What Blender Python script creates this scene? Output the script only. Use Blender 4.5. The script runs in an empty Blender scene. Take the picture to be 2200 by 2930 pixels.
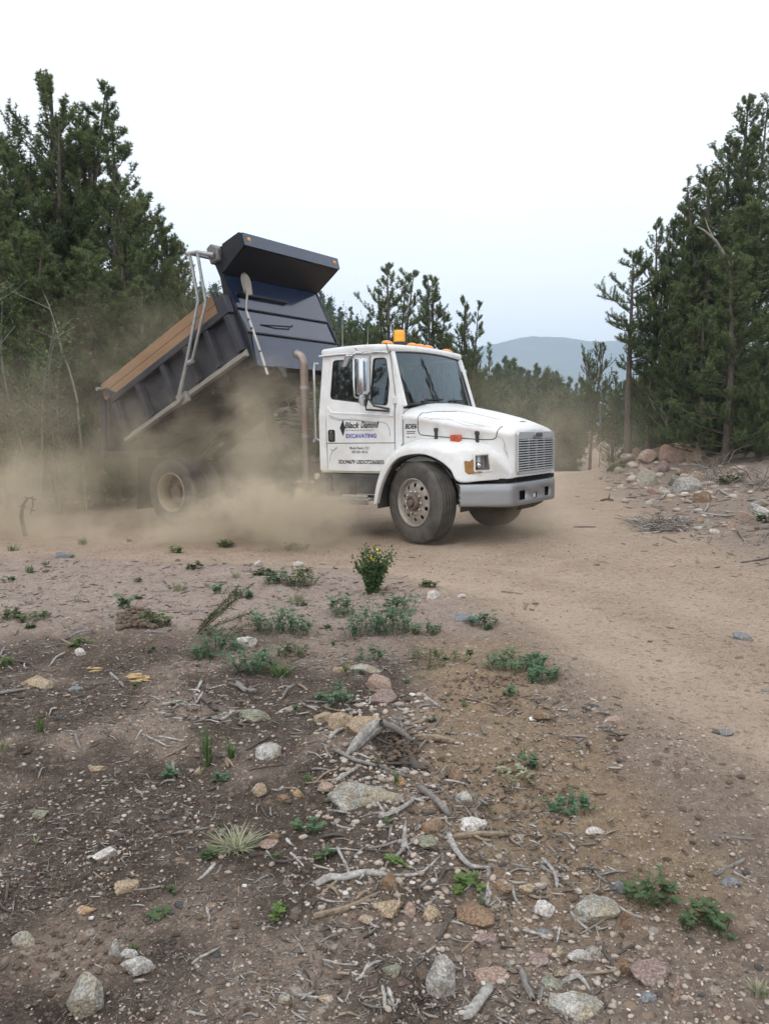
import bpy, bmesh, math, random
import numpy as np
from math import radians, sin, cos, pi, tan, atan2, sqrt, exp
from mathutils import Vector, Matrix, Euler
from mathutils.bvhtree import BVHTree
from mathutils.geometry import tessellate_polygon

# ------------------------------------------------------------------ camera, light, exposure
SC = bpy.context.scene
COL = SC.collection
FPX, HORIZON, EYE = 2290.0, 1285.0, 1.2           # focal length and horizon in photo pixels, eye height
PITCH = math.atan((1465 - HORIZON) / FPX)
cam_data = bpy.data.cameras.new('camera')
cam_data.sensor_fit = 'VERTICAL'; cam_data.sensor_height = 24.0
cam_data.lens = 24.0 * FPX / 2930.0
cam_data.clip_start = 0.05; cam_data.clip_end = 12000
cam = bpy.data.objects.new('camera', cam_data); COL.objects.link(cam)
cam.location = (0, 0, EYE); cam.rotation_euler = (pi / 2 - PITCH, 0, 0)
SC.camera = cam

SUN_EL, SUN_AZ = radians(52), radians(200)         # azimuth from +Y clockwise
world = bpy.data.worlds.new('World'); SC.world = world
world.use_nodes = True
nt = world.node_tree; nt.nodes.clear()
w_out = nt.nodes.new('ShaderNodeOutputWorld'); w_bg = nt.nodes.new('ShaderNodeBackground')
w_sky = nt.nodes.new('ShaderNodeTexSky'); w_sky.sky_type = 'NISHITA'; w_sky.sun_disc = False
w_sky.sun_elevation = SUN_EL; w_sky.sun_rotation = SUN_AZ
w_sky.altitude = 2500; w_sky.air_density = 1.0; w_sky.dust_density = 3.0; w_sky.ozone_density = 1.0
w_mix = nt.nodes.new('ShaderNodeMix'); w_mix.data_type = 'RGBA'
w_tc = nt.nodes.new('ShaderNodeTexCoord'); w_no = nt.nodes.new('ShaderNodeTexNoise')
w_no.inputs['Scale'].default_value = 1.6; w_no.inputs['Detail'].default_value = 3
w_mr = nt.nodes.new('ShaderNodeMapRange')
w_mr.inputs['From Min'].default_value = .3; w_mr.inputs['From Max'].default_value = .7
w_mr.inputs['To Min'].default_value = .86; w_mr.inputs['To Max'].default_value = .97
nt.links.new(w_tc.outputs['Generated'], w_no.inputs['Vector'])
nt.links.new(w_no.outputs['Fac'], w_mr.inputs['Value'])
nt.links.new(w_mr.outputs['Result'], w_mix.inputs['Factor'])
nt.links.new(w_sky.outputs['Color'], w_mix.inputs[6])
w_mix.inputs[7].default_value = (10.4, 10.6, 10.8, 1)  # bright overcast veil
nt.links.new(w_mix.outputs[2], w_bg.inputs['Color'])
w_bg.inputs['Strength'].default_value = 0.14
nt.links.new(w_bg.outputs[0], w_out.inputs['Surface'])

sun_data = bpy.data.lights.new('sun', 'SUN'); sun_data.energy = 0.8; sun_data.angle = radians(20)
sun_data.color = (1.0, .96, .9)
sun = bpy.data.objects.new('sun', sun_data); COL.objects.link(sun)
sdir = Vector((sin(SUN_AZ) * cos(SUN_EL), cos(SUN_AZ) * cos(SUN_EL), sin(SUN_EL)))
sun.rotation_euler = sdir.to_track_quat('Z', 'Y').to_euler()
sun.location = (0, -20, 40)

vs = SC.view_settings
vs.view_transform = 'Standard'; vs.look = 'None'; vs.gamma = 1; vs.exposure = 0.12; vs.use_curve_mapping = False
SC.cycles.max_bounces = 6; SC.cycles.diffuse_bounces = 3; SC.cycles.glossy_bounces = 3
SC.cycles.transmission_bounces = 4; SC.cycles.transparent_max_bounces = 12; SC.cycles.volume_bounces = 1
SC.cycles.volume_step_rate = 1.0; SC.cycles.volume_max_steps = 128
SC.cycles.use_denoising = True
SC.cycles.use_adaptive_sampling = True; SC.cycles.adaptive_threshold = 0.02
SC.cycles.caustics_reflective = False; SC.cycles.caustics_refractive = False

# ------------------------------------------------------------------ helpers
def tag(o, label=None, cat=None, group=None, kind=None):
    if label: o['label'] = label
    if cat: o['category'] = cat
    if group: o['group'] = group
    if kind: o['kind'] = kind
    return o

def empty(name, loc=(0, 0, 0), rz=0):
    o = bpy.data.objects.new(name, None); COL.objects.link(o)
    o.location = loc; o.rotation_euler = (0, 0, rz); o.empty_display_size = .2
    return o

def link(name, me, m=None, parent=None):
    if m is not None and not me.materials: me.materials.append(m)
    o = bpy.data.objects.new(name, me); COL.objects.link(o)
    if parent is not None: o.parent = parent
    return o

def np_mesh(name, V, F, smooth=False, attrs=None, mats=None, mi=None):
    """V (n,3); F (m,3) or (m,4) int array"""
    me = bpy.data.meshes.new(name)
    V = np.asarray(V, dtype=np.float32); F = np.asarray(F, dtype=np.int32)
    k = F.shape[1]; m = F.shape[0]
    me.vertices.add(len(V)); me.vertices.foreach_set('co', V.ravel())
    me.loops.add(m * k); me.loops.foreach_set('vertex_index', F.ravel())
    me.polygons.add(m)
    me.polygons.foreach_set('loop_start', np.arange(0, m * k, k, dtype=np.int32))
    me.polygons.foreach_set('loop_total', np.full(m, k, dtype=np.int32))
    if smooth: me.polygons.foreach_set('use_smooth', np.ones(m, dtype=bool))
    if attrs:
        for an, av in attrs.items():
            a = me.attributes.new(an, 'FLOAT', 'POINT'); a.data.foreach_set('value', np.asarray(av, dtype=np.float32))
    if mats:
        for q in mats: me.materials.append(q)
        if mi is not None: me.polygons.foreach_set('material_index', np.asarray(mi, dtype=np.int32))
    me.update(calc_edges=True)
    return me

class MB:
    """collects shapes of one mesh"""
    def __init__(s): s.v = []; s.f = []
    def add(s, vs_, fs):
        b = len(s.v); s.v += [tuple(p) for p in vs_]; s.f += [tuple(i + b for i in f) for f in fs]
        return s
    def box(s, x0, x1, y0, y1, z0, z1, M=None):
        p = [(x0, y0, z0), (x1, y0, z0), (x1, y1, z0), (x0, y1, z0), (x0, y0, z1), (x1, y0, z1), (x1, y1, z1), (x0, y1, z1)]
        if M is not None: p = [tuple(M @ Vector(q)) for q in p]
        return s.add(p, [(0, 3, 2, 1), (4, 5, 6, 7), (0, 1, 5, 4), (1, 2, 6, 5), (2, 3, 7, 6), (3, 0, 4, 7)])
    def bar(s, a, b, w, h, up=(0, 0, 1)):
        a = Vector(a); b = Vector(b); t = (b - a).normalized(); u = t.cross(Vector(up))
        if u.length < 1e-4: u = t.cross(Vector((0, 1, 0)))
        u.normalize(); n = u.cross(t)
        p = []
        for q in (a, b):
            for (i, j) in ((-1, -1), (1, -1), (1, 1), (-1, 1)): p.append(q + u * i * w / 2 + n * j * h / 2)
        return s.add(p, [(0, 1, 2, 3), (7, 6, 5, 4), (0, 4, 5, 1), (1, 5, 6, 2), (2, 6, 7, 3), (3, 7, 4, 0)])
    def tube(s, path, r, n=10, cap=True, closed=False):
        P = [Vector(p) for p in path]; k = len(P)
        if not isinstance(r, (list, tuple)): r = [r] * k
        T = []
        for i in range(k):
            if closed: t = P[(i + 1) % k] - P[i - 1]
            else: t = P[min(i + 1, k - 1)] - P[max(i - 1, 0)]
            T.append(t.normalized() if t.length > 1e-9 else Vector((0, 0, 1)))
        u = T[0].orthogonal().normalized(); vs_ = []
        for i in range(k):
            u = (u - T[i] * u.dot(T[i]));
            u = u.normalized() if u.length > 1e-6 else T[i].orthogonal().normalized()
            w = T[i].cross(u)
            for j in range(n):
                a = 2 * pi * j / n; vs_.append(P[i] + (u * cos(a) + w * sin(a)) * r[i])
        fs = []
        for i in range(k if closed else k - 1):
            i2 = (i + 1) % k
            for j in range(n):
                fs.append((i * n + j, i * n + (j + 1) % n, i2 * n + (j + 1) % n, i2 * n + j))
        if cap and not closed:
            fs.append(tuple(range(n - 1, -1, -1))); fs.append(tuple((k - 1) * n + j for j in range(n)))
        return s.add(vs_, fs)
    def lathe(s, prof, c, axis='y', n=32, sgn=1):
        """prof: (offset along axis, radius); closed around axis"""
        vs_ = []
        for (a, r) in prof:
            for j in range(n):
                t = 2 * pi * j / n
                if axis == 'y': vs_.append((c[0] + r * cos(t), c[1] + sgn * a, c[2] + r * sin(t)))
                elif axis == 'z': vs_.append((c[0] + r * cos(t), c[1] + r * sin(t), c[2] + sgn * a))
                else: vs_.append((c[0] + sgn * a, c[1] + r * cos(t), c[2] + r * sin(t)))
        fs = []
        for i in range(len(prof) - 1):
            for j in range(n):
                fs.append((i * n + j, i * n + (j + 1) % n, (i + 1) * n + (j + 1) % n, (i + 1) * n + j))
        return s.add(vs_, fs)
    def prism(s, poly, y0, y1):
        """polygon in (x,z) extruded along y (convex or star-ish)"""
        n = len(poly)
        vs_ = [(p[0], y0, p[1]) for p in poly] + [(p[0], y1, p[1]) for p in poly]
        fs = [tuple(range(n)), tuple(range(2 * n - 1, n - 1, -1))] + [(i, i + n, (i + 1) % n + n, (i + 1) % n) for i in range(n)]
        return s.add(vs_, fs)
    def grid(s, rows):
        """rows: list of lists of points"""
        k = len(rows[0]); vs_ = [p for r in rows for p in r]
        fs = [(i * k + j, i * k + j + 1, (i + 1) * k + j + 1, (i + 1) * k + j) for i in range(len(rows) - 1) for j in range(k - 1)]
        return s.add(vs_, fs)
    def mesh(s, name):
        me = bpy.data.meshes.new(name); me.from_pydata(s.v, [], s.f); me.update()
        bm = bmesh.new(); bm.from_mesh(me); bmesh.ops.recalc_face_normals(bm, faces=bm.faces); bm.to_mesh(me); bm.free()
        return me
    def build(s, name, m, parent=None, smooth=False, bevel=0, seg=2, angle=35, solid=0, off=-1, subs=0):
        me = s.mesh(name)
        o = link(name, me, m, parent)
        if smooth:
            for p in me.polygons: p.use_smooth = True
        if subs:
            md = o.modifiers.new('s', 'SUBSURF'); md.levels = subs; md.render_levels = subs
        if solid:
            md = o.modifiers.new('t', 'SOLIDIFY'); md.thickness = solid; md.offset = off
        if bevel:
            md = o.modifiers.new('b', 'BEVEL'); md.width = bevel; md.segments = seg; md.limit_method = 'ANGLE'; md.angle_limit = radians(angle)
            md.harden_normals = False
            if smooth is False:
                for p in me.polygons: p.use_smooth = True
                sharp(me, 32)
        elif smooth: sharp(me, 40)
        return o

def sharp(me, deg):
    bm = bmesh.new(); bm.from_mesh(me)
    for e in bm.edges:
        if len(e.link_faces) == 2 and e.calc_face_angle(0) > radians(deg): e.smooth = False
    bm.to_mesh(me); bm.free()

def N(t, x, **kw):
    n = t.nodes.new(x)
    for k, v in kw.items():
        if k in n.inputs: n.inputs[k].default_value = v
        else: setattr(n, k, v)
    return n

def mat(name, col, rough=.6, metal=0., var=.0, var_scale=8., col2=None, bump=0., bump_scale=60., spec=.5, dirt=0., dirt_col=(.30, .23, .17), dirt_scale=3., coat=0., coords='Object', detail=5., aniso=None, emit=None, bump_dist=.01):
    m = bpy.data.materials.new(name); m.use_nodes = True
    t = m.node_tree; b = t.nodes['Principled BSDF']; L_ = t.links.new
    b.inputs['Roughness'].default_value = rough; b.inputs['Metallic'].default_value = metal
    b.inputs['Specular IOR Level'].default_value = spec; b.inputs['Coat Weight'].default_value = coat
    tc = N(t, 'ShaderNodeTexCoord'); vec = tc.outputs[coords]
    if aniso:
        mp = N(t, 'ShaderNodeMapping'); mp.inputs['Scale'].default_value = aniso; L_(vec, mp.inputs['Vector']); vec = mp.outputs[0]
    cur = None
    c2 = col2 if col2 else tuple(c * (1 - var) for c in col)
    mx = N(t, 'ShaderNodeMix', data_type='RGBA'); mx.inputs[6].default_value = (*col, 1); mx.inputs[7].default_value = (*c2, 1)
    no = N(t, 'ShaderNodeTexNoise', Scale=var_scale, Detail=detail, Roughness=.6); L_(vec, no.inputs['Vector'])
    mr = N(t, 'ShaderNodeMapRange'); mr.inputs['From Min'].default_value = .35; mr.inputs['From Max'].default_value = .68
    L_(no.outputs['Fac'], mr.inputs['Value']); L_(mr.outputs[0], mx.inputs['Factor']); cur = mx.outputs[2]
    if dirt > 0:
        no2 = N(t, 'ShaderNodeTexNoise', Scale=dirt_scale, Detail=7., Roughness=.68); L_(vec, no2.inputs['Vector'])
        mr2 = N(t, 'ShaderNodeMapRange'); mr2.inputs['From Min'].default_value = .38; mr2.inputs['From Max'].default_value = .75
        mr2.inputs['To Max'].default_value = dirt; L_(no2.outputs['Fac'], mr2.inputs['Value'])
        m2 = N(t, 'ShaderNodeMix', data_type='RGBA'); L_(mr2.outputs[0], m2.inputs['Factor']); L_(cur, m2.inputs[6])
        m2.inputs[7].default_value = (*dirt_col, 1); cur = m2.outputs[2]
        mr3 = N(t, 'ShaderNodeMapRange'); mr3.inputs['To Min'].default_value = rough; mr3.inputs['To Max'].default_value = .9
        L_(mr2.outputs[0], mr3.inputs['Value']); L_(mr3.outputs[0], b.inputs['Roughness'])
    L_(cur, b.inputs['Base Color'])
    if bump > 0:
        nb = N(t, 'ShaderNodeTexNoise', Scale=bump_scale, Detail=4.); L_(vec, nb.inputs['Vector'])
        bp = N(t, 'ShaderNodeBump', Strength=bump, Distance=bump_dist); L_(nb.outputs['Fac'], bp.inputs['Height']); L_(bp.outputs[0], b.inputs['Normal'])
    if emit:
        b.inputs['Emission Color'].default_value = (*emit[0], 1); b.inputs['Emission Strength'].default_value = emit[1]
    return m

def tint_mat(name, cols, rough=.75, attr='tint', trans=0., pos=None, noise=0., spec=.3):
    """colour from the point attribute 'tint' through a ramp"""
    m = bpy.data.materials.new(name); m.use_nodes = True
    t = m.node_tree; b = t.nodes['Principled BSDF']; L_ = t.links.new
    b.inputs['Roughness'].default_value = rough; b.inputs['Specular IOR Level'].default_value = spec
    at = N(t, 'ShaderNodeAttribute', attribute_name=attr)
    rp = N(t, 'ShaderNodeValToRGB'); el = rp.color_ramp.elements
    for i, c in enumerate(cols):
        p = pos[i] if pos else i / (len(cols) - 1)
        e = el[i] if i < 2 else el.new(p)
        e.position = p; e.color = (*c, 1)
    src = at.outputs['Fac']
    if noise:
        tc = N(t, 'ShaderNodeTexCoord'); no = N(t, 'ShaderNodeTexNoise', Scale=noise, Detail=5., Roughness=.7); L_(tc.outputs['Object'], no.inputs['Vector'])
        ma = N(t, 'ShaderNodeMath', operation='MULTIPLY_ADD'); L_(no.outputs['Fac'], ma.inputs[0]); ma.inputs[1].default_value = .5; ma.inputs[2].default_value = -.25
        ad = N(t, 'ShaderNodeMath', operation='ADD'); L_(at.outputs['Fac'], ad.inputs[0]); L_(ma.outputs[0], ad.inputs[1]); src = ad.outputs[0]
    L_(src, rp.inputs['Fac']); L_(rp.outputs['Color'], b.inputs['Base Color'])
    if trans:
        tr = N(t, 'ShaderNodeBsdfTranslucent'); L_(rp.outputs['Color'], tr.inputs['Color'])
        ms = N(t, 'ShaderNodeMixShader'); ms.inputs[0].default_value = trans
        L_(b.outputs[0], ms.inputs[1]); L_(tr.outputs[0], ms.inputs[2]); L_(ms.outputs[0], t.nodes['Material Output'].inputs['Surface'])
    return m

def glass_mat(name, tint=(.25, .3, .28), rough=.02):
    m = bpy.data.materials.new(name); m.use_nodes = True; t = m.node_tree; t.nodes.clear(); L_ = t.links.new
    o = N(t, 'ShaderNodeOutputMaterial'); tr = N(t, 'ShaderNodeBsdfTransparent'); tr.inputs[0].default_value = (*tint, 1)
    gl = N(t, 'ShaderNodeBsdfGlossy', Roughness=rough); gl.inputs['Color'].default_value = (.70, .86, .95, 1); fr = N(t, 'ShaderNodeFresnel', IOR=1.95)
    no = N(t, 'ShaderNodeTexNoise', Scale=14., Detail=6., Roughness=.7); tc = N(t, 'ShaderNodeTexCoord'); L_(tc.outputs['Object'], no.inputs['Vector'])
    mp = N(t, 'ShaderNodeMapping'); mp.inputs['Scale'].default_value = (1, 1, .35); L_(tc.outputs['Object'], mp.inputs['Vector']); L_(mp.outputs[0], no.inputs['Vector'])
    ms = N(t, 'ShaderNodeMixShader'); L_(fr.outputs[0], ms.inputs[0]); L_(tr.outputs[0], ms.inputs[1]); L_(gl.outputs[0], ms.inputs[2])
    df = N(t, 'ShaderNodeBsdfDiffuse'); df.inputs[0].default_value = (.42, .38, .33, 1)
    mr = N(t, 'ShaderNodeMapRange'); mr.inputs['From Min'].default_value = .56; mr.inputs['From Max'].default_value = .78; mr.inputs['To Min'].default_value = .03; mr.inputs['To Max'].default_value = .38
    L_(no.outputs['Fac'], mr.inputs['Value'])
    m2 = N(t, 'ShaderNodeMixShader'); L_(mr.outputs[0], m2.inputs[0]); L_(ms.outputs[0], m2.inputs[1]); L_(df.outputs[0], m2.inputs[2]); L_(m2.outputs[0], o.inputs[0])
    return m

# ---- numpy noise
_rng = np.random.default_rng(7)
_perm = _rng.permutation(512); _perm = np.concatenate([_perm, _perm, _perm])
_g = _rng.uniform(0, 2 * pi, 512)
def noise2(x, y):
    x = np.asarray(x, dtype=np.float64); y = np.asarray(y, dtype=np.float64)
    xi = np.floor(x).astype(np.int64); yi = np.floor(y).astype(np.int64); xf = x - xi; yf = y - yi
    u = xf * xf * xf * (xf * (xf * 6 - 15) + 10); v = yf * yf * yf * (yf * (yf * 6 - 15) + 10)
    def gr(a, b, dx, dy):
        h = _g[_perm[(_perm[a & 511] + b) & 511] & 511]
        return np.cos(h) * dx + np.sin(h) * dy
    n00 = gr(xi, yi, xf, yf); n10 = gr(xi + 1, yi, xf - 1, yf); n01 = gr(xi, yi + 1, xf, yf - 1); n11 = gr(xi + 1, yi + 1, xf - 1, yf - 1)
    return (n00 * (1 - u) + n10 * u) * (1 - v) + (n01 * (1 - u) + n11 * u) * v
def fbm(x, y, o=4, g=.5):
    r = 0; a = 1
    for i in range(o):
        r = r + a * noise2(x * 2 ** i + 17.3 * i, y * 2 ** i + 9.1 * i); a *= g
    return r
def sst(a, b, x):
    t = np.clip((x - a) / (b - a), 0, 1); return t * t * (3 - 2 * t)

# ------------------------------------------------------------------ terrain
def road_left(Y): return np.interp(Y, [0, 3, 3.85, 4.7, 6.5, 8, 9, 10.5], [2.4, 1.44, 1.16, 1.0, .64, -.4, -3.5, -14])
def road_right(Y): return np.interp(Y, [0, 3, 7.5, 10, 16.6, 24, 38, 60], [4.2, 3.5, 3.6, 3.7, 4.6, 6.2, 9.2, 12])
def rut_amt(X, Y):
    d = X - road_left(np.clip(Y, 0, 11)) + .18 * fbm(X * .7, Y * .7, 2)
    e = road_right(np.clip(Y, 0, 60)) - X
    near = np.maximum(sst(.10, .35, d) * (1 - sst(.75, 1.05, d)), sst(1.35, 1.6, d) * (1 - sst(2.0, 2.3, d)) * .8) * (1 - sst(7.5, 9, Y))
    far = np.maximum(np.exp(-((e - 1.1) / .35) ** 2), np.exp(-((e - 2.9) / .4) ** 2)) * sst(7.5, 10, Y) * (1 - sst(34, 40, Y))
    return np.clip(near + far, 0, 1) * (.7 + .5 * noise2(X * 2, Y * 2))
def zground(X, Y):
    X = np.asarray(X, dtype=np.float64); Y = np.asarray(Y, dtype=np.float64)
    s = .559 * (X - 1.02) + .8287 * (Y - 10.70)
    s = np.where(s > 2, 2 + 2 * np.tanh((s - 2) / 2), np.maximum(s, -14))
    z = .0724 + .02793 * s
    d = X - road_right(np.clip(Y, 0, 60))
    amp = np.interp(Y, [3, 10, 16, 22, 60], [.12, .32, .64, .86, .88])
    z = z + amp * sst(0, 5, d)
    z = z + .72 * np.exp(-(((X - 8.1) / 2.3) ** 2 + ((Y - 24.2) / 2.1) ** 2)) + .45 * np.exp(-(((X - 11.6) / 2.2) ** 2 + ((Y - 24.8) / 2.0) ** 2))
    # small mounds by the stump and the dirt clump
    z = z + .07 * np.exp(-(((X + .12) / .3) ** 2 + ((Y - 3.35) / .3) ** 2)) + .09 * np.exp(-(((X + 1.75) / .38) ** 2 + ((Y - 5.35) / .3) ** 2))
    z = z + .05 * np.exp(-(((X + .05) / .4) ** 2 + ((Y - 2.6) / .4) ** 2))
    # beyond the crest
    r = np.sqrt(X * X + Y * Y); az = X / np.maximum(Y, 1)
    z = z - 1.2 * sst(36, 52, Y)
    rate = np.interp(az, [-.8, -.1, .1, .3, .7], [.26, .26, .12, .075, .12])
    lim = np.interp(az, [-.6, -.1, .1, .3], [150, 135, 48, 42])
    far = np.where(Y > 0, 1, 0)
    z = z + far * (rate * np.clip(r - 58, 0, lim) - .1 * np.clip(r - 70 - lim, 0, 420))
    return z
def zmicro(X, Y):
    r = np.sqrt(X * X + Y * Y)
    rl = road_left(np.clip(Y, 0, 11)); rr = road_right(np.clip(Y, 0, 60))
    road = sst(-.25, .35, X - rl) * (1 - sst(-.3, .8, X - rr))
    rough = 1 - .8 * road
    f = .045 * fbm(X * 1.1, Y * 1.1, 4) * (.4 + .6 * rough) + rough * (.026 * fbm(X * 6, Y * 6, 3) + .014 * fbm(X * 20, Y * 20, 2)) + road * .004 * fbm(X * 18, Y * 18, 3)
    # dozer track ridges in the ochre patch
    tr = sst(.15, .4, X) * (1 - sst(1.15, 1.6, X + .12 * (Y - 3))) * sst(2.0, 2.4, Y) * (1 - sst(4.5, 5.2, Y))
    f = f + tr * .017 * np.sin((Y + .05 * X + .03 * fbm(X * 2, Y * 2, 2)) * 2 * pi / .115) * (.6 + .4 * noise2(X * 3, Y * 3))
    f = f - .018 * rut_amt(X, Y) * road
    f = f + .1 * sst(5, 8, X - rr + 3) * sst(14, 18, Y) * fbm(X * .8, Y * .8, 3)
    return f * (1 - sst(60, 100, r))
def gz(x, y): return float(zground(x, y) + zmicro(np.float64(x), np.float64(y)))

_cp, _sp = cos(PITCH), sin(PITCH)
def ray(px, py):
    """direction through a point of the photograph, given on its 1661 px wide view"""
    px = px * 1.32451; py = py * 1.32451
    v0 = (px - 1100) / FPX; v1 = (py - 1465) / FPX
    return np.array([v0, _cp - _sp * v1, -_sp - _cp * v1])
def G(px, py, tmax=200):
    """where that ray meets the ground"""
    d = ray(px, py); t0 = .5
    if py > 1150:
        z = 0.
        for _ in range(9):
            t = (EYE - z) / -d[2]; z = .35 * z + .65 * float(zground(d[0] * t, d[1] * t))
        t = (EYE - z) / -d[2]; z += float(zmicro(np.float64(d[0] * t), np.float64(d[1] * t))); t = (EYE - z) / -d[2]
        return Vector((d[0] * t, d[1] * t, gz(d[0] * t, d[1] * t)))
    t = 1.0; step = .06
    while t < tmax:
        p = np.array([0, 0, EYE]) + d * t
        if p[2] < float(zground(p[0], p[1])):
            lo, hi = t - step, t
            for _ in range(14):
                m_ = (lo + hi) / 2; p = np.array([0, 0, EYE]) + d * m_
                if p[2] < gz(p[0], p[1]): hi = m_
                else: lo = m_
            p = np.array([0, 0, EYE]) + d * hi
            return Vector((p[0], p[1], gz(p[0], p[1])))
        step = .06 + t * .01; t += step
    p = np.array([0, 0, EYE]) + d * tmax
    return Vector((p[0], p[1], gz(p[0], p[1])))
def AT(px, py, Y):
    d = ray(px, py); t = Y / d[1]; return Vector((d[0] * t, Y, EYE + d[2] * t))
def mpp(P):
    """metres per view pixel at a place"""
    return 1.32451 * (P.y * _cp - (P.z - EYE) * _sp) / FPX

def axis_lines(stops):
    out = []
    for (a, b, s0, s1) in stops:
        x = a
        while x < b - 1e-6:
            t = (x - a) / (b - a); out.append(x); x += s0 * (s1 / s0) ** t
    out.append(stops[-1][1]); return np.array(out)
xs_r = axis_lines([(0, 2.0, .027, .036), (2.0, 6, .036, .22), (6, 20, .22, 1.2), (20, 140, 1.2, 14), (140, 4500, 14, 400)])
XS = np.concatenate([-xs_r[::-1][:-1], xs_r])
YS = axis_lines([(-250, -2, 40, 2), (-2, 1.2, .6, .08), (1.2, 4, .021, .034), (4, 12, .034, .2), (12, 40, .2, 1.2), (40, 160, 1.2, 8), (160, 4300, 8, 300)])
gx, gy = np.meshgrid(XS, YS)
gzz = zground(gx, gy) + zmicro(gx, gy)
rl_ = road_left(np.clip(gy, 0, 11)); rr_ = road_right(np.clip(gy, 0, 60))
wob = .35 * fbm(gx * .9, gy * .9, 3)
a_road = sst(-.25, .35, gx - rl_ + wob * .8) * (1 - sst(-.3, .8, gx - rr_ + wob)) * (1 - sst(38, 44, gy))
a_pink = sst(5.0, 6.0, gy + wob) * (1 - sst(9.5, 12.5, gy)) * (1 - a_road) * (1 - sst(.8, 2, gx))
a_ochre = sst(.0, .35, gx + wob * .4) * (1 - sst(.75, 1.2, gx + .1 * (gy - 3) + wob)) * sst(1.9, 2.4, gy) * (1 - sst(4.7, 5.6, gy)) * (1 - a_road)
a_dark = (1 - sst(.0, .3, gx + wob * .6)) * (1 - sst(5.0, 5.8, gy + wob)) * sst(-.25, .15, fbm(gx * 1.3 + 5, gy * 1.3, 3) + .12) * (1 - a_road)
a_dark = np.maximum(a_dark, sst(6, 8, gx - rr_ + 2.5 + wob) * sst(12, 16, gy) * .6)
a_dark = np.maximum(a_dark, sst(36, 45, gy))
a_rut = rut_amt(gx, gy) * a_road
nx_, ny_ = gx.shape[1], gx.shape[0]
idx = np.arange(nx_ * ny_).reshape(ny_, nx_)
GF = np.stack([idx[:-1, :-1].ravel(), idx[:-1, 1:].ravel(), idx[1:, 1:].ravel(), idx[1:, :-1].ravel()], 1)

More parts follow.
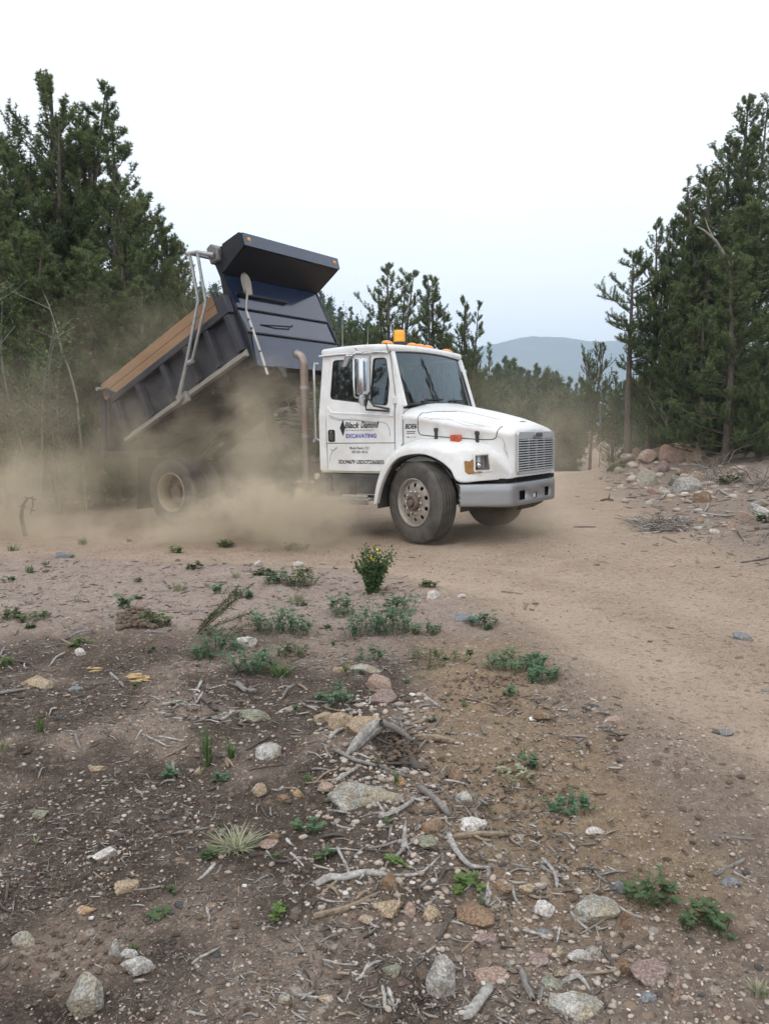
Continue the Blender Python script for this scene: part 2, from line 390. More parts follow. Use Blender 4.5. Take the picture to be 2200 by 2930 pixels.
def ground_material():
    m = bpy.data.materials.new('ground_soil'); m.use_nodes = True; t = m.node_tree; b = t.nodes['Principled BSDF']; L_ = t.links.new
    b.inputs['Roughness'].default_value = .95; b.inputs['Specular IOR Level'].default_value = .15
    tc = N(t, 'ShaderNodeTexCoord'); P = tc.outputs['Object']
    def noise(sc, det=6., ro=.65):
        n = N(t, 'ShaderNodeTexNoise', Scale=sc, Detail=det, Roughness=ro); L_(P, n.inputs['Vector']); return n.outputs['Fac']
    def rng(v, a, b_, c=0., d=1.):
        n = N(t, 'ShaderNodeMapRange'); n.inputs['From Min'].default_value = a; n.inputs['From Max'].default_value = b_
        n.inputs['To Min'].default_value = c; n.inputs['To Max'].default_value = d; L_(v, n.inputs['Value']); return n.outputs[0]
    def mix(f, c1, c2, mode='MIX'):
        n = N(t, 'ShaderNodeMix', data_type='RGBA', blend_type=mode)
        if isinstance(f, float): n.inputs['Factor'].default_value = f
        else: L_(f, n.inputs['Factor'])
        for i, c in ((6, c1), (7, c2)):
            if isinstance(c, tuple): n.inputs[i].default_value = (*c, 1)
            else: L_(c, n.inputs[i])
        return n.outputs[2]
    def attr(a): return N(t, 'ShaderNodeAttribute', attribute_name=a).outputs['Fac']
    soil = mix(rng(noise(3.), .35, .65), (.36, .285, .235), (.25, .20, .162))
    soil = mix(rng(noise(11.), .5, .7), soil, (.44, .35, .285))
    dark = mix(rng(noise(9.), .35, .65), (.150, .118, .095), (.072, .056, .046))
    road = mix(rng(noise(1.6), .35, .65), (.56, .435, .335), (.45, .34, .255))
    road = mix(rng(noise(7.), .52, .75), road, (.60, .48, .38))
    pink = mix(rng(noise(5.), .35, .65), (.52, .42, .37), (.39, .31, .275))
    ochre = mix(rng(noise(6.), .35, .65), (.43, .315, .20), (.31, .225, .15))
    c = mix(attr('pink'), soil, pink); c = mix(attr('ochre'), c, ochre)
    c = mix(attr('dark'), c, dark); c = mix(attr('road'), c, road); c = mix(attr('rut'), c, mix(rng(noise(2.5), .35, .65), (.66, .52, .41), (.58, .445, .34)))
    # grit: three sizes of grains with their own colours
    hs = []
    for sc, lo, amt in ((150., .42, .75), (70., .5, .7), (28., .66, .75)):
        vo = N(t, 'ShaderNodeTexVoronoi', Scale=sc); L_(P, vo.inputs['Vector'])
        sep = N(t, 'ShaderNodeSeparateColor'); L_(vo.outputs['Color'], sep.inputs[0])
        rp = N(t, 'ShaderNodeValToRGB'); L_(sep.outputs[0], rp.inputs[0]); el = rp.color_ramp.elements
        el[0].position = 0; el[0].color = (.13, .105, .09, 1); el[1].position = 1; el[1].color = (.68, .60, .52, 1)
        for p_, c_ in ((.3, (.34, .22, .16)), (.55, (.45, .33, .26)), (.78, (.52, .38, .27))):
            e = el.new(p_); e.color = (*c_, 1)
        sel = rng(sep.outputs[1], lo, lo + .05)
        edge = rng(vo.outputs['Distance'], .35, .55, 1., 0.)
        mul = N(t, 'ShaderNodeMath', operation='MULTIPLY'); L_(sel, mul.inputs[0]); L_(edge, mul.inputs[1])
        m3 = N(t, 'ShaderNodeMath', operation='MULTIPLY'); L_(mul.outputs[0], m3.inputs[0]); m3.inputs[1].default_value = amt
        dk0 = N(t, 'ShaderNodeMath', operation='MULTIPLY_ADD'); L_(attr('rut'), dk0.inputs[0]); dk0.inputs[1].default_value = -.6; dk0.inputs[2].default_value = 1.
        dk = N(t, 'ShaderNodeMath', operation='MULTIPLY_ADD'); L_(attr('dark'), dk.inputs[0]); dk.inputs[1].default_value = -.6; L_(dk0.outputs[0], dk.inputs[2])
        m4 = N(t, 'ShaderNodeMath', operation='MULTIPLY'); L_(m3.outputs[0], m4.inputs[0]); L_(dk.outputs[0], m4.inputs[1])
        c = mix(m4.outputs[0], c, rp.outputs[0]); hs.append((mul.outputs[0], 1. / sc))
    L_(c, b.inputs['Base Color'])
    h = N(t, 'ShaderNodeMath', operation='MULTIPLY'); L_(noise(40., 8., .75), h.inputs[0]); h.inputs[1].default_value = .034
    cur = h.outputs[0]
    for v, s_ in hs:
        n = N(t, 'ShaderNodeMath', operation='MULTIPLY_ADD'); L_(v, n.inputs[0]); n.inputs[1].default_value = s_ * .45; L_(cur, n.inputs[2]); cur = n.outputs[0]
    bp = N(t, 'ShaderNodeBump', Strength=1., Distance=1.); L_(cur, bp.inputs['Height']); L_(bp.outputs[0], b.inputs['Normal'])
    return m
M_GROUND = ground_material()
ground = link('ground', np_mesh('ground', np.stack([gx.ravel(), gy.ravel(), gzz.ravel()], 1), GF, True,
              {'road': a_road.ravel(), 'pink': a_pink.ravel(), 'ochre': a_ochre.ravel(), 'dark': a_dark.ravel(), 'rut': a_rut.ravel()}), M_GROUND)
tag(ground, kind='structure')

# mountain
def mountain():
    az = np.linspace(-.75, 1.1, 420); rr = np.linspace(0, 1, 60)
    A, R = np.meshgrid(az, rr)
    crest_el = np.interp(az, [-.75, -.3, .08, .138, .168, .202, .235, .266, .30, .334, .39, .5, .7, 1.1],
                         [.05, .06, .118, .130, .1375, .1385, .136, .1315, .135, .144, .135, .11, .11, .08])
    D = 3200.
    crest = crest_el * D + 6 * fbm(az * 30, az * 0 + 3, 4) + 3 * np.abs(noise2(az * 400, az * 0)) + 4 * noise2(az * 90, az * 0 + 2)
    dist = 2100 + R * (D - 2100)
    Z = -40 + (crest[None, :] + 40) * R ** 1.25 + (1 - R) * R * 160 * fbm(A * 9, R * 3, 4)
    X = A * dist; Y = dist * np.ones_like(A)
    V = np.stack([X.ravel(), Y.ravel(), Z.ravel()], 1)
    i = np.arange(A.size).reshape(A.shape)
    F = np.stack([i[:-1, :-1].ravel(), i[:-1, 1:].ravel(), i[1:, 1:].ravel(), i[1:, :-1].ravel()], 1)
    # back slope
    Vb = V[-len(az):].copy(); Vb[:, 1] += 600; Vb[:, 2] = -40; b0 = len(V)
    j = np.arange(len(az) - 1); F2 = np.stack([i[-1, :-1], i[-1, 1:], b0 + j + 1, b0 + j], 1)
    m = mat('far_forest', (.030, .050, .030), .95, var_scale=.012, col2=(.022, .036, .022), spec=0., dirt=1., dirt_col=(.21, .17, .12), dirt_scale=.0035, detail=8.)
    for n in m.node_tree.nodes:
        if n.type == 'MAP_RANGE' and abs(n.inputs['From Min'].default_value - .38) < 1e-3:
            n.inputs['From Min'].default_value = .56; n.inputs['From Max'].default_value = .66; n.inputs['To Max'].default_value = .6
    tag(link('mountain', np_mesh('mountain', np.vstack([V, Vb]), np.vstack([F, F2]), True), m), kind='structure')
mountain()

# ------------------------------------------------------------------ dump truck
DUST = (.27, .21, .155)
M_WHITE = mat('white_paint', (.80, .81, .82), .28, var=.03, var_scale=3, dirt=.55, dirt_col=(.52, .45, .37), dirt_scale=3.2, coat=.15)
M_WHITE2 = mat('white_fender_paint', (.79, .80, .81), .3, var=.03, var_scale=4, dirt=.5, dirt_col=(.46, .39, .30), dirt_scale=4., coat=.2)
M_CREAM = mat('cream_sill', (.62, .58, .47), .5, dirt=.4, dirt_col=(.4, .34, .26))
M_DARK = mat('dark_seam', (.02, .02, .022), .7)
M_RUB = mat('black_rubber', (.025, .025, .026), .75, dirt=.5, dirt_col=(.12, .1, .085), dirt_scale=6)
M_TYRE = mat('tyre_rubber', (.055, .053, .052), .85, var=.3, var_scale=5, dirt=.95, dirt_col=(.17, .145, .12), dirt_scale=5, bump=.3, bump_scale=90)
M_BEDB = mat('bed_black_paint', (.009, .010, .015), .42, var=.2, dirt=.25, dirt_col=(.06, .055, .055), dirt_scale=2.5, spec=.35)
M_BEDF = mat('bed_glossy_front', (.011, .024, .068), .16, var=.2, dirt=.10, dirt_col=(.07, .075, .09), dirt_scale=1.8, coat=.7)
M_SIDE = mat('bed_side_paint', (.016, .020, .036), .5, var=.25, dirt=.55, dirt_col=(.085, .075, .07), dirt_scale=4)
M_RAILG = mat('dusty_rub_rail', (.22, .21, .20), .8, dirt=.7, dirt_col=(.30, .26, .21), dirt_scale=6)
M_FRAME = mat('dirty_frame', (.03, .03, .03), .8, dirt=.8, dirt_col=(.11, .09, .07), dirt_scale=5)
M_WOODB = mat('orange_plank', (.33, .19, .10), .75, var_scale=5, col2=(.22, .125, .07), dirt=.6, dirt_col=(.28, .20, .13), aniso=(.5, 3, 9), bump=.25, bump_scale=40)
M_GALV = mat('galvanised_pipe', (.42, .43, .44), .45, .55, var=.3, var_scale=20, dirt=.45, dirt_col=(.30, .27, .23), dirt_scale=12)
M_CHROME = mat('chrome', (.68, .69, .70), .16, 1.0, var=.12, var_scale=5, dirt=.2, dirt_col=(.42, .37, .3))
M_BUMP = mat('brushed_bumper', (.36, .37, .39), .40, .85, var=.12, var_scale=2, dirt=.35, dirt_col=(.33, .29, .24), dirt_scale=3, aniso=(1, 1, 5))
M_GRILLE = mat('silver_grille', (.48, .50, .52), .42, .35, dirt=.25, dirt_col=(.35, .31, .27), dirt_scale=8)
M_BLACK = mat('deep_black', (.008, .008, .009), .8)
M_PLAST = mat('grey_plastic', (.045, .047, .05), .6, dirt=.45, dirt_col=(.14, .12, .1))
M_RIM = mat('aluminium_rim', (.50, .46, .42), .42, .6, var=.2, var_scale=9, dirt=.75, dirt_col=(.32, .25, .19), dirt_scale=6)
M_RIMC = mat('cream_steel_rim', (.40, .34, .26), .6, dirt=.85, dirt_col=(.28, .21, .15), dirt_scale=7)
M_HUB = mat('greasy_hub', (.14, .10, .08), .6, dirt=.7, dirt_col=(.2, .14, .1), dirt_scale=12)
M_AMB = mat('amber_lens', (.75, .25, .02), .25, coat=.5, var=.15, var_scale=20, emit=((.9, .3, .02), .05))
M_AMB2 = mat('beacon_amber', (.85, .36, .015), .22, coat=.6, emit=((1, .42, .02), .12))
M_ORL = mat('signal_red_orange', (.55, .10, .04), .3, coat=.4, var=.2, var_scale=30)
M_EXH = mat('exhaust_steel', (.36, .32, .29), .42, .7, var=.3, var_scale=6, dirt=.7, dirt_col=(.30, .19, .14), dirt_scale=4)
M_RUST = mat('rusty_patch', (.36, .20, .06), .85, var_scale=18, col2=(.22, .11, .04), bump=.5, bump_scale=40)
M_INK = mat('black_lettering', (.012, .013, .02), .5)
M_PURP = mat('purple_lettering', (.13, .12, .42), .5)
M_SEAT = mat('dark_seat_fabric', (.03, .03, .033), .85)
M_INT = mat('cab_lining', (.10, .10, .10), .85)
M_DIAM = mat('tread_plate', (.30, .30, .29), .45, .7, dirt=.5, dirt_col=(.3, .25, .2), dirt_scale=10)
M_GLASS = glass_mat('window_glass', (.22, .27, .26))
M_WS = glass_mat('windshield_glass', (.30, .38, .36))
M_MIRG = mat('mirror_shell', (.62, .64, .67), .14, 1.0)
M_SHOV = mat('shovel_steel', (.30, .28, .25), .5, .5, dirt=.6, dirt_col=(.34, .28, .2), dirt_scale=9)
M_SHOVH = mat('shovel_handle_grey', (.52, .50, .47), .6, var=.2, var_scale=12)

truck = empty('dump_truck'); truck.matrix_world = Matrix(((.82904, .55897, -.01561, 1.02135), (-.55919, .82871, -.02315, 10.69802), (0, .02792, .99961, .07238), (0, 0, 0, 1)))
tag(truck, 'white conventional-cab dump truck tipping its raised black bed in a cloud of dust', 'dump truck')

def bez(pts, n=24):
    """smooth curve through points (Catmull-Rom)"""
    P = [Vector(p) for p in pts]; out = []
    k = len(P) - 1; per = max(2, n // k)
    for i in range(k):
        p0 = P[max(i - 1, 0)]; p1 = P[i]; p2 = P[i + 1]; p3 = P[min(i + 2, k)]
        for j in range(per):
            t = j / per
            out.append(.5 * ((2 * p1) + (p2 - p0) * t + (2 * p0 - 5 * p1 + 4 * p2 - p3) * t * t + (3 * p1 - p0 - 3 * p2 + p3) * t ** 3))
    out.append(P[-1]); return out

def ycab(z):
    return 1.0 if z <= 1.6 else 1.0 - (z - 1.6) * .154
def round_poly(poly, r, n=4):
    out = []; k = len(poly)
    for i in range(k):
        a = Vector(poly[i - 1]); b = Vector(poly[i]); c = Vector(poly[(i + 1) % k])
        d1 = (a - b); d2 = (c - b); rr = min(r, d1.length * .45, d2.length * .45)
        p = b + d1.normalized() * rr; q = b + d2.normalized() * rr
        for j in range(n + 1):
            t = j / n; out.append(tuple(p * (1 - t) ** 2 + b * 2 * t * (1 - t) + q * t * t))
    return out
def side_panel(name, poly, holes, s, out, m, parent, thick=.03, bevel=.006, cuts=(1.6,)):
    """flat panel in (x,z) with holes, wrapped on the cab side s=-1 near, +1 far"""
    loops = [poly] + holes
    tris = tessellate_polygon([[Vector((p[0], p[1], 0)) for p in l] for l in loops])
    flat = [p for l in loops for p in l]
    bm = bmesh.new(); vs_ = [bm.verts.new((p[0], 0, p[1])) for p in flat]
    for t_ in tris:
        try: bm.faces.new([vs_[i] for i in t_])
        except ValueError: pass
    for zc in cuts: bmesh.ops.bisect_plane(bm, geom=bm.verts[:] + bm.edges[:] + bm.faces[:], plane_co=(0, 0, zc), plane_no=(0, 0, 1))
    for v in bm.verts: v.co.y = s * (ycab(v.co.z) + out)
    bmesh.ops.recalc_face_normals(bm, faces=bm.faces)
    bm.faces.ensure_lookup_table()
    if bm.faces and (bm.faces[0].normal.y * s) < 0: bmesh.ops.reverse_faces(bm, faces=bm.faces)
    me = bpy.data.meshes.new(name); bm.to_mesh(me); bm.free()
    o = link(name, me, m, parent)
    md = o.modifiers.new('t', 'SOLIDIFY'); md.thickness = thick; md.offset = -1
    if bevel:
        md = o.modifiers.new('b', 'BEVEL'); md.width = bevel; md.segments = 2; md.limit_method = 'ANGLE'; md.angle_limit = radians(50)
    return o

# --- cab shell
cabm = MB()
cabm.box(-1.575, -1.53, -.985, .985, .87, 1.62)                     # back wall, lower
for s in (-1, 1):
    cabm.add([(-1.575, s * .985, 1.62), (-1.53, s * .985, 1.62), (-1.53, s * .885, 2.37), (-1.575, s * .885, 2.37),
              (-1.575, s * .55, 1.62), (-1.53, s * .55, 1.62), (-1.53, s * .55, 2.37), (-1.575, s * .55, 2.37)],
             [(0, 1, 2, 3), (4, 7, 6, 5), (0, 4, 5, 1), (3, 2, 6, 7), (0, 3, 7, 4), (1, 5, 6, 2)])
cabm.box(-1.575, -1.53, -.55, .55, 2.2, 2.37)
cabm.box(-1.53, -.30, -.93, .93, .88, .93)                           # floor
cabm.box(-.34, -.30, -.93, .93, .93, 1.66)                           # firewall
cab = cabm.build('cab', M_WHITE, truck, bevel=.01)
for s in (-1, 1):
    side_panel('rear_pillar', [(-1.58, .87), (-1.452, .87), (-1.468, 1.23), (-1.463, 1.82), (-1.452, 2.385), (-1.585, 2.385)], [], s, 0, M_WHITE, cab, .05, .012)
    side_panel('front_pillar', [(-.375, 1.11), (-.285, 1.15), (-.285, 1.71), (-.47, 2.375), (-.505, 2.375), (-.372, 1.80), (-.372, 1.57)], [], s, .004, M_WHITE, cab, .06, .012)
    MB().box(-1.55, -.55, s * .93 - .015, s * .93 + .015, .93, 1.62).build('inner_lining', M_INT, cab)
    MB().box(-1.56, -.60, s * .975 - .02, s * .975 + .02, .845, .878).build('sill', M_CREAM, cab, bevel=.006)
    # windshield side posts
    MB().tube(bez([(-.275, s * .915, 1.69), (-.38, s * .90, 2.04), (-.475, s * .875, 2.37)], 8), .033, 10).build('windshield_post', M_WHITE, cab, smooth=True)
# rear window glass
MB().box(-1.56, -1.552, -.55, .55, 1.62, 2.2).build('rear_window', M_GLASS, cab)
# roof
rb = bmesh.new(); bmesh.ops.create_grid(rb, x_segments=14, y_segments=14, size=1)
for v in rb.verts:
    u, w = v.co.x, v.co.y
    v.co = Vector((-1.025 + u * .575, w * .915, 2.515 - .025 * w * w - .03 * u * u * (1 if u > 0 else .5)))
me = bpy.data.meshes.new('roof')
ext = bmesh.ops.extrude_face_region(rb, geom=rb.faces[:])
for g in ext['geom']:
    if isinstance(g, bmesh.types.BMVert): g.co.z = 2.375
bmesh.ops.recalc_face_normals(rb, faces=rb.faces); rb.to_mesh(me); rb.free()
roof = link('roof', me, M_WHITE, truck)
md = roof.modifiers.new('b', 'BEVEL'); md.width = .05; md.segments = 5; md.limit_method = 'ANGLE'; md.angle_limit = radians(60)
for p in me.polygons: p.use_smooth = True
MB().tube([(-1.61, -.925, 2.385), (-1.3, -.928, 2.39), (-.5, -.92, 2.375)], .012, 8).build('drip_rail', M_WHITE, roof, smooth=True)
MB().tube([(-1.61, .925, 2.385), (-1.3, .928, 2.39), (-.5, .92, 2.375)], .012, 8).build('drip_rail', M_WHITE, roof, smooth=True)

# windshield
rows = []
for i in range(9):
    t = i / 8; row = []
    for j in range(15):
        u = j / 7 - 1; y = u * (.885 - .03 * t)
        xb = -.215 - .075 * u * u; xt = -.44 - .045 * u * u
        zb = 1.735 - .035 * abs(u) ** 3; zt = 2.40 - .035 * u * u
        row.append((xb * (1 - t) + xt * t, y, zb * (1 - t) + zt * t))
    rows.append(row)
ws = MB().grid(rows).build('windshield', M_WS, truck, smooth=True)
border = [rows[0][j] for j in range(15)] + [rows[i][14] for i in range(1, 9)] + [rows[8][j] for j in range(13, -1, -1)] + [rows[i][0] for i in range(7, 0, -1)]
MB().tube(border, .013, 8, closed=True).build('gasket', M_RUB, ws, smooth=True)
for y0, y1 in ((-.52, -.05), (.12, .62)):
    w_ = MB(); w_.tube([(-.205, y0 - .08, 1.735), (-.22, y0 + .1, 1.775)], .008, 6); w_.tube([(-.215, y0, 1.775), (-.222, y1, 1.79)], .009, 6)
    w_.build('wiper', M_DARK, truck, smooth=True)
# small sticker behind the windshield, lower near corner
st = MB(); st.lathe([(0, 0), (0, .03), (.004, .03)], (-.262, -.47, 1.80), 'x', 12); st.build('sticker', mat('sticker_blue', (.08, .18, .5), .5, var_scale=60, col2=(.5, .1, .1)), ws)

# interior
it = MB(); it.box(-.52, -.34, -.9, .9, 1.45, 1.68); it.build('dashboard', M_INT, truck, bevel=.04)
for y in (-.42, .45):
    se = MB(); se.box(-1.35, -.85, y - .25, y + .25, 1.18, 1.32); se.box(-1.42, -1.3, y - .25, y + .25, 1.3, 1.88); se.box(-1.40, -1.32, y - .14, y + .14, 1.88, 2.06)
    se.build('seat', M_SEAT, truck, bevel=.03)
wr = [(-.66 + .05 * cos(a), .45 + .21 * sin(a), 1.70 + .19 * cos(a)) for a in np.linspace(0, 2 * pi, 25)[:-1]]
MB().tube(wr, .014, 8, closed=True).build('steering_wheel', M_DARK, truck, smooth=True)

# --- doors
win_rear = round_poly([(-1.395, 1.815), (-.785, 1.735), (-.785, 2.305), (-1.395, 2.315)], .05)
win_vent = round_poly([(-.75, 1.735), (-.485, 1.70), (-.478, 1.98), (-.555, 2.30), (-.75, 2.305)], .045)
for s in (-1, 1):
    up = [(-1.440, 1.238), (-.383, 1.238), (-.383, 1.57), (-.383, 1.80), (-.512, 2.362), (-1.438, 2.372), (-1.452, 1.82)]
    lo = [(-1.436, .872), (-.60, .872), (-.383, 1.115), (-.383, 1.228), (-1.440, 1.228)]
    door = side_panel('door', up, [win_rear, win_vent], s, .014, M_WHITE, truck, .035, .007)
    side_panel('lower_panel', lo, [], s, .014, M_WHITE, door, .035, .007)
    side_panel('door_gap', [(-1.46, .88), (-.60, .88), (-.37, 1.13), (-.37, 1.70), (-1.46, 1.70)], [], s, -.018, M_DARK, door, .008, 0)
    # moulding under the sill, swooping down then forward
    top = [(-1.43, 1.735), (-1.37, 1.66), (-1.27, 1.645), (-.9, 1.622), (-.39, 1.588)]
    top = bez([(a, 0, b) for a, b in top], 20); mo = MB(); r1 = []; r2 = []; r3 = []
    for p in top:
        y = ycab(p.z) + .014; r1.append((p.x, s * (y - .002), p.z)); r2.append((p.x, s * (y + .012), p.z - .016)); r3.append((p.x, s * (1.012), p.z - .055))
    mo.grid([r1, r2, r3]).build('moulding', M_WHITE, door, smooth=True)
    for wn, pl in (('window', win_rear), ('vent_window', win_vent)):
        side_panel(wn, pl, [], s, -.002, M_GLASS, door, .004, 0)
        MB().tube([(p[0], s * (ycab(p[1]) + .008), p[1]) for p in pl], .009, 6, closed=True).build('window_gasket', M_RUB, door, smooth=True)
    hp = round_poly([(-1.418, 1.25), (-1.305, 1.25), (-1.305, 1.41), (-1.418, 1.41)], .03)
    side_panel('handle_recess', hp, [], s, .018, M_DARK, door, .004, 0)
    h = MB(); h.box(-1.395, -1.325, s * 1.022 - .008, s * 1.022 + .008, 1.27, 1.355); h.build('handle', M_PLAST, door, bevel=.008)
    h = MB(); h.lathe([(0, 0), (.012, .0), (.012, .013), (0, .013)], (-1.36, s * 1.018, 1.378), 'y', 12, s); h.build('lock', M_CHROME, door)
    h = MB(); h.box(-.40, -.345, s * .985 - .022, s * .985 + .022, 1.72, 1.80); h.build('hinge', M_WHITE2, door, bevel=.006)
    if s == -1: near_door = door

FONT = bpy.data.fonts.load('<builtin>') if '<builtin>' in bpy.data.fonts else None
def text(s, x0, x1, z0, z1, m, parent, name='lettering', y=-1.0185, shear=0, offset=0., n=None, bold=0.):
    """flat lettering on the near side, stretched to the box x0..x1, z0..z1"""
    c = bpy.data.curves.new(name, 'FONT'); c.body = s; c.size = 1; c.shear = shear; c.offset = bold; c.resolution_u = 3
    o = bpy.data.objects.new(name, c); COL.objects.link(o)
    bpy.context.view_layer.update()
    bb = [Vector(b) for b in o.bound_box]; w = max(b.x for b in bb) - min(b.x for b in bb); h_ = max(b.y for b in bb) - min(b.y for b in bb)
    mx_, my_ = min(b.x for b in bb), min(b.y for b in bb)
    sx, sz = (x1 - x0) / w, (z1 - z0) / h_
    dg = bpy.context.evaluated_depsgraph_get(); me = bpy.data.meshes.new_from_object(o.evaluated_get(dg))
    bpy.data.objects.remove(o); bpy.data.curves.remove(c)
    for v in me.vertices:
        x = x0 + (v.co.x - mx_) * sx; z = z0 + (v.co.y - my_) * sz
        v.co = (x, y if not callable(y) else y(x, z), z)
    me.materials.clear(); me.name = name
    q = link(name, me, m, parent)
    return q
dr = near_door
dm = MB(); dm.add([(-1.17, -1.0190, 1.54), (-1.222, -1.0190, 1.43), (-1.17, -1.0190, 1.325), (-1.135, -1.0190, 1.43)], [(0, 1, 2, 3)]); dm.build('diamond_logo', M_INK, dr)
text('Black', -1.145, -.905, 1.425, 1.505, M_INK, dr, shear=.35, bold=.018, name='company_name')
text('Diamond', -.885, -.605, 1.425, 1.510, M_INK, dr, shear=.35, bold=.018, name='company_name')
ln = MB()
for k in range(10):
    xa = -1.12 + k * .045; ln.box(xa, xa + .026, -1.0195, -1.0188, 1.393 + .003 * (k % 2), 1.400 + .003 * (k % 2))
ln.build('underline', M_INK, dr)
text('EXCAVATING', -1.125, -.645, 1.298, 1.355, M_PURP, dr, bold=.03, name='company_trade')
text('Black Hawk, CO', -1.065, -.765, 1.150, 1.187, M_INK, dr, bold=.004, name='town_line')
text('303 601-4216', -1.035, -.785, 1.105, 1.137, M_INK, dr, bold=.004, name='phone_line')
text('3DL94679 USDOT2365835', -1.255, -.535, .965, 1.018, M_INK, dr, bold=.022, name='licence_line')
def pin(pts, parent, r=.0022, yf=None, m=None):
    MB().tube([(p[0], yf(p[0], p[1]) if yf else -1.0175, p[1]) for p in [(q.x, q.z) for q in bez([(a, 0, b) for a, b in pts], 24)]], r, 4).build('pinstripe', m or M_PIN, parent)
M_PIN = mat('pinstripe_grey', (.16, .16, .18), .5)
pin([(-1.40, 1.60), (-1.25, 1.555), (-1.05, 1.53), (-.85, 1.52), (-.7, 1.50), (-.52, 1.49), (-.45, 1.42), (-.44, 1.32)], dr)
pin([(-1.38, 1.57), (-1.2, 1.53), (-1.0, 1.545), (-.8, 1.50), (-.6, 1.49)], dr)
pin([(-1.39, 1.155), (-1.33, 1.14), (-1.27, 1.19)], dr); pin([(-1.40, 1.0), (-1.37, 1.10), (-1.28, 1.17)], dr)

# grab rail behind the door
gr = MB(); gr.tube([(-1.60, -.96, 2.28), (-1.635, -.99, 2.29), (-1.645, -1.0, 2.2), (-1.645, -1.0, 1.3), (-1.60, -.97, 1.27)], .018, 10); gr.build('grab_rail', M_CHROME, truck, smooth=True)
gr = MB(); gr.lathe([(-.02, .0), (-.02, .025), (.03, .025), (.03, 0)], (-1.64, -1.02, 1.27), 'y', 10); gr.build('door_stop', M_GALV, truck, smooth=True)

# --- hood: lofted shell
HX = [-.285, -.15, 0, .2, .4, .6, .78, .90, .97, 1.02, 1.05, 1.064]
def hood_section(x):
    zc = float(np.interp(x, [-.285, -.15, .1, .4, .7, .88, .97, 1.02, 1.05, 1.064], [1.745, 1.735, 1.685, 1.62, 1.545, 1.49, 1.455, 1.43, 1.405, 1.375]))
    hw = float(np.interp(x, [-.285, 0, .4, .65, .8, .9, .97, 1.02, 1.05, 1.064], [.965, .945, .915, .855, .785, .725, .685, .665, .645, .62]))
    drop = float(np.interp(x, [-.285, .0, .5, .9, 1.064], [.06, .07, .06, .04, .03]))
    bot = .80 if x > .3 else 1.0
    zs = zc - drop                      # height at the start of the shoulder
    zsh = float(np.interp(x, [-.285, 0, .5, .9, 1.0, 1.064], [1.575, 1.535, 1.44, 1.36, 1.335, 1.315]))   # crease
    pts = [(0, zc), (.25 * hw, zc - .004), (.5 * hw, zc - .02), (.68 * hw, zs + .0), (.82 * hw, zs - (zs - zsh) * .22), (.925 * hw, zs - (zs - zsh) * .58),
           (.985 * hw, zsh + .012), (1.0 * hw, zsh - .01), (1.0 * hw, zsh - .04), (.985 * hw, zsh - .06), (.985 * hw, (zsh + bot) / 2), (.985 * hw, bot)]
    if x > 1.03: pts[-1] = (.985 * hw, .805)
    return pts
def catm(xs, ys, x):
    return ys
secs = []
for i in range(len(HX) - 1):
    for k in range(3 if i < 8 else 2):
        x = HX[i] + (HX[i + 1] - HX[i]) * k / (3 if i < 8 else 2); secs.append(x)
secs.append(HX[-1])
rows = []
for x in secs:
    sec = hood_section(x); L2 = [(x, -y, z) for y, z in sec[::-1]] + [(x, y, z) for y, z in sec[1:]]
    rows.append(L2)
hm = MB().grid(rows)
k = len(rows[-1]); hm.add(rows[-1], [tuple(range(k))])
hood_me_src = hm.mesh('hood_src')
hood = link('hood', hood_me_src, M_WHITE, truck)
hood_me_src.name = 'hood'
for p in hood_me_src.polygons: p.use_smooth = True
sharp(hood_me_src, 45)
# fender sheets, wheel arch edge A -> ridge B -> valley C
FA = [(-.575, -1.15, .465), (-.51, -1.155, .68), (-.395, -1.16, .90), (-.25, -1.16, 1.045), (-.06, -1.16, 1.098), (.15, -1.16, 1.10), (.35, -1.155, 1.03), (.50, -1.15, .92), (.605, -1.14, .78), (.80, -.94, .785), (1.045, -.655, .80)]
FAB = [(-.60, -1.15, .465), (-.545, -1.155, .70), (-.44, -1.16, .93), (-.29, -1.155, 1.095), (-.08, -1.15, 1.165), (.15, -1.145, 1.175), (.40, -1.12, 1.13), (.60, -1.07, 1.05), (.74, -1.0, .95), (.88, -.865, .88), (1.052, -.65, .815)]
FB = [(-.625, -1.12, .465), (-.575, -1.12, .71), (-.475, -1.11, .96), (-.315, -1.10, 1.135), (-.10, -1.085, 1.215), (.15, -1.08, 1.225), (.40, -1.045, 1.205), (.64, -1.0, 1.185), (.83, -.925, 1.12), (.955, -.82, 1.01), (1.052, -.64, .845)]
FC = [(-.63, -1.0, .465), (-.60, -.98, .74), (-.50, -.97, .98), (-.34, -.96, 1.165), (-.10, -.945, 1.26), (.15, -.925, 1.275), (.42, -.89, 1.27), (.66, -.82, 1.245), (.85, -.73, 1.16), (.975, -.665, 1.03), (1.05, -.60, .87)]
def fender_rows(s):
    cs = [bez([(p[0], s * -p[1], p[2]) for p in c], 60) for c in (FA, FAB, FB, FC)]
    lip = [Vector((p.x, s * (abs(p.y) - .07), p.z + .0)) for p in cs[0]]
    n = len(cs[0]); out = []
    for i in range(n):
        a, ab, b, c = (q[i] for q in cs)
        col = [lip[i], a + (lip[i] - a) * .15 + Vector((0, 0, -.0)), a]
        # smooth curve a, ab, b, c
        col += bez([a, ab, b, c], 15)[1:]
        out.append(col)
    return out
fenders = []
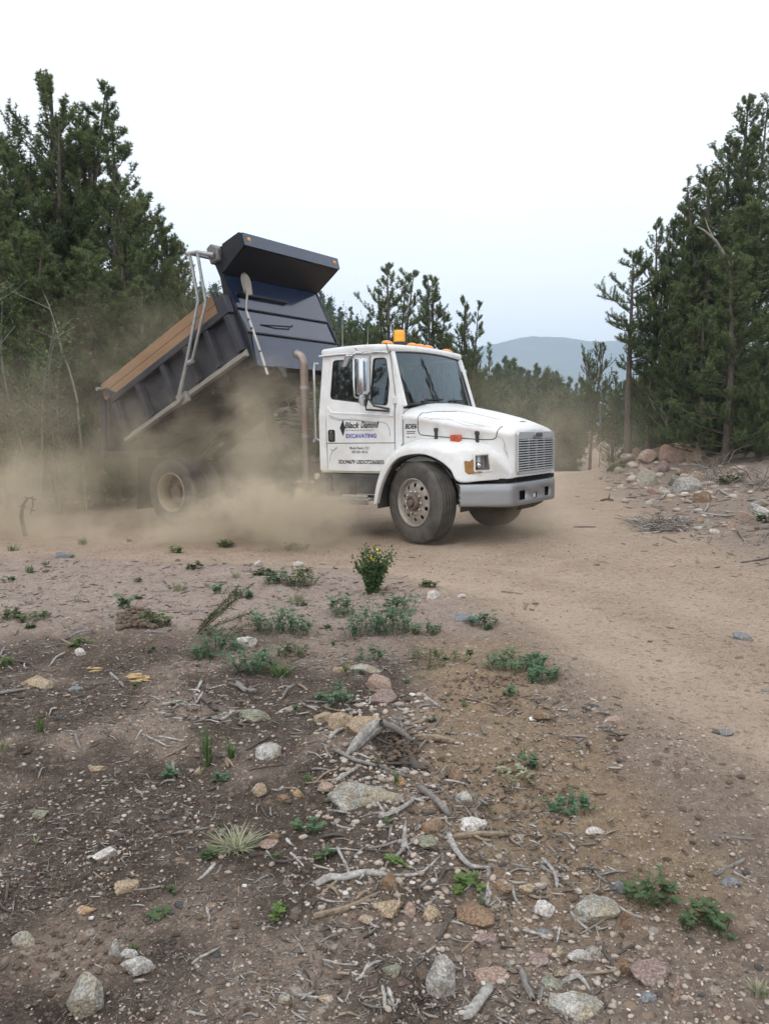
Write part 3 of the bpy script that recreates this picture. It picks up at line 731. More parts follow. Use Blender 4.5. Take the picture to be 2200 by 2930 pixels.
for s in (-1, 1):
    fr = fender_rows(s)
    f = MB().grid(fr)
    me = f.mesh('fender')
    # open the lamp recess in the swept face
    bm = bmesh.new(); bm.from_mesh(me); kill = []
    bmesh.ops.subdivide_edges(bm, edges=bm.edges[:], cuts=1, use_grid_fill=True)
    for fc in bm.faces:
        c = fc.calc_center_median()
        if .735 < c.x < .872 and .90 < c.z < 1.088 and abs(c.y) < 1.03 and abs(c.y) > .83: kill.append(fc)
    bmesh.ops.delete(bm, geom=kill, context='FACES'); bm.to_mesh(me); bm.free()
    o = link('fender', me, M_WHITE2, truck)
    for p in me.polygons: p.use_smooth = True
    md = o.modifiers.new('t', 'SOLIDIFY'); md.thickness = .012; md.offset = 0
    fenders.append(o)
bpy.context.view_layer.update()
bmt = bmesh.new(); bmt.from_mesh(hood_me_src); bmt.from_mesh(fenders[0].data)
BV = BVHTree.FromBMesh(bmt)
def ynear(x, z, off=.003):
    h = BV.ray_cast(Vector((x, -2, z)), Vector((0, 1, 0)))
    return (h[0].y - off) if h[0] is not None else -.95
def ztop(x, y, off=.003):
    h = BV.ray_cast(Vector((x, y, 3)), Vector((0, 0, -1)))
    return (h[0].z + off) if h[0] is not None else 1.5
# engine bay filler behind the wheel arch
MB().box(-.3, .95, -.55, .55, .62, 1.2).build('engine_block', M_FRAME, truck)
for s in (-1, 1):
    wl = MB(); rows_ = []
    for a in np.linspace(-.15, pi + .15, 16):
        rows_.append([(.02 + .60 * cos(a), s * 1.12, .50 + .585 * sin(a)), (.02 + .60 * cos(a), s * .62, .50 + .585 * sin(a))])
    wl.grid(rows_).build('wheel_well', M_FRAME, truck, solid=.01)
    MB().box(-.60, .62, s * .62 - .01, s * .62 + .01, .6, 1.15).build('inner_fender', M_FRAME, truck)
# body seams on the hood side
seam = bez([(-.06, 0, 1.60), (-.075, 0, 1.45), (-.055, 0, 1.345), (.06, 0, 1.318), (.5, 0, 1.283), (.78, 0, 1.262), (.87, 0, 1.275), (.895, 0, 1.34), (.905, 0, 1.42)], 60)
MB().tube([(p.x, ynear(p.x, p.z, .0), p.z) for p in seam], .0055, 6).build('panel_seam', M_DARK, hood, smooth=True)
sp_ = [Vector((-.06, ynear(-.06, 1.60, 0), 1.60))] + [Vector((-.045 + .03 * i, -.88 + .05 * i, ztop(-.045 + .03 * i, -.88 + .05 * i, 0))) for i in range(1, 5)] + [Vector((.10 + .05 * i, -.66 + .045 * i, ztop(.10 + .05 * i, -.66 + .045 * i, 0))) for i in range(4)]
MB().tube(sp_, .005, 6).build('panel_seam', M_DARK, hood, smooth=True)
MB().tube([(-.283, ynear(-.28, z, .0) if z > 1.17 else -.955, z) for z in np.linspace(1.14, 1.60, 12)], .005, 6).build('panel_seam', M_DARK, hood, smooth=True)
MB().tube([(x, ynear(x, 1.575, .0), 1.575) for x in np.linspace(-.372, -.285, 3)], .004, 6).build('panel_seam', M_DARK, hood)
MB().tube([(x, -.55 + .17 * x, ztop(x, -.55 + .17 * x, -.0005)) for x in np.linspace(.25, .80, 14)], .0035, 6).build('hood_crease', M_PIN, hood, smooth=True)
# pinstripes
def hpin(pts, par, r=.0022): pin(pts, par, r, lambda x, z: ynear(x, z, .001))
hpin([(.0, 1.545), (.2, 1.515), (.42, 1.50), (.6, 1.455), (.74, 1.43)], hood)
hpin([(.08, 1.51), (.25, 1.53), (.45, 1.47), (.6, 1.43), (.82, 1.42)], hood)
hpin([(-.12, 1.175), (.0, 1.155), (.2, 1.165), (.33, 1.135), (.42, 1.12), (.55, 1.13), (.66, 1.03), (.70, .93)], fenders[0])
hpin([(.1, 1.19), (.26, 1.14), (.4, 1.15), (.5, 1.10)], fenders[0])
hpin([(.90, 1.30), (.955, 1.25), (.985, 1.15), (1.01, 1.03)], hood); hpin([(.97, 1.22), (.965, 1.14), (.995, 1.08)], hood)
# number on the hood side
text('BDE6', -.258, -.092, 1.405, 1.468, M_INK, hood, name='unit_number', y=lambda x, z: ynear(x, z, .002), shear=.25, bold=.035)
text('PRICE 000 00', -.225, -.10, 1.366, 1.380, M_PIN, hood, name='small_print', y=lambda x, z: ynear(x, z, .002), bold=.01) if False else None
dl = MB()
for (a, b, z) in ((-.235, -.11, 1.372), (-.235, -.12, 1.350), (-.235, -.19, 1.302), (-.17, -.155, 1.302), (-.13, -.11, 1.302)):
    dl.add([(a, ynear(a, z, .002), z - .006), (b, ynear(b, z, .002), z - .006), (b, ynear(b, z, .002), z + .006), (a, ynear(a, z, .002), z + .006)], [(0, 1, 2, 3)])
dl.build('small_print', M_PIN, hood)
# rubber hood latches, side marker
for x, z0, z1 in ((.175, 1.265, 1.41), (.685, 1.215, 1.365)):
    y = ynear(x, 1.3)
    for s in (-1, 1):
        yy = y if s == -1 else -y
        lt = MB(); lt.box(x - .018, x + .018, yy - .018, yy + .018, z0 + .02, z1 - .035); lt.box(x - .024, x + .024, yy - .024, yy + .024, z1 - .045, z1); lt.box(x - .022, x + .022, yy - .02, yy + .02, z0, z0 + .028)
        lt.build('hood_latch', M_RUB, truck, bevel=.006)
for s in (-1, 1):
    y = s * abs(ynear(.45, 1.27)); sg = MB(); sg.box(.385, .515, min(y, y + s * .07), max(y, y + s * .07), 1.222, 1.328)
    o = sg.build('turn_signal', M_ORL, truck, bevel=.012)
    MB().box(.40, .49, min(y, y + s * .06), max(y, y + s * .06), 1.205, 1.224).build('signal_base', M_RUB, o)
    MB().box(.447, .452, min(y, y + s * .0715), max(y, y + s * .0715), 1.224, 1.326).build('lens_rib', M_DARK, o)

# headlights in the swept faces
for s in (-1, 1):
    A = Vector((.735, s * .998, .90)); B = Vector((.868, s * .868, .90)); up = Vector((0, 0, 1)); e = (B - A).normalized(); nrm = Vector((e.y * -1 * s * -1, 0, 0))
    nrm = e.cross(up); nrm = nrm if nrm.y * s > 0 else -nrm
    Wd = (B - A).length; Hh = .188
    def hp_(u, v, d): return A + e * u * Wd + up * v * Hh + nrm * d
    hl = MB()
    fr0 = [hp_(u, v, .012) for u, v in ((-.10, -.08), (1.10, -.08), (1.10, 1.08), (-.10, 1.08))]
    frw = [hp_(u, v, .026) for u, v in ((-.09, -.07), (1.09, -.07), (1.09, 1.07), (-.09, 1.07))]
    fr1 = [hp_(u, v, .024) for u, v in ((.02, .02), (.98, .02), (.98, .98), (.02, .98))]
    fr2 = [hp_(u, v, -.10) for u, v in ((.14, .12), (.86, .12), (.86, .88), (.14, .88))]
    hl.add(fr1 + fr2, [(0, 1, 5, 4), (1, 2, 6, 5), (2, 3, 7, 6), (3, 0, 4, 7), (4, 5, 6, 7)])
    hl_o = hl.build('headlight', mat('lamp_bucket', (.42, .43, .44), .35, .4, dirt=.3), truck, solid=.004)
    bz = MB(); bz.add(fr0 + frw + fr1, [(0, 1, 5, 4), (1, 2, 6, 5), (2, 3, 7, 6), (3, 0, 4, 7), (4, 5, 9, 8), (5, 6, 10, 9), (6, 7, 11, 10), (7, 4, 8, 11)]); bz.build('lamp_surround', M_WHITE2, hl_o, bevel=.004)
    c0 = hp_(.34, .33, -.05); pr = []
    bb = bmesh.new(); bmesh.ops.create_uvsphere(bb, u_segments=18, v_segments=12, radius=.042)
    for v in bb.verts: v.co = c0 + Vector((v.co.x, v.co.y, v.co.z))
    m_ = bpy.data.meshes.new('lamp'); bb.to_mesh(m_); bb.free()
    for p in m_.polygons: p.use_smooth = True
    link('lamp', m_, M_CHROME, hl_o)
    bb = MB(); c1 = hp_(.32, .70, -.055); bb.tube([c1 + up * -.035, c1 + up * .045], [.040, .034], 14); bb.build('lamp_housing', M_GRILLE, hl_o, smooth=True)
# weathered foam patch beside the near lamp
pt = MB(); outl = [(.648, 1.0), (.66, 1.022), (.70, 1.012), (.738, 1.03), (.742, .90), (.80, .897), (.835, .888), (.80, .872), (.77, .882), (.74, .868), (.70, .862), (.66, .858), (.655, .92)]
fine = [(q.x, q.z) for q in bez([(a, 0, b) for a, b in outl + outl[:1]], 60)]
tri = tessellate_polygon([[Vector((a, b, 0)) for a, b in fine[:-1]]])
ya, yb2 = ynear(.65, .94), ynear(.715, .88)
pt.add([(a, ya + (yb2 - ya) * (a - .65) / .065 - .016, b) for a, b in fine[:-1]], tri); pt.build('torn_patch', M_RUST, truck, solid=.010)

# --- grille
gq = MB()
def gfr(x, y0, y1, z0, z1, r=.05, n=5): return [(x, p[0], p[1]) for p in round_poly([(y0, z0), (y1, z0), (y1, z1), (y0, z1)], r, n)]
o_ = gfr(1.068, -.555, .555, .835, 1.352); i_ = gfr(1.088, -.53, .53, .87, 1.262, .02)
o2 = gfr(1.094, -.548, .548, .842, 1.345, .045)
kk = len(o_)
gq.add(o_, []); gq.add(o2, []); gq.add(i_, []); gq.add([(1.062, a, b) for _, a, b in i_], [])
for j in range(kk):
    j2 = (j + 1) % kk; gq.f += [(j, j2, kk + j2, kk + j), (kk + j, kk + j2, 2 * kk + j2, 2 * kk + j), (2 * kk + j, 2 * kk + j2, 3 * kk + j2, 3 * kk + j)]
grille = gq.build('grille', M_GRILLE, truck)
for p in grille.data.polygons: p.use_smooth = False
MB().box(1.066, 1.069, -.54, .54, .85, 1.3).build('grille_backing', M_BLACK, grille)
slat = MB().box(1.074, 1.112, -.535, .535, -.008, .006); slo = slat.build('slat', M_GRILLE, grille, bevel=.003)
for i in range(13):
    z = .888 + i * .0300
    q = slo if i == 0 else slo.copy()
    if i: COL.objects.link(q)
    q.location.z = z
for y in (-.24, .0, .24):
    MB().box(1.069, 1.090, y - .012, y + .012, .868, 1.262).build('grille_bar', M_GRILLE, grille)
em = MB(); em.add([(1.097, .15 * cos(a) * abs(cos(a)) ** -.35 * .8 if abs(cos(a)) > 1e-3 else 0, 1.302 + .032 * (abs(sin(a)) ** .6) * (1 if sin(a) > 0 else -1)) for a in np.linspace(0, 2 * pi, 25)[:-1]], [tuple(range(24))])
em.build('badge', M_CHROME, grille, solid=.02, off=1)
em = MB(); em.add([(1.120, .095 * cos(a), 1.302 + .019 * sin(a)) for a in np.linspace(0, 2 * pi, 25)[:-1]], [tuple(range(24))]); em.build('badge_plate', M_PLAST, grille)
# small intake mark on hood nose
MB().add([(.90, -.13, ztop(.90, -.13)), (.94, -.13, ztop(.94, -.13)), (.94, .03, ztop(.94, .03)), (.90, .03, ztop(.90, .03))], [(0, 1, 2, 3)]).build('hood_emblem', M_PIN, hood)

# --- bumper: swept steel channel with holes
def bump_holes():
    pts = [(.60, -1.155), (.62, -1.165), (1.06, -.80), (1.105, -.74), (1.115, -.68), (1.115, .68), (1.105, .74), (1.06, .80), (.62, 1.165), (.60, 1.155)]
    pts = [(.605, -1.15), (.635, -1.165), (1.05, -.815), (1.09, -.772), (1.112, -.72), (1.115, -.65), (1.115, -.575), (1.115, -.40), (1.115, -.165), (1.115, -.045), (1.115, .19), (1.115, .33), (1.115, .48), (1.112, .53), (1.095, .57), (1.05, .62), (.635, 1.165), (.605, 1.15)]
    zl = lambda k: .47
    rows_ = []
    zs_ = [.745, .738, .715, .645, .595, .53, .50, .475, .462]
    off = [-.045, -.012, 0, 0, 0, 0, 0, -.004, -.02]
    for z, o in zip(zs_, off):
        r = []
        for (x, y) in pts:
            l = sqrt(x * x * 0 + 1); r.append((x + o, y + (-o if y < 0 else o) * .3, z if not (z < .5 and abs(y) > 1) else z + .02))
        rows_.append(r)
    b = MB().grid(rows_); k_ = len(pts); keep = []
    holes = {(3, 6), (4, 6), (3, 10), (4, 10), (4, 8)}
    n = 0
    for i in range(len(rows_) - 1):
        for j in range(k_ - 1):
            if (i, j) not in holes: keep.append(b.f[n])
            n += 1
    b.f = keep
    return b
bumper = bump_holes().build('bumper', M_BUMP, truck, solid=.010)
for p in bumper.data.polygons: p.use_smooth = True
sharp(bumper.data, 50)
MB().box(1.02, 1.06, -.6, .5, .50, .72).build('bumper_backing', M_BLACK, bumper)
MB().box(1.095, 1.099, -.12, -.06, .535, .585).build('torn_paper', M_WHITE, bumper)
MB().box(.62, 1.0, -.78, .78, .735, .80).build('bumper_gap', M_BLACK, bumper)
for z in (.56, .62): MB().tube([(.60, -1.10, z), (.63, -1.17, z)], .01, 8).build('bumper_bolt', M_GALV, bumper)
# tow pan under the bumper centre
MB().add([(1.09, -.5, .46), (1.09, .20, .46), (1.0, .10, .40), (1.0, -.4, .40)], [(0, 1, 2, 3)]).build('skid_pan', M_FRAME, truck, solid=.01)

# --- wheels
def wheel_mesh(front=True):
    tyre = MB()
    R = .505; W = .14
    prof = [(-.10, .292), (-.135, .31), (-.148, .36), (-.150, .41), (-.143, .455), (-.132, .483), (-.115, .497)]
    tre = []
    for c in (-.09, -.045, 0, .045, .09): tre += [(c - .006 - .016, R), (c - .006, R), (c - .005, R - .014), (c + .005, R - .014), (c + .006, R), (c + .022, R)]
    prof = prof + tre + [(-a, r) for a, r in prof[::-1]]
    tyre.lathe(prof, (0, 0, 0), 'y', 72)
    rim = MB()
    rp = [(-.128, .302), (-.140, .300), (-.142, .288), (-.128, .280), (-.11, .270), (-.06, .262), (.05, .262), (.12, .285), (.135, .30)]
    rim.lathe(rp, (0, 0, 0), 'y', 60)
    return tyre, rim
def disc_with_holes(yf, r0, r1, nh, hr, hrad, nr=26, na=160):
    d = MB(); rows_ = []
    rs = np.linspace(r0, r1, nr)
    for r in rs: rows_.append([(r * cos(2 * pi * j / na), yf(r), r * sin(2 * pi * j / na)) for j in range(na + 1)])
    d.grid(rows_); keep = []; n = 0
    for i in range(nr - 1):
        for j in range(na):
            r = (rs[i] + rs[i + 1]) / 2; a = 2 * pi * (j + .5) / na; ok = True
            for h in range(nh):
                ha = 2 * pi * (h + .5) / nh
                if (r * cos(a) - hr * cos(ha)) ** 2 + (r * sin(a) - hr * sin(ha)) ** 2 < hrad ** 2: ok = False
            if ok: keep.append(d.f[n])
            n += 1
    d.f = keep; return d
def make_front_wheel(s):
    w = empty('front_wheel'); w.parent = truck
    t_, r_ = wheel_mesh()
    ty = t_.build('tyre', M_TYRE, w, smooth=True); ri = r_.build('rim', M_RIM, w, smooth=True)
    d = disc_with_holes(lambda r: -.115 + .35 * max(0, r - .20) ** 1.0 - .0 * r, .095, .275, 10, .215, .026)
    d.build('disc', M_RIM, w, smooth=True, solid=.012)
    MB().lathe([(.02, .26), (.02, .0)], (0, 0, 0), 'y', 40).build('brake_drum', M_BLACK, w)
    hb = MB(); hb.lathe([(-.115, .10), (-.165, .095), (-.175, .085), (-.175, .07), (-.16, .066), (-.16, .045), (-.20, .042), (-.205, .03), (-.205, 0)], (0, 0, 0), 'y', 32); hb.build('hub', M_HUB, w, smooth=True)
    n0 = MB().lathe([(-.10, .017), (-.145, .017), (-.15, .012), (-.15, 0)], (0, 0, 0), 'y', 8).build('lug_nut', M_CHROME, w, smooth=True)
    for k_ in range(10):
        q = n0 if k_ == 0 else n0.copy()
        if k_: COL.objects.link(q)
        a = 2 * pi * k_ / 10; q.location = (.137 * cos(a), 0, .137 * sin(a))
    rot = radians(-18)          # steered towards the near side
    w.location = (0, s * .99, .505)
    w.rotation_euler = (0, 0, rot) if s == -1 else (0, 0, rot + pi)
    return w
make_front_wheel(-1); make_front_wheel(1)
def make_rear_wheel(s, outer):
    w = empty('rear_wheel'); w.parent = truck
    t_, r_ = wheel_mesh()
    t_.build('tyre', M_TYRE, w, smooth=True); r_.build('rim', M_RIMC, w, smooth=True)
    d = disc_with_holes(lambda r: .07 + .25 * max(0, r - .2), .10, .268, 8, .21, .024)
    d.build('disc', M_HUB, w, smooth=True, solid=.012)
    if outer:
        hb = MB(); hb.lathe([(.09, .14), (.04, .13), (.03, .11), (-.04, .10), (-.05, .08), (-.05, 0)], (0, 0, 0), 'y', 28); hb.build('hub', M_HUB, w, smooth=True)
    w.location = (-4.33, s * (1.05 if outer else .735), .505); w.rotation_euler = (0, 0, 0 if s == -1 else pi)
    if not outer: w.rotation_euler = (0, 0, pi if s == -1 else 0)
for s in (-1, 1):
    for o_f in (True, False): make_rear_wheel(s, o_f)
ax = MB(); ax.tube([(-4.33, -.8, .505), (-4.33, .8, .505)], .07, 12); ax.lathe([(-.2, 0), (-.15, .16), (0, .21), (.15, .16), (.2, 0)], (-4.33, 0, .52), 'y', 20); ax.build('rear_axle', M_FRAME, truck, smooth=True)
ax = MB(); ax.box(-.06, .06, -.85, .85, .40, .50); ax.build('front_axle', M_FRAME, truck, bevel=.02)
ax = MB(); ax.tube([(-.7, 0, .62), (-2.4, 0, .58), (-4.2, 0, .54)], .05, 10); ax.build('drive_shaft', M_FRAME, truck, smooth=True)
ax = MB(); ax.box(-1.35, -.35, -.28, .28, .42, .85); ax.build('gearbox', M_FRAME, truck, bevel=.06)
for s in (-1, 1):
    ax = MB(); ax.tube(bez([(-.75, s * .45, .66), (0, s * .45, .50), (.75, s * .45, .68)], 10), .03, 8); ax.build('leaf_spring', M_FRAME, truck)
    ax = MB(); ax.tube(bez([(-5.1, s * .48, .66), (-4.33, s * .48, .44), (-3.6, s * .48, .68)], 10), .035, 8); ax.build('leaf_spring', M_FRAME, truck)
fm = MB()
for s in (-1, 1): fm.box(-5.55, 1.0, s * .43 - .04, s * .43 + .04, .68, .93)
for x in (-5.4, -4.6, -3.6, -2.5, -1.8): fm.box(x - .05, x + .05, -.39, .39, .72, .9)
fm.build('chassis_frame', M_FRAME, truck, bevel=.01)

# tank, step, steps, exhaust
MB().box(-1.40, -.62, -.985, -.5, .56, .84).build('battery_box', M_PLAST, truck, bevel=.03, seg=3)
MB().box(-1.72, -1.43, -.97, -.5, .56, .80).build('tool_box', M_PLAST, truck, bevel=.03, seg=3)
for x in (-1.02,): MB().box(x - .01, x + .01, -.998, -.986, .57, .80).build('box_rib', M_PLAST, truck)
MB().box(-.98, -.66, -1.0, -.987, .565, .58).build('box_trim', M_GALV, truck)
cp = MB(); cp.lathe([(0, .0), (0, .042), (-.035, .042), (-.045, .03), (-.045, 0)], (-1.63, -.985, .79), 'y', 18); cp.build('filler_cap', mat('dusty_cap', (.45, .40, .32), .6), truck, smooth=True)
stp = MB().box(-1.60, -.66, -1.20, -.93, .505, .53).box(-1.60, -.66, -1.205, -1.19, .46, .53); stp_o = stp.build('step', M_DIAM, truck, bevel=.008)
tr_ = MB()
for i in range(22):
    for j in range(3):
        x = -1.56 + i * .041; y = -1.16 + j * .07
        tr_.bar((x, y, .532), (x + .022, y + (.02 if (i + j) % 2 else -.02), .532), .007, .005)
tr_.build('tread', M_CHROME, stp_o)
for x in (-1.5, -.75): MB().bar((x, -1.0, .52), (x, -.45, .72), .05, .03).build('step_bracket', M_FRAME, truck)
# running tank on the far side
tk = MB(); tk.tube([(-1.75, .82, .66), (-.62, .82, .66)], .22, 24); tk.build('fuel_tank', M_GALV, truck, smooth=True)
ex = MB(); ex.tube(bez([(-1.93, -.86, .58), (-1.93, -.86, 1.5), (-1.93, -.86, 2.22), (-1.94, -.86, 2.33), (-1.98, -.865, 2.41), (-2.06, -.87, 2.455)], 30), .056, 18, cap=False)
exo = ex.build('exhaust_stack', M_EXH, truck, smooth=True, solid=.004)
for z in (1.99, 1.33):
    MB().lathe([(-.022, .060), (-.022, .064), (.022, .064), (.022, .060)], (-1.93, -.86, z), 'z', 20).build('clamp', M_GALV, exo, smooth=True)
    MB().box(-1.99, -1.975, -.89, -.83, z - .015, z + .015).build('clamp_lug', M_GALV, exo)
MB().tube([(-1.93, -.86, .60), (-1.85, -.7, .52), (-1.6, -.5, .5)], .05, 12).build('exhaust_elbow', M_EXH, exo, smooth=True)
# rear mud flaps and fender brackets
for s in (-1, 1):
    MB().add([(-5.02, s * .62, 1.02), (-5.02, s * 1.2, 1.02), (-5.10, s * 1.2, .22), (-5.10, s * .62, .22)], [(0, 1, 2, 3)]).build('mud_flap', M_RUB, truck, solid=.012)
for s in (-1, 1):
    MB().box(-5.62, -5.5, s * .35 - .12, s * .35 + .12, .55, .95).build('hinge_block', M_FRAME, truck, bevel=.02)

# --- mirrors
for s in (-1, 1):
    mr_ = MB(); yb = s * 1.26
    mr_.box(-.70, -.60, yb - .095, yb + .095, 1.84, 2.27) if False else None
    sh = []
    for z, k_ in ((1.835, .75), (1.85, .95), (1.88, 1), (2.22, 1), (2.26, .95), (2.275, .75)):
        ring = []
        for a in np.linspace(0, 2 * pi, 25)[:-1]:
            cx = cos(a); cy = sin(a); ex_ = .45
            ring.append((-.655 + .055 * k_ * (abs(cx) ** ex_) * (1 if cx > 0 else -1), yb + .10 * k_ * (abs(cy) ** ex_) * (1 if cy > 0 else -1), z))
        sh.append(ring + ring[:1])
    mir = MB().grid(sh)
    mir.add(sh[0][:-1], [tuple(range(24))]); mir.add(sh[-1][:-1], [tuple(range(24))])
    mo = mir.build('mirror', M_MIRG, truck, smooth=True)
    cv = MB(); ring = [(-.70 + .012 * cos(a), yb + .095 * cos(a) * 0 + .09 * sin(a), 1.78 + .075 * cos(a)) for a in np.linspace(0, 2 * pi, 21)[:-1]]
    cv.lathe([(-.03, 0), (-.025, .05), (0, .08), (.015, .083), (.015, 0)], (-.68, yb, 1.775), 'x', 24); cv.build('convex_mirror', M_MIRG, mo, smooth=True)
    br = MB(); br.tube(bez([(-.60, s * .94, 2.375), (-.66, s * 1.2, 2.345), (-.69, s * 1.39, 2.335), (-.70, s * 1.40, 2.25), (-.70, s * 1.40, 1.86), (-.69, s * 1.36, 1.80), (-.66, s * 1.24, 1.79)], 40), .012, 8)
    br.tube([(-.50, s * .95, 2.36), (-.62, s * 1.24, 2.36), (-.86, s * 1.26, 2.37)], .009, 8)
    br.tube([(-.62, s * 1.16, 2.33), (-.66, s * 1.13, 1.84), (-.665, s * 1.12, 1.80)], .012, 8)
    br.tube([(-.50, s * .93, 2.37), (-.51, s * .96, 2.46)], .008, 6)
    br.build('mirror_bracket', M_CHROME, mo, smooth=True)
    lb = MB(); lb.tube([(-.44, s * 1.02, 1.655), (-.60, s * 1.13, 1.70), (-.665, s * 1.16, 1.80), (-.72, s * 1.13, 1.70), (-.74, s * 1.10, 1.655), (-.44, s * 1.03, 1.63)], .014, 8); lb.build('mirror_foot', M_PLAST, mo, smooth=True)
    sp2 = MB(); sp2.bar((-1.0, s * 1.18, 2.20), (-.86, s * 1.26, 2.33), .10, .03); sp2.build('spot_mirror', M_MIRG, mo, bevel=.012)

# --- roof lights, beacon, aerials
def mlight(x, y):
    z = 2.518 - .025 * (y / .915) ** 2 - .03 * ((x + 1.025) / .575) ** 2
    b = bmesh.new(); bmesh.ops.create_uvsphere(b, u_segments=20, v_segments=12, radius=1)
    for v in b.verts: v.co = Vector((x + v.co.x * .085 - (.02 * v.co.z), y + v.co.y * .062, z + max(v.co.z, -.1) * .048))
    me = bpy.data.meshes.new('marker_light'); b.to_mesh(me); b.free()
    for p in me.polygons: p.use_smooth = True
    o = link('marker_light', me, M_AMB, truck)
    MB().lathe([(0, .066), (.008, .066), (.008, 0)], (x, y, z - .006), 'z', 20).build('marker_base', M_DARK, o)
for y in (-.80, -.20, 0, .20, .72): mlight(-.60, y)
zr = 2.512
bc = MB(); bc.lathe([(0, .105), (.03, .105), (.065, .088), (.07, .08), (.07, 0)], (-.86, -.12, zr), 'z', 28); bco = bc.build('beacon', M_DARK, truck, smooth=True)
bc = MB(); bc.lathe([(.07, .078), (.085, .080), (.15, .076), (.152, .079), (.158, .079), (.16, .076), (.215, .074), (.226, .066), (.228, 0)], (-.86, -.12, zr), 'z', 28); bc.build('beacon_lens', M_AMB2, bco, smooth=True)
for (x, y, h_, r) in ((-1.45, -.62, .42, .004), (-1.05, -.60, .28, .003)):
    an = MB(); an.tube([(x, y, 2.48), (x + .01, y, 2.48 + h_)], [r * 1.5, r], 6); an.lathe([(0, .03), (.015, .026), (.03, .012), (.07, .008)], (x, y, 2.475), 'z', 14); an.build('aerial', M_GALV, truck)
cb = MB(); cb.tube(bez([(-1.45, -.62, 2.50), (-1.2, -.75, 2.50), (-1.05, -.9, 2.46), (-.85, -1.02, 2.36)], 16), .004, 5); cb.tube(bez([(-.86, -.12, 2.56), (-.6, .3, 2.50), (-.5, .85, 2.44)], 12), .003, 5); cb.build('aerial_cable', M_DARK, truck)

# ------------------------------------------------------------------ dump bed (own frame: u along the bed, w up)
TILT = radians(24)
bedM = Matrix.Translation((-5.35, 0, 1.28)) @ Matrix.Rotation(-TILT, 4, 'Y')
bf = MB(); bf.box(0, 2.86, -1.06, 1.06, -.03, .02)
for s in (-1, 1): bf.box(-.15, 2.7, s * .42 - .05, s * .42 + .05, -.22, -.03)
for i in range(8): bf.box(.1 + i * .36, .17 + i * .36, -1.0, 1.0, -.11, -.03)
bed = bf.build('dump_bed', M_BEDB, truck); bed.matrix_local = bedM
def tb(x, z):
    return ((x + 5.35) * cos(TILT) + (z - 1.28) * sin(TILT), -(x + 5.35) * sin(TILT) + (z - 1.28) * cos(TILT))
for s in (-1, 1):
    def yb_(a, b): return (min(s * a, s * b), max(s * a, s * b))
    MB().box(0, 2.88, *yb_(1.06, 1.075), .02, .74).build('side_wall', M_SIDE, bed)
    MB().box(-.02, 2.90, *yb_(1.076, 1.19), .665, .765).build('top_rail', M_SIDE, bed, bevel=.008)
    rr2 = MB(); y0, y1 = 1.076, 1.19
    rr2.add([(0, s * y0, .115), (2.88, s * y0, .115), (2.88, s * y1, .035), (0, s * y1, .035), (0, s * y0, .0), (2.88, s * y0, .0), (2.88, s * y1, -.01), (0, s * y1, -.01)],
            [(0, 1, 2, 3), (7, 6, 5, 4), (3, 2, 6, 7), (0, 4, 5, 1), (0, 3, 7, 4), (1, 5, 6, 2)]); rr2.build('rub_rail', M_RAILG, bed, bevel=.004)
    for u in (.04, .66, 1.30, 1.86, 2.34, 2.80):
        rb_ = MB(); wd = .07
        rb_.add([(u - wd, s * 1.076, .12), (u + wd, s * 1.076, .12), (u + wd, s * 1.076, .664), (u - wd, s * 1.076, .664),
                 (u - wd * .7, s * 1.165, .10), (u + wd * .7, s * 1.165, .10), (u + wd * .7, s * 1.18, .664), (u - wd * .7, s * 1.18, .664)],
                [(0, 3, 2, 1), (4, 5, 6, 7), (0, 4, 7, 3), (1, 2, 6, 5), (0, 1, 5, 4), (3, 7, 6, 2)]); rb_.build('side_rib', M_SIDE, bed, bevel=.006)
    # sideboards
    MB().box(-.02, 2.66, *yb_(1.10, 1.14), .768, .915).build('sideboard', M_WOODB, bed, bevel=.005)
    MB().box(-.16, 2.68, *yb_(1.103, 1.143), .918, 1.065).build('sideboard', M_WOODB, bed, bevel=.005)
    MB().box(-.16, -.02, *yb_(1.12, 1.15), .80, .93).build('sideboard_splice', M_WOODB, bed)
    MB().box(2.66, 2.74, *yb_(1.08, 1.15), .76, 1.08).build('sideboard_post', M_SIDE, bed, bevel=.01)
    MB().box(2.70, 2.90, *yb_(1.05, 1.19), .74, .95).build('corner_post', M_SIDE, bed, bevel=.02)
    # headboard side plate
    sp3 = MB(); poly = [(2.70, -.05), (2.93, -.15), (2.945, .33), (2.93, 1.27), (3.03, 1.46), (2.90, 1.55), (2.86, 1.2), (2.83, .95), (2.72, .62)]
    poly = [(2.76, -.13), (2.925, -.15), (2.965, .33), (2.925, .74), (2.925, 1.30), (3.03, 1.47), (2.95, 1.70), (2.84, 1.66), (2.86, 1.25), (2.80, .95), (2.76, .4)]
    sp3.prism(poly, *yb_(1.03, 1.07)); sp3.build('headboard_cheek', M_BEDB, bed)
    cp3 = MB(); cp3.prism([(2.93, 1.27), (3.45, 1.385), (3.487, 1.56), (3.44, 1.605), (3.10, 1.63), (3.03, 1.47)], *yb_(1.045, 1.075)); cp3.build('canopy_cheek', M_BEDB, bed, bevel=.004)
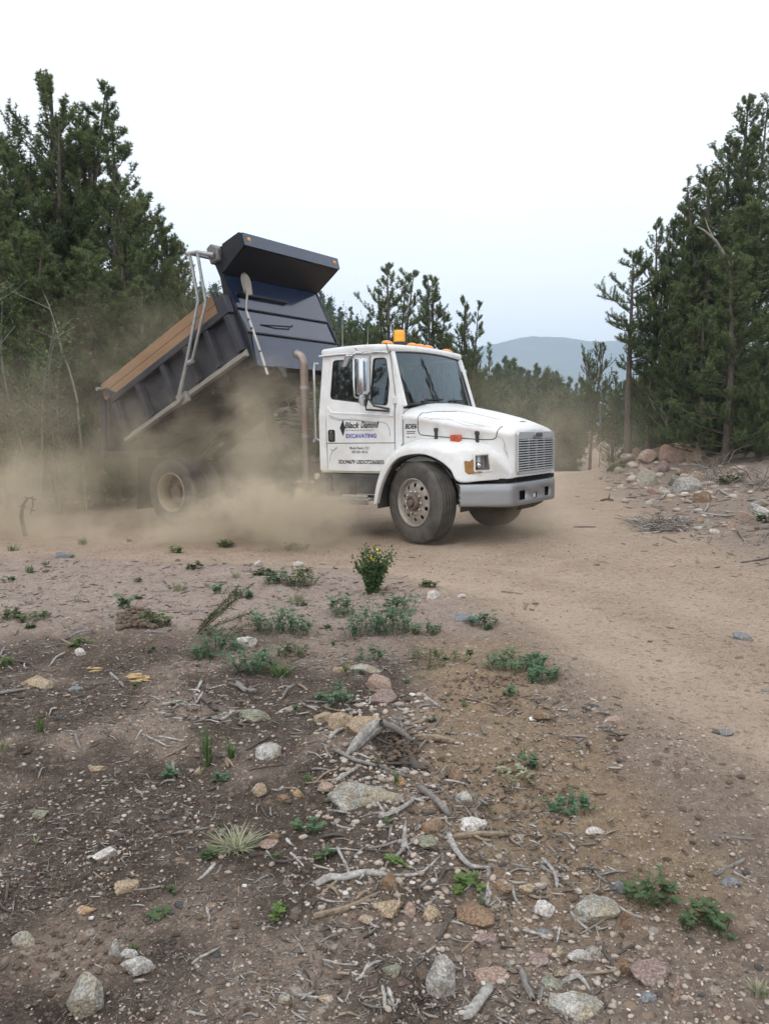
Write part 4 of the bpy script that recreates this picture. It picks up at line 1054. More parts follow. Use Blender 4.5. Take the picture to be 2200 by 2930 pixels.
# headboard panels: lower skirt, middle folds, upper
def hpanel(name, u0, w0, u1, w1, m, y=1.04, th=.015):
    MB().add([(u0, -y, w0), (u0, y, w0), (u1, y, w1), (u1, -y, w1)], [(0, 1, 2, 3)]).build(name, m, bed, solid=th)
hpanel('headboard_skirt', 2.905, -.15, 2.955, .315, M_BEDF)
hpanel('headboard_panel', 2.925, .335, 2.895, .725, M_BEDF)
hpanel('headboard_panel', 2.91, .745, 2.90, 1.29, M_BEDF)
MB().box(2.88, 2.985, -1.03, 1.03, .315, .338).build('headboard_fold', M_BEDB, bed, bevel=.003)
MB().box(2.88, 2.935, -1.03, 1.03, .725, .745).build('headboard_fold', M_BEDB, bed, bevel=.003)
MB().box(2.90, 2.97, -.98, .12, .935, .975).build('headboard_shelf', M_BEDB, bed, bevel=.004)
MB().tube([(2.93, -.66, .50), (2.96, -.3, .505), (2.96, .0, .525), (2.96, .03, .55)], .012, 6).build('hook_bar', M_BEDB, bed)
for y in (-.52, .45): MB().add([(2.90, y - .10, -.15), (2.90, y + .07, -.15), (2.90, y + .03, -.32), (2.90, y - .03, -.32)], [(0, 1, 2, 3)]).build('skirt_bracket', M_BEDB, bed, solid=.02)
# canopy: underside, lip, top
MB().add([(2.92, -1.045, 1.28), (2.92, 1.045, 1.28), (3.455, 1.045, 1.39), (3.455, -1.045, 1.39)], [(0, 1, 2, 3)]).build('canopy_floor', M_BEDB, bed, solid=.012)
MB().add([(3.462, -1.076, 1.385), (3.462, 1.076, 1.385), (3.492, 1.076, 1.562), (3.492, -1.076, 1.562)], [(0, 1, 2, 3)]).build('canopy_lip', M_BEDF, bed, solid=.014)
MB().add([(3.49, -1.06, 1.565), (3.49, 1.06, 1.565), (3.44, 1.06, 1.605), (3.44, -1.06, 1.605), (3.0, 1.06, 1.62), (3.0, -1.06, 1.62)], [(0, 1, 2, 3), (3, 2, 4, 5)]).build('canopy_top', M_BEDB, bed, solid=.012)
for y in (-.97, .97):
    cl = MB(); cl.lathe([(0, .033), (.012, .033), (.022, .024), (.026, 0)], (3.480, y, 1.478), 'x', 18); o = cl.build('clearance_light', M_AMB, bed, smooth=True)
    MB().lathe([(-.004, .043), (.006, .043), (.006, 0)], (3.480, y, 1.478), 'x', 18).build('light_ring', M_GALV, o)
MB().tube([(2.955, .98, 1.36), (2.99, .99, 1.32)], .02, 8).build('stay_bolt', M_GALV, bed)
# tarp housing and arms
MB().prism([(2.82, 1.46), (2.98, 1.44), (3.04, 1.60), (2.95, 1.72), (2.84, 1.70)], -1.13, 1.13).build('tarp_housing', mat('tarp_housing_grey', (.16, .17, .18), .5, .3, dirt=.4), bed, bevel=.02)
for s in (-1, 1):
    ar = MB(); Y = s * 1.26
    ar.tube([(1.55, Y, .06), (1.91, Y, .42), (2.50, Y, 1.06), (2.64, Y, 1.72)], [.034, .026, .024, .024], 10)
    aro = ar.build('tarp_arm', M_GALV, bed, smooth=True)
    MB().tube([(1.92, Y, .36), (2.0, Y, .36), (2.62, Y, .97), (2.78, Y, 1.64)], .022, 10).build('tarp_arm_stay', M_GALV, aro, smooth=True)
    MB().tube([(1.90, Y, .38), (2.02, Y, .36)], .035, 8).build('arm_coupling', M_GALV, aro)
    MB().tube([(2.60, Y, 1.74), (2.78, Y, 1.66), (2.96, s * 1.16, 1.52)], [.03, .028, .035], 10).build('arm_elbow', M_GALV, aro, smooth=True)
    pv = MB(); pv.lathe([(-.05, 0), (-.05, .055), (.05, .055), (.05, 0)], (1.55, Y, .0), 'y', 16); pv.box(1.50, 1.66, min(s * 1.19, s * 1.24), max(s * 1.19, s * 1.24), -.09, .06); pv.build('arm_pivot', M_RAILG, aro)
tr0 = MB(); tr0.tube([(2.62, -1.26, 1.74), (2.62, 1.26, 1.74)], .022, 10); tr0.build('tarp_bar', M_GALV, bed, smooth=True)
tp = MB(); rw = []
for i in range(9):
    t_ = i / 8; rw.append([(2.62 + .30 * t_, y, 1.73 - .10 * t_ - .03 * sin(pi * t_)) for y in np.linspace(-1.1, 1.1, 5)])
# tailgate, hanging open
tg = empty('tailgate'); tg.parent = bed; tg.matrix_local = Matrix.Translation((tb(-5.86, 2.10)[0], 0, tb(-5.86, 2.10)[1])) @ Matrix.Rotation(TILT + radians(2), 4, 'Y')
MB().box(-.04, 0, -1.06, 1.06, -.98, .0).build('gate_plate', M_SIDE, tg, bevel=.01)
for z in (-.05, -.5, -.93): MB().box(-.11, -.041, -1.10, 1.10, z - .05, z + .05).build('gate_rail', M_SIDE, tg, bevel=.01)
for y in (-1.06, -.5, 0, .5, 1.06): MB().box(-.13, -.042, y - .05, y + .05, -.98, .05).build('gate_rib', M_SIDE, tg, bevel=.01)
MB().tube([(-.07, -1.22, .02), (-.07, 1.22, .02)], .03, 10).build('gate_pin', M_GALV, tg)
for s in (-1, 1):
    MB().prism([(-.04, .0), (.10, .0), (.14, .78), (-.06, .98), (-.22, 1.0), (-.22, .92), (-.06, .75)], *( (s * 1.06, s * 1.15) if s > 0 else (-1.15, -1.06))).build('rear_post', M_SIDE, bed, bevel=.01)
# hoist
hs_ = MB(); hs_.tube([(-3.0, 0, .85), (-3.35, 0, 1.55), (-3.6, 0, 2.0)], [.11, .09, .06], 16); hs_.build('hoist_ram', M_FRAME, truck, smooth=True)
for s in (-1, 1): MB().bar((-4.9, s * .3, .95), (-3.7, s * .3, 1.75), .06, .14).build('hoist_arm', M_FRAME, truck)

# shovel hooked on the headboard (a thing of its own)
shv = empty('shovel'); shv.matrix_world = truck.matrix_world @ bedM
tag(shv, 'grey round-point shovel hanging blade up on the black headboard of the raised bed', 'shovel')
rows = []
for i in range(13):
    t_ = i / 12; z = .90 + .335 * t_
    hw = .085 + .02 * sin(pi * min(1, t_ * 1.2)) if t_ < .55 else .1 * sqrt(max(0, 1 - ((t_ - .55) / .45) ** 2)) + .002
    if t_ < .55: hw = .085 + .018 * (t_ / .55)
    rows.append([(3.02 + .035 * (u * u) + .03 * t_, -.80 + (-.04 * (1 - t_)) + u * hw, z) for u in np.linspace(-1, 1, 9)])
MB().grid(rows).build('blade', M_SHOV, shv, smooth=True, solid=.004)
MB().tube(bez([(3.04, -.83, .98), (3.05, -.875, .88), (3.0, -.93, .70), (2.99, -.94, .62)], 12), [.014] * 0 or .017, 10).build('socket', M_SHOV, shv, smooth=True)
MB().tube([(2.99, -.937, .66), (2.985, -.955, .0), (2.98, -.97, -.33)], .0185, 12).build('handle', M_SHOVH, shv, smooth=True)
for w_ in (.52, .38, .02, -.22): MB().lathe([(-.012, .0205), (.012, .0205)], (2.985, -.945 - (.02 * (.66 - w_)), w_), 'z', 12).build('tape_band', M_DARK, shv)

# ------------------------------------------------------------------ trees
M_BARK = mat('pine_bark', (.13, .105, .085), .9, var_scale=12, col2=(.07, .055, .045), bump=.6, bump_scale=30, aniso=(2, 2, .5))
M_BARKG = mat('grey_bark', (.20, .185, .165), .9, var_scale=10, col2=(.12, .105, .09), bump=.5, bump_scale=30)
M_DEADW = mat('dead_wood_grey', (.36, .34, .31), .85, var_scale=25, col2=(.22, .20, .18), bump=.4, bump_scale=50)
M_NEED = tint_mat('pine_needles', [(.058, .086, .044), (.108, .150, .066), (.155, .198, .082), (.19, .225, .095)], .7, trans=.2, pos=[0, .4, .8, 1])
M_NEEDF = tint_mat('far_needles', [(.050, .086, .050), (.080, .125, .066), (.115, .165, .085)], .8)
M_LEAFA = tint_mat('aspen_leaves', [(.05, .10, .035), (.09, .16, .05), (.14, .21, .07)], .6, trans=.3)

def tubes_np(paths, radii, n=5):
    V = []; F = []; b = 0
    for P, R in zip(paths, radii):
        P = np.asarray(P, float); k = len(P); T = np.gradient(P, axis=0); T /= np.linalg.norm(T, axis=1)[:, None] + 1e-9
        ref = np.array([0, 0, 1.]) if abs(T[0, 2]) < .8 else np.array([1., 0, 0])
        U = np.cross(T, ref); U /= np.linalg.norm(U, axis=1)[:, None] + 1e-9; W = np.cross(T, U)
        a = np.arange(n) * 2 * pi / n; R = np.asarray(R, float)
        ring = P[:, None, :] + R[:, None, None] * (U[:, None, :] * np.cos(a)[None, :, None] + W[:, None, :] * np.sin(a)[None, :, None])
        V.append(ring.reshape(-1, 3)); i = np.arange(k - 1)[:, None] * n; j = np.arange(n)[None, :]; j2 = (j + 1) % n
        F.append(np.stack([i + j, i + j2, i + n + j2, i + n + j], -1).reshape(-1, 4) + b); b += k * n
    return np.vstack(V), np.vstack(F)

def blades(P, D, L, K, rng, spread=.8, width=.16, up=.25, tint=None):
    """K pointed blades at every node"""
    n = len(P); P = np.repeat(P, K, 0); D = np.repeat(D, K, 0); L = np.repeat(L, K)
    r = rng.normal(size=(n * K, 3)); r /= np.linalg.norm(r, axis=1)[:, None]
    d = D * (1 - spread * .5) + r * spread + np.array([0, 0, up]); d /= np.linalg.norm(d, axis=1)[:, None]
    w = np.cross(d, rng.normal(size=(n * K, 3))); w /= np.linalg.norm(w, axis=1)[:, None] + 1e-9
    L = L * rng.uniform(.7, 1.2, n * K); base = P + r * (L * .08)[:, None]
    V = np.stack([base - w * (L * width * .5)[:, None], base + w * (L * width * .5)[:, None], base + d * L[:, None]], 1).reshape(-1, 3)
    i = np.arange(n * K) * 3
    F = np.stack([i, i + 1, i + 2], 1)
    t = np.repeat(tint, K) + rng.uniform(-.12, .12, n * K) if tint is not None else rng.uniform(0, 1, n * K)
    return V, F, np.repeat(t, 3)

def pine_meshes(name, seed, H, R, base=.15, nb=110, K=15, tl=.088, step=.052, top=.25, upc=1.0, shape='cone', leaders=1, lean=0., open_=0., sub=5, bside=None):
    rng = np.random.default_rng(seed)
    paths = []; radii = []; NP = []; ND = []; NT = []; NL = []
    r0 = .013 * H + .03
    trunks = []
    zz = np.linspace(0, 1, 14)
    bendx = lean * zz ** 1.5 + .02 * H * .3 * np.sin(zz * 5 + rng.uniform(0, 6)); bendy = .02 * H * .3 * np.sin(zz * 4 + rng.uniform(0, 6))
    T0 = np.stack([bendx - bendx[0], bendy - bendy[0], zz * H], 1); trunks.append((T0, r0 * (1 - zz) ** .8 + .012, 1.0, 0.))
    for l in range(1, leaders):
        t0 = rng.uniform(.25, .6); a = rng.uniform(0, 2 * pi); k = 9; s = np.linspace(0, 1, k)
        o = np.array([np.interp(t0, zz, T0[:, i]) for i in range(3)]); hh = H * (1 - t0) * rng.uniform(.72, .98); sp = R * rng.uniform(.25, .55)
        Tl = np.stack([o[0] + cos(a) * sp * s ** .6, o[1] + sin(a) * sp * s ** .6, o[2] + hh * s ** 1.15], 1)
        trunks.append((Tl, r0 * .5 * (1 - s) ** .8 + .012, rng.uniform(.35, .5), t0))
    for T, rad, w, t0 in trunks: paths.append(T); radii.append(rad)
    for T, rad, wgt, t0 in trunks:
        n = int(nb * wgt); zs = np.linspace(0, 1, len(T))
        for b in range(n):
            f = (b + rng.uniform(0, 1)) / n
            t = (base + (1 - base) * f ** 1.05) if t0 == 0 else .12 + .88 * f
            o = np.array([np.interp(t, zs, T[:, i]) for i in range(3)])
            hrel = np.clip((o[2] / H - base) / (1 - base), 0, 1)
            if shape == 'cone': rr = R * (1 - hrel) ** .75
            elif shape == 'oval': rr = R * (max(0, np.sin(pi * (.18 + .80 * hrel)))) ** .8
            else: rr = R * (1 - hrel ** 2.2) * (.55 + .45 * min(1, hrel * 3 + .2))
            rr = rr * rng.uniform(.55, 1.15) * (1 if t0 == 0 else .55) + .12
            if rng.uniform() < open_: continue
            a = rng.uniform(0, 2 * pi)
            if bside is not None and rng.uniform() < .6: a = bside + rng.normal() * .7
            el0 = radians(rng.uniform(-8, 18) + 34 * hrel ** 1.5); el1 = radians(rng.uniform(45, 82)) * upc
            k = 7; s = np.linspace(0, 1, k); el = el0 + (el1 - el0) * s ** 2
            ds = rr / (k - 1) / np.mean(np.cos((el0 + el1) / 2)) * .9
            dx = np.cos(el) * ds; dz = np.sin(el) * ds
            x = np.concatenate([[0], np.cumsum(dx[:-1])]); z = np.concatenate([[0], np.cumsum(dz[:-1])])
            aa = a + rng.normal() * .12 * s * 2
            B = np.stack([o[0] + np.cos(aa) * x, o[1] + np.sin(aa) * x, o[2] + z], 1)
            br = (.008 + .012 * rr) * (1 - s * .8); paths.append(B); radii.append(br)
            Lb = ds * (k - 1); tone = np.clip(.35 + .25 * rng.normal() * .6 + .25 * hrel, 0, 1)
            def foliage(Bp, f0, dens, tone):
                seg = np.linalg.norm(np.diff(Bp, axis=0), axis=1); Ls = np.concatenate([[0], np.cumsum(seg)]); m = max(2, int(Ls[-1] * (1 - f0) / step * dens))
                q = np.linspace(f0 * Ls[-1], Ls[-1], m); pts = np.stack([np.interp(q, Ls, Bp[:, i]) for i in range(3)], 1)
                dd = np.gradient(pts, axis=0) if m > 1 else np.array([[0, 0, 1.]]); dd /= np.linalg.norm(dd, axis=1)[:, None] + 1e-9
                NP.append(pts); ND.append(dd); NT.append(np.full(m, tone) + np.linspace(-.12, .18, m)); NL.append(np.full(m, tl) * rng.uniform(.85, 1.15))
            foliage(B, .5, 1.0, tone)
            ns = rng.integers(sub, sub * 2 + 3)
            for q in range(ns):
                ts = rng.uniform(.12, .97); p0 = np.array([np.interp(ts, s, B[:, i]) for i in range(3)])
                ln = Lb * rng.uniform(.08, .26) * (1.2 - ts * .5) + .07; a2 = a + rng.choice([-1, 1]) * rng.uniform(.3, 1.3); e2 = radians(rng.uniform(5, 65)) * upc
                s2 = np.linspace(0, 1, 4); e3 = e2 + .5 * s2
                S = p0 + np.stack([np.cos(a2) * np.cos(e3) * ln * s2, np.sin(a2) * np.cos(e3) * ln * s2, np.sin(e3) * ln * s2], 1)
                paths.append(S); radii.append(np.full(4, .006) * (1 - s2 * .6)); foliage(S, .3, 1.1, tone + rng.normal() * .16)
        # tip
        top_p = T[-3:]; m = 7
        pts = np.stack([np.interp(np.linspace(0, 1, m), np.linspace(0, 1, len(top_p)), top_p[:, i]) for i in range(3)], 1)
        NP.append(pts); ND.append(np.tile([0, 0, 1.], (m, 1))); NT.append(np.full(m, .5)); NL.append(np.full(m, tl))
    nt_ = len(trunks); V, F = tubes_np(paths[:nt_], radii[:nt_], 8); V2, F2 = tubes_np(paths[nt_:], radii[nt_:], 3); F = np.vstack([F, F2 + len(V)]); V = np.vstack([V, V2])
    # bare dead twigs low on the trunk
    tm = np_mesh(name + '_trunk', V, F, True); 
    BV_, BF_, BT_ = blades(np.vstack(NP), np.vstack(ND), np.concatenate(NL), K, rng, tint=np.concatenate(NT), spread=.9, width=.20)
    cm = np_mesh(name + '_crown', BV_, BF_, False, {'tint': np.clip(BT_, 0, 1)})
    return tm, cm

PINES = {}; PINE_H = {}
def pine_proto(key, **kw):
    PINES[key] = pine_meshes(key, **kw)
    co = np.empty(len(PINES[key][1].vertices) * 3, dtype=np.float32); PINES[key][1].vertices.foreach_get('co', co); PINE_H[key] = float(np.percentile(co[2::3], 99.93))
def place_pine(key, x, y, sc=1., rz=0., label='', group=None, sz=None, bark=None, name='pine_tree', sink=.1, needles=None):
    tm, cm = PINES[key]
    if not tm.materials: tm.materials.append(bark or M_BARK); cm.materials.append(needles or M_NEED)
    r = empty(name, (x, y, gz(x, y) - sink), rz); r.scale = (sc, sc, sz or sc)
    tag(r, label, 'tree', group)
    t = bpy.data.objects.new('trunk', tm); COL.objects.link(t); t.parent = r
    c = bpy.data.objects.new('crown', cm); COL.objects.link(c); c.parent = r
    return r
def at_px(srcx, Y): return (srcx - 1100) / FPX * Y
def pine_at(key, Hproto, srcx, topy, Y, label, rz=0., group=None, wide=1., **kw):
    """tree whose top shows at (srcx, topy) of the 2200 px photograph, standing Y metres away"""
    x = at_px(srcx, Y * 1.0); zt = EYE + (HORIZON - topy) / FPX * Y * 1.03; h = zt - gz(x, Y) + .1; Hproto = PINE_H[key]
    co = np.empty(len(PINES[key][1].vertices) * 3, dtype=np.float32); PINES[key][1].vertices.foreach_get('co', co); co = co.reshape(-1, 3)[::7].astype(float)
    sx_ = sz_ = h / Hproto
    for _ in range(4):
        c_, s_ = cos(rz), sin(rz); X = x + (co[:, 0] * c_ - co[:, 1] * s_) * sx_ * wide; Yy = Y + (co[:, 0] * s_ + co[:, 1] * c_) * sx_ * wide; Z = gz(x, Y) - .1 + co[:, 2] * sz_ - EYE
        zf = _cp * Yy - _sp * Z; ppx = 1100 + FPX * X / zf; ppy = 1465 + FPX * (-_sp * Yy - _cp * Z) / zf
        i = np.argsort(ppy)[:max(3, len(ppy) // 1200)]; ty, tx = ppy[i].mean(), ppx[i].mean()
        sz_ *= (HORIZON - topy + 60) / max(60, HORIZON - ty + 60); sx_ = sz_; x += (srcx - tx) / FPX * Y * .8
    return place_pine(key, x, Y, sx_ * wide, rz, label, group, sz=sz_, **kw)

pine_proto('a', seed=1, H=10, R=2.5, base=.12, nb=84, leaders=6, shape='round', sub=6, open_=.08)           # big, several leaders
pine_proto('b', seed=2, H=10, R=1.75, base=.08, nb=118, leaders=2, shape='cone', sub=5)
pine_proto('c', seed=3, H=9, R=1.5, base=.10, nb=105, shape='cone', sub=4)
pine_proto('d', seed=4, H=7, R=1.6, base=.04, nb=100, shape='cone', leaders=2, sub=4)
pine_proto('e', seed=5, H=8, R=1.9, base=.12, nb=84, shape='round', leaders=4, open_=.12, sub=5, tl=.088)   # open, see-through (middle)
pine_proto('f', seed=6, H=8, R=1.6, base=.10, nb=88, shape='cone', leaders=3, open_=.1, sub=5, tl=.088)
pine_proto('g', seed=7, H=7.2, R=1.5, base=.42, nb=44, shape='oval', upc=.5, tl=.09, sub=7)                # single trunk, bare below
pine_proto('h', seed=8, H=12, R=2.5, base=.05, nb=165, shape='cone', leaders=3, step=.065, sub=5)   # dense right hand
pine_proto('i', seed=9, H=5, R=1.7, base=.2, nb=44, shape='round', leaders=3, lean=-.9, sub=4, tl=.075)

LG = 'dense pines on the bank behind the truck'
lt = [  # left group: key, H, srcx, topy, dist, wide, rz, label
    ('a', 10, 122, 206, 19.0, 1.15, .4, 'tallest many-topped pine with spreading open crown beside the dump truck tail'),
    ('b', 10, 21, 408, 17.5, 1.0, 2.1, 'dark pine with a leaning spire at the edge of the view beyond the dust'),
    ('c', 9, 185, 345, 21.0, .9, 1.0, 'narrow pine spire just beside the tallest many-topped pine'),
    ('b', 10, 236, 312, 19.5, .95, 4.2, 'full pine with a double top next to the tallest many-topped pine'),
    ('c', 9, 303, 339, 18.5, 1.15, 3.3, 'pointed bushy pine, the last high spire before the crowns step down to the bed'),
    ('d', 7, 361, 515, 17.6, 1.0, .7, 'mid-height bushy pine below the last high spire'),
    ('d', 7, 404, 545, 18.8, 1.0, 2.6, 'rounded pine shoulder stepping down towards the raised bed'),
    ('c', 9, 457, 616, 20.0, .8, 5.0, 'slim bare-tipped pine spire sticking up near the tarp arms'),
    ('d', 7, 487, 642, 19.0, .95, 1.2, 'bushy pine nearest to the tarp arms of the raised bed'),
    ('d', 7, 512, 735, 18.0, .8, 3.6, 'short pine whose branch reaches towards the tarp arms'),
    ('b', 10, -70, 470, 16.5, 1.1, .2, 'dark pine partly cut off by the picture edge on the dusty side'),
    ('d', 7, 60, 640, 15.2, 1.2, 5.5, 'lower dark pine filling the shade under the tall pines, outer one'),
    ('d', 7, 250, 690, 15.8, 1.25, 4.4, 'lower dark pine filling the shade under the tall pines, middle one'),
    ('d', 7, 400, 790, 15.8, 1.1, 2.2, 'lower dark pine close behind the orange sideboards'),
    ('b', 10, 75, 470, 18.0, 1.2, 3.9, 'full dark pine below the crown of the tallest many-topped pine'),
    ('d', 7, 160, 860, 15.0, 1.0, .9, 'small dark pine at the foot of the tallest pine'),
    ('d', 7, 330, 950, 15.6, .9, 1.9, 'small dark pine just behind the tailgate'),
]
for k, Hh, sx, ty, Y, wd, rz, lb in lt: pine_at(k, Hh, sx, ty, Y, lb, rz, LG, wd)
mt = [
    ('e', 8, 1115, 752, 29.0, 1.0, .3, 'open many-stemmed pine standing right above the cab roof and beacon'),
    ('f', 8, 1225, 786, 30.0, 1.05, 2.0, 'twin-topped see-through pine next to the many-stemmed one beyond the cab'),
    ('f', 8, 1322, 846, 31.0, .85, 4.0, 'pointed pine last in the trio beyond the windshield'),
    ('d', 7, 943, 890, 31.0, .8, 1.0, 'bushy pine top showing between the headboard and the cab roof'),
    ('d', 7, 1000, 915, 32.0, .8, 2.2, 'low pine just behind the cab roof aerials'),
    ('d', 7, 1060, 930, 30.0, 1.0, 3.2, 'low dark pine crowded under the many-stemmed pine'),
    ('d', 7, 1180, 950, 29.0, 1.2, 4.5, 'low dark pine under the twin-topped pine beyond the cab'),
    ('d', 7, 1275, 935, 30.0, .9, .5, 'low dark pine under the last of the trio'),
    ('d', 7, 1362, 990, 33.0, .6, 1.5, 'small dark pine overlapping the blue mountain edge'),
    ('c', 9, 1398, 978, 36.0, .6, 2.5, 'small ragged pine where the mountain slope begins'),
]
for k, Hh, sx, ty, Y, wd, rz, lb in mt: pine_at(k, Hh, sx, ty, Y, lb, rz, 'open pines beyond the cab', wd)
rt = [
    ('h', 12, 2170, 268, 24.0, 1.1, .2, 'tallest dense dark pine with a plume-like top at the picture edge'),
    ('h', 12, 2085, 400, 25.0, 1.1, 1.4, 'dense pine with an upswept spire beside the tallest one'),
    ('b', 10, 2030, 482, 23.5, 1.2, 2.9, 'dark pine with knobbly spire, third from the picture edge'),
    ('b', 10, 1965, 570, 24.5, 1.15, 4.0, 'broad pine with a double plume halfway down the descending treetops'),
    ('e', 8, 1900, 622, 25.0, .8, 5.2, 'open-branched pine with upturned tips next to the bare-stemmed pine'),
    ('b', 10, 1950, 700, 23.5, .75, .9, 'wide dark pine right behind the bare-stemmed pine'),
    ('g', 7.2, 1822, 706, 24.0, 1.0, .4, 'slender pine with bare grey lower trunk standing by the rock pile'),
    ('i', 5, 1712, 975, 29.0, .62, 3.4, 'ragged leaning pine in front of the blue mountain'),
    ('d', 7, 2110, 700, 20.5, 1.2, .3, 'lower bushy pine in front of the tallest pines'),
    ('d', 7, 2015, 860, 22.0, 1.3, 1.1, 'bushy pine above the rock pile, behind the two pale boulders'),
    ('d', 7, 1935, 960, 25.5, .8, 2.7, 'dark bushy pine behind the bare grey trunk'),
    ('d', 7, 2190, 880, 20.0, 1.1, 5.1, 'dark lower pine cut by the picture edge on the rocky side'),
    ('d', 7, 2080, 1000, 23.5, 1.1, 3.9, 'small dark pine in the shade behind the brush'),
    ('c', 9, 1760, 1060, 34.0, .9, 2.0, 'small pine at the bend of the road left of the bare trunk'),
    ('d', 7, 1850, 1050, 32.0, .9, 1.7, 'dark pine deep in shade beyond the rock pile'),
    ('d', 7, 1975, 1020, 31.0, 1.2, .1, 'dark pine deep in shade, further back than the rock pile'),
    ('c', 9, 1990, 640, 27.0, 1.2, 2.4, 'slim dark pine filling in behind the broad double-plume pine'),
    ('d', 7, 2140, 560, 22.5, 1.3, 4.4, 'full dark pine below the plume of the tallest one'),
    ('d', 7, 1960, 790, 23.0, 1.1, 3.1, 'full low pine just to the shaded side of the bare-stemmed one'),
    ('h', 12, 2290, 300, 27.0, 1.0, 2.2, 'tall pine partly hidden at the picture edge behind the tallest one'),
]
for k, Hh, sx, ty, Y, wd, rz, lb in rt:
    pine_at(k, Hh, sx, ty, Y, lb, rz, 'dark pines beside the rock pile', wd)
# trees past the frame edges (they show in the glass)
rr_s = random.Random(5)
for i in range(16):
    side = 1 if i < 11 else -1
    x = side * rr_s.uniform(16, 30) if side > 0 else -rr_s.uniform(18, 26); y = (rr_s.uniform(2, 11) if i % 3 else rr_s.uniform(25, 32)) if side > 0 else rr_s.uniform(2, 15)
    k, Hh = rr_s.choice([('b', 10), ('c', 9), ('h', 12), ('a', 10)])
    place_pine(k, x, y, rr_s.uniform(.85, 1.15), rr_s.uniform(0, 6), 'tall dark pine standing past the edge of the clearing', 'pines past the clearing')

for (x, y, r_) in ((13.9, 12.6, 1.), (15., 9.2, 3.), (15.8, 18.5, 5.)): place_pine('b', x, y, .95, r_, 'tall dark pine standing past the edge of the clearing', 'pines past the clearing')
# far forest: light individual trees
pine_proto('fa', seed=21, H=8, R=1.25, base=.05, nb=44, K=8, tl=.40, step=.36, shape='cone', sub=2)
pine_proto('fb', seed=22, H=8, R=1.0, base=.10, nb=40, K=8, tl=.36, step=.36, shape='cone', sub=2)
pine_proto('fc', seed=23, H=7, R=1.4, base=.05, nb=40, K=8, tl=.40, step=.36, shape='round', sub=2, leaders=2)
rf = random.Random(11)
def far_tree(x, y, h, label, group):
    k, Hh = rf.choice([('fa', 8), ('fb', 8), ('fc', 7)])
    return place_pine(k, x, y, h / Hh * rf.uniform(.85, 1.15), rf.uniform(0, 6.3), label, group, sz=h / Hh, name='forest_tree', sink=.2, needles=M_NEEDF)
n = 0
while n < 175:       # wood beyond the crest of the road
    az = rf.uniform(.09, .47); r_ = 46 + 62 * rf.random() ** .8
    x = az * r_; y = r_
    gap = abs(az - (.262 + .004 * sin(r_ * .2))) < .012 and r_ < 92
    if gap: continue
    far_tree(x, y, rf.uniform(4.4, 6.6) * (1.3 if az < .16 else 1.12 if az < .22 else .95), 'dark conifer standing in the hazy wood beyond the road crest', 'wood beyond the road crest'); n += 1
n = 0
while n < 95:       # wooded hill seen over the bed
    az = rf.uniform(-.34, .09); r_ = 90 + 105 * rf.random()
    far_tree(az * r_, r_, rf.uniform(6, 8.5), 'distant conifer on the wooded hill seen past the raised bed', 'wooded hill past the raised bed'); n += 1
# forest mass further off
def forest_mass():
    rg = np.random.default_rng(3); V = []; F = []; T = []; b = 0
    P = []
    for _ in range(1900):
        az = rg.uniform(-.55, .62); r_ = rg.uniform(60, 215) if (az < .08) else rg.uniform(80, 150)
        if az > .05 and az < .3 and abs(az - .262) < .012: continue
        P.append((az * r_, r_, rg.uniform(5, 8.5) if az < .08 else rg.uniform(3.5, 5.5)))
    P = np.array(P); Z = zground(P[:, 0], P[:, 1]); n = len(P)
    # each: 14 leafy blades in tiers
    tiers = 30
    for t in range(tiers):
        f = (t + rg.uniform(0, 1, n)) / tiers; a = rg.uniform(0, 2 * pi, n); rad = (1 - f) ** .8 * 1.25 * P[:, 2] / 7 + .1
        c = np.stack([P[:, 0], P[:, 1], Z + P[:, 2] * (.06 + .94 * f)], 1)
        out = np.stack([np.cos(a) * rad, np.sin(a) * rad, -rad * .1 + .25], 1); w = np.stack([-np.sin(a), np.cos(a), 0 * a], 1) * (rad * .45)[:, None]
        q = np.stack([c, c + out * .6 + w, c + out, c + out * .6 - w], 1)
        V.append(q.reshape(-1, 3)); F.append((np.arange(n) * 4)[:, None] + np.arange(4)[None, :] + b); b += 4 * n; T.append(np.repeat(rg.uniform(0, 1, n), 4))
    o = link('forest', np_mesh('forest', np.vstack(V), np.vstack(F), False, {'tint': np.concatenate(T)}), M_NEEDF)
    tag(o, 'dense dark conifer forest covering the hills behind the clearing', 'forest', kind='stuff')
forest_mass()
# pale trunks of dead standing stems in the far wood
for (sx, Y, h) in ((1560, 60, 4.), (1712, 55, 4.5)):
    x = at_px(sx, Y); z = gz(x, Y)
    V, F = tubes_np([np.array([[x, Y, z - .2], [x + .05, Y, z + h * .5], [x - .04, Y, z + h]])], [np.array([.045, .03, .015])], 6)
    o = link('dead_tree', np_mesh('dead_tree', V, F, True), M_DEADW)
    tag(o, 'thin bare pale trunk standing in the hazy wood beyond the road crest', 'dead tree', 'bare trunks in the far wood')

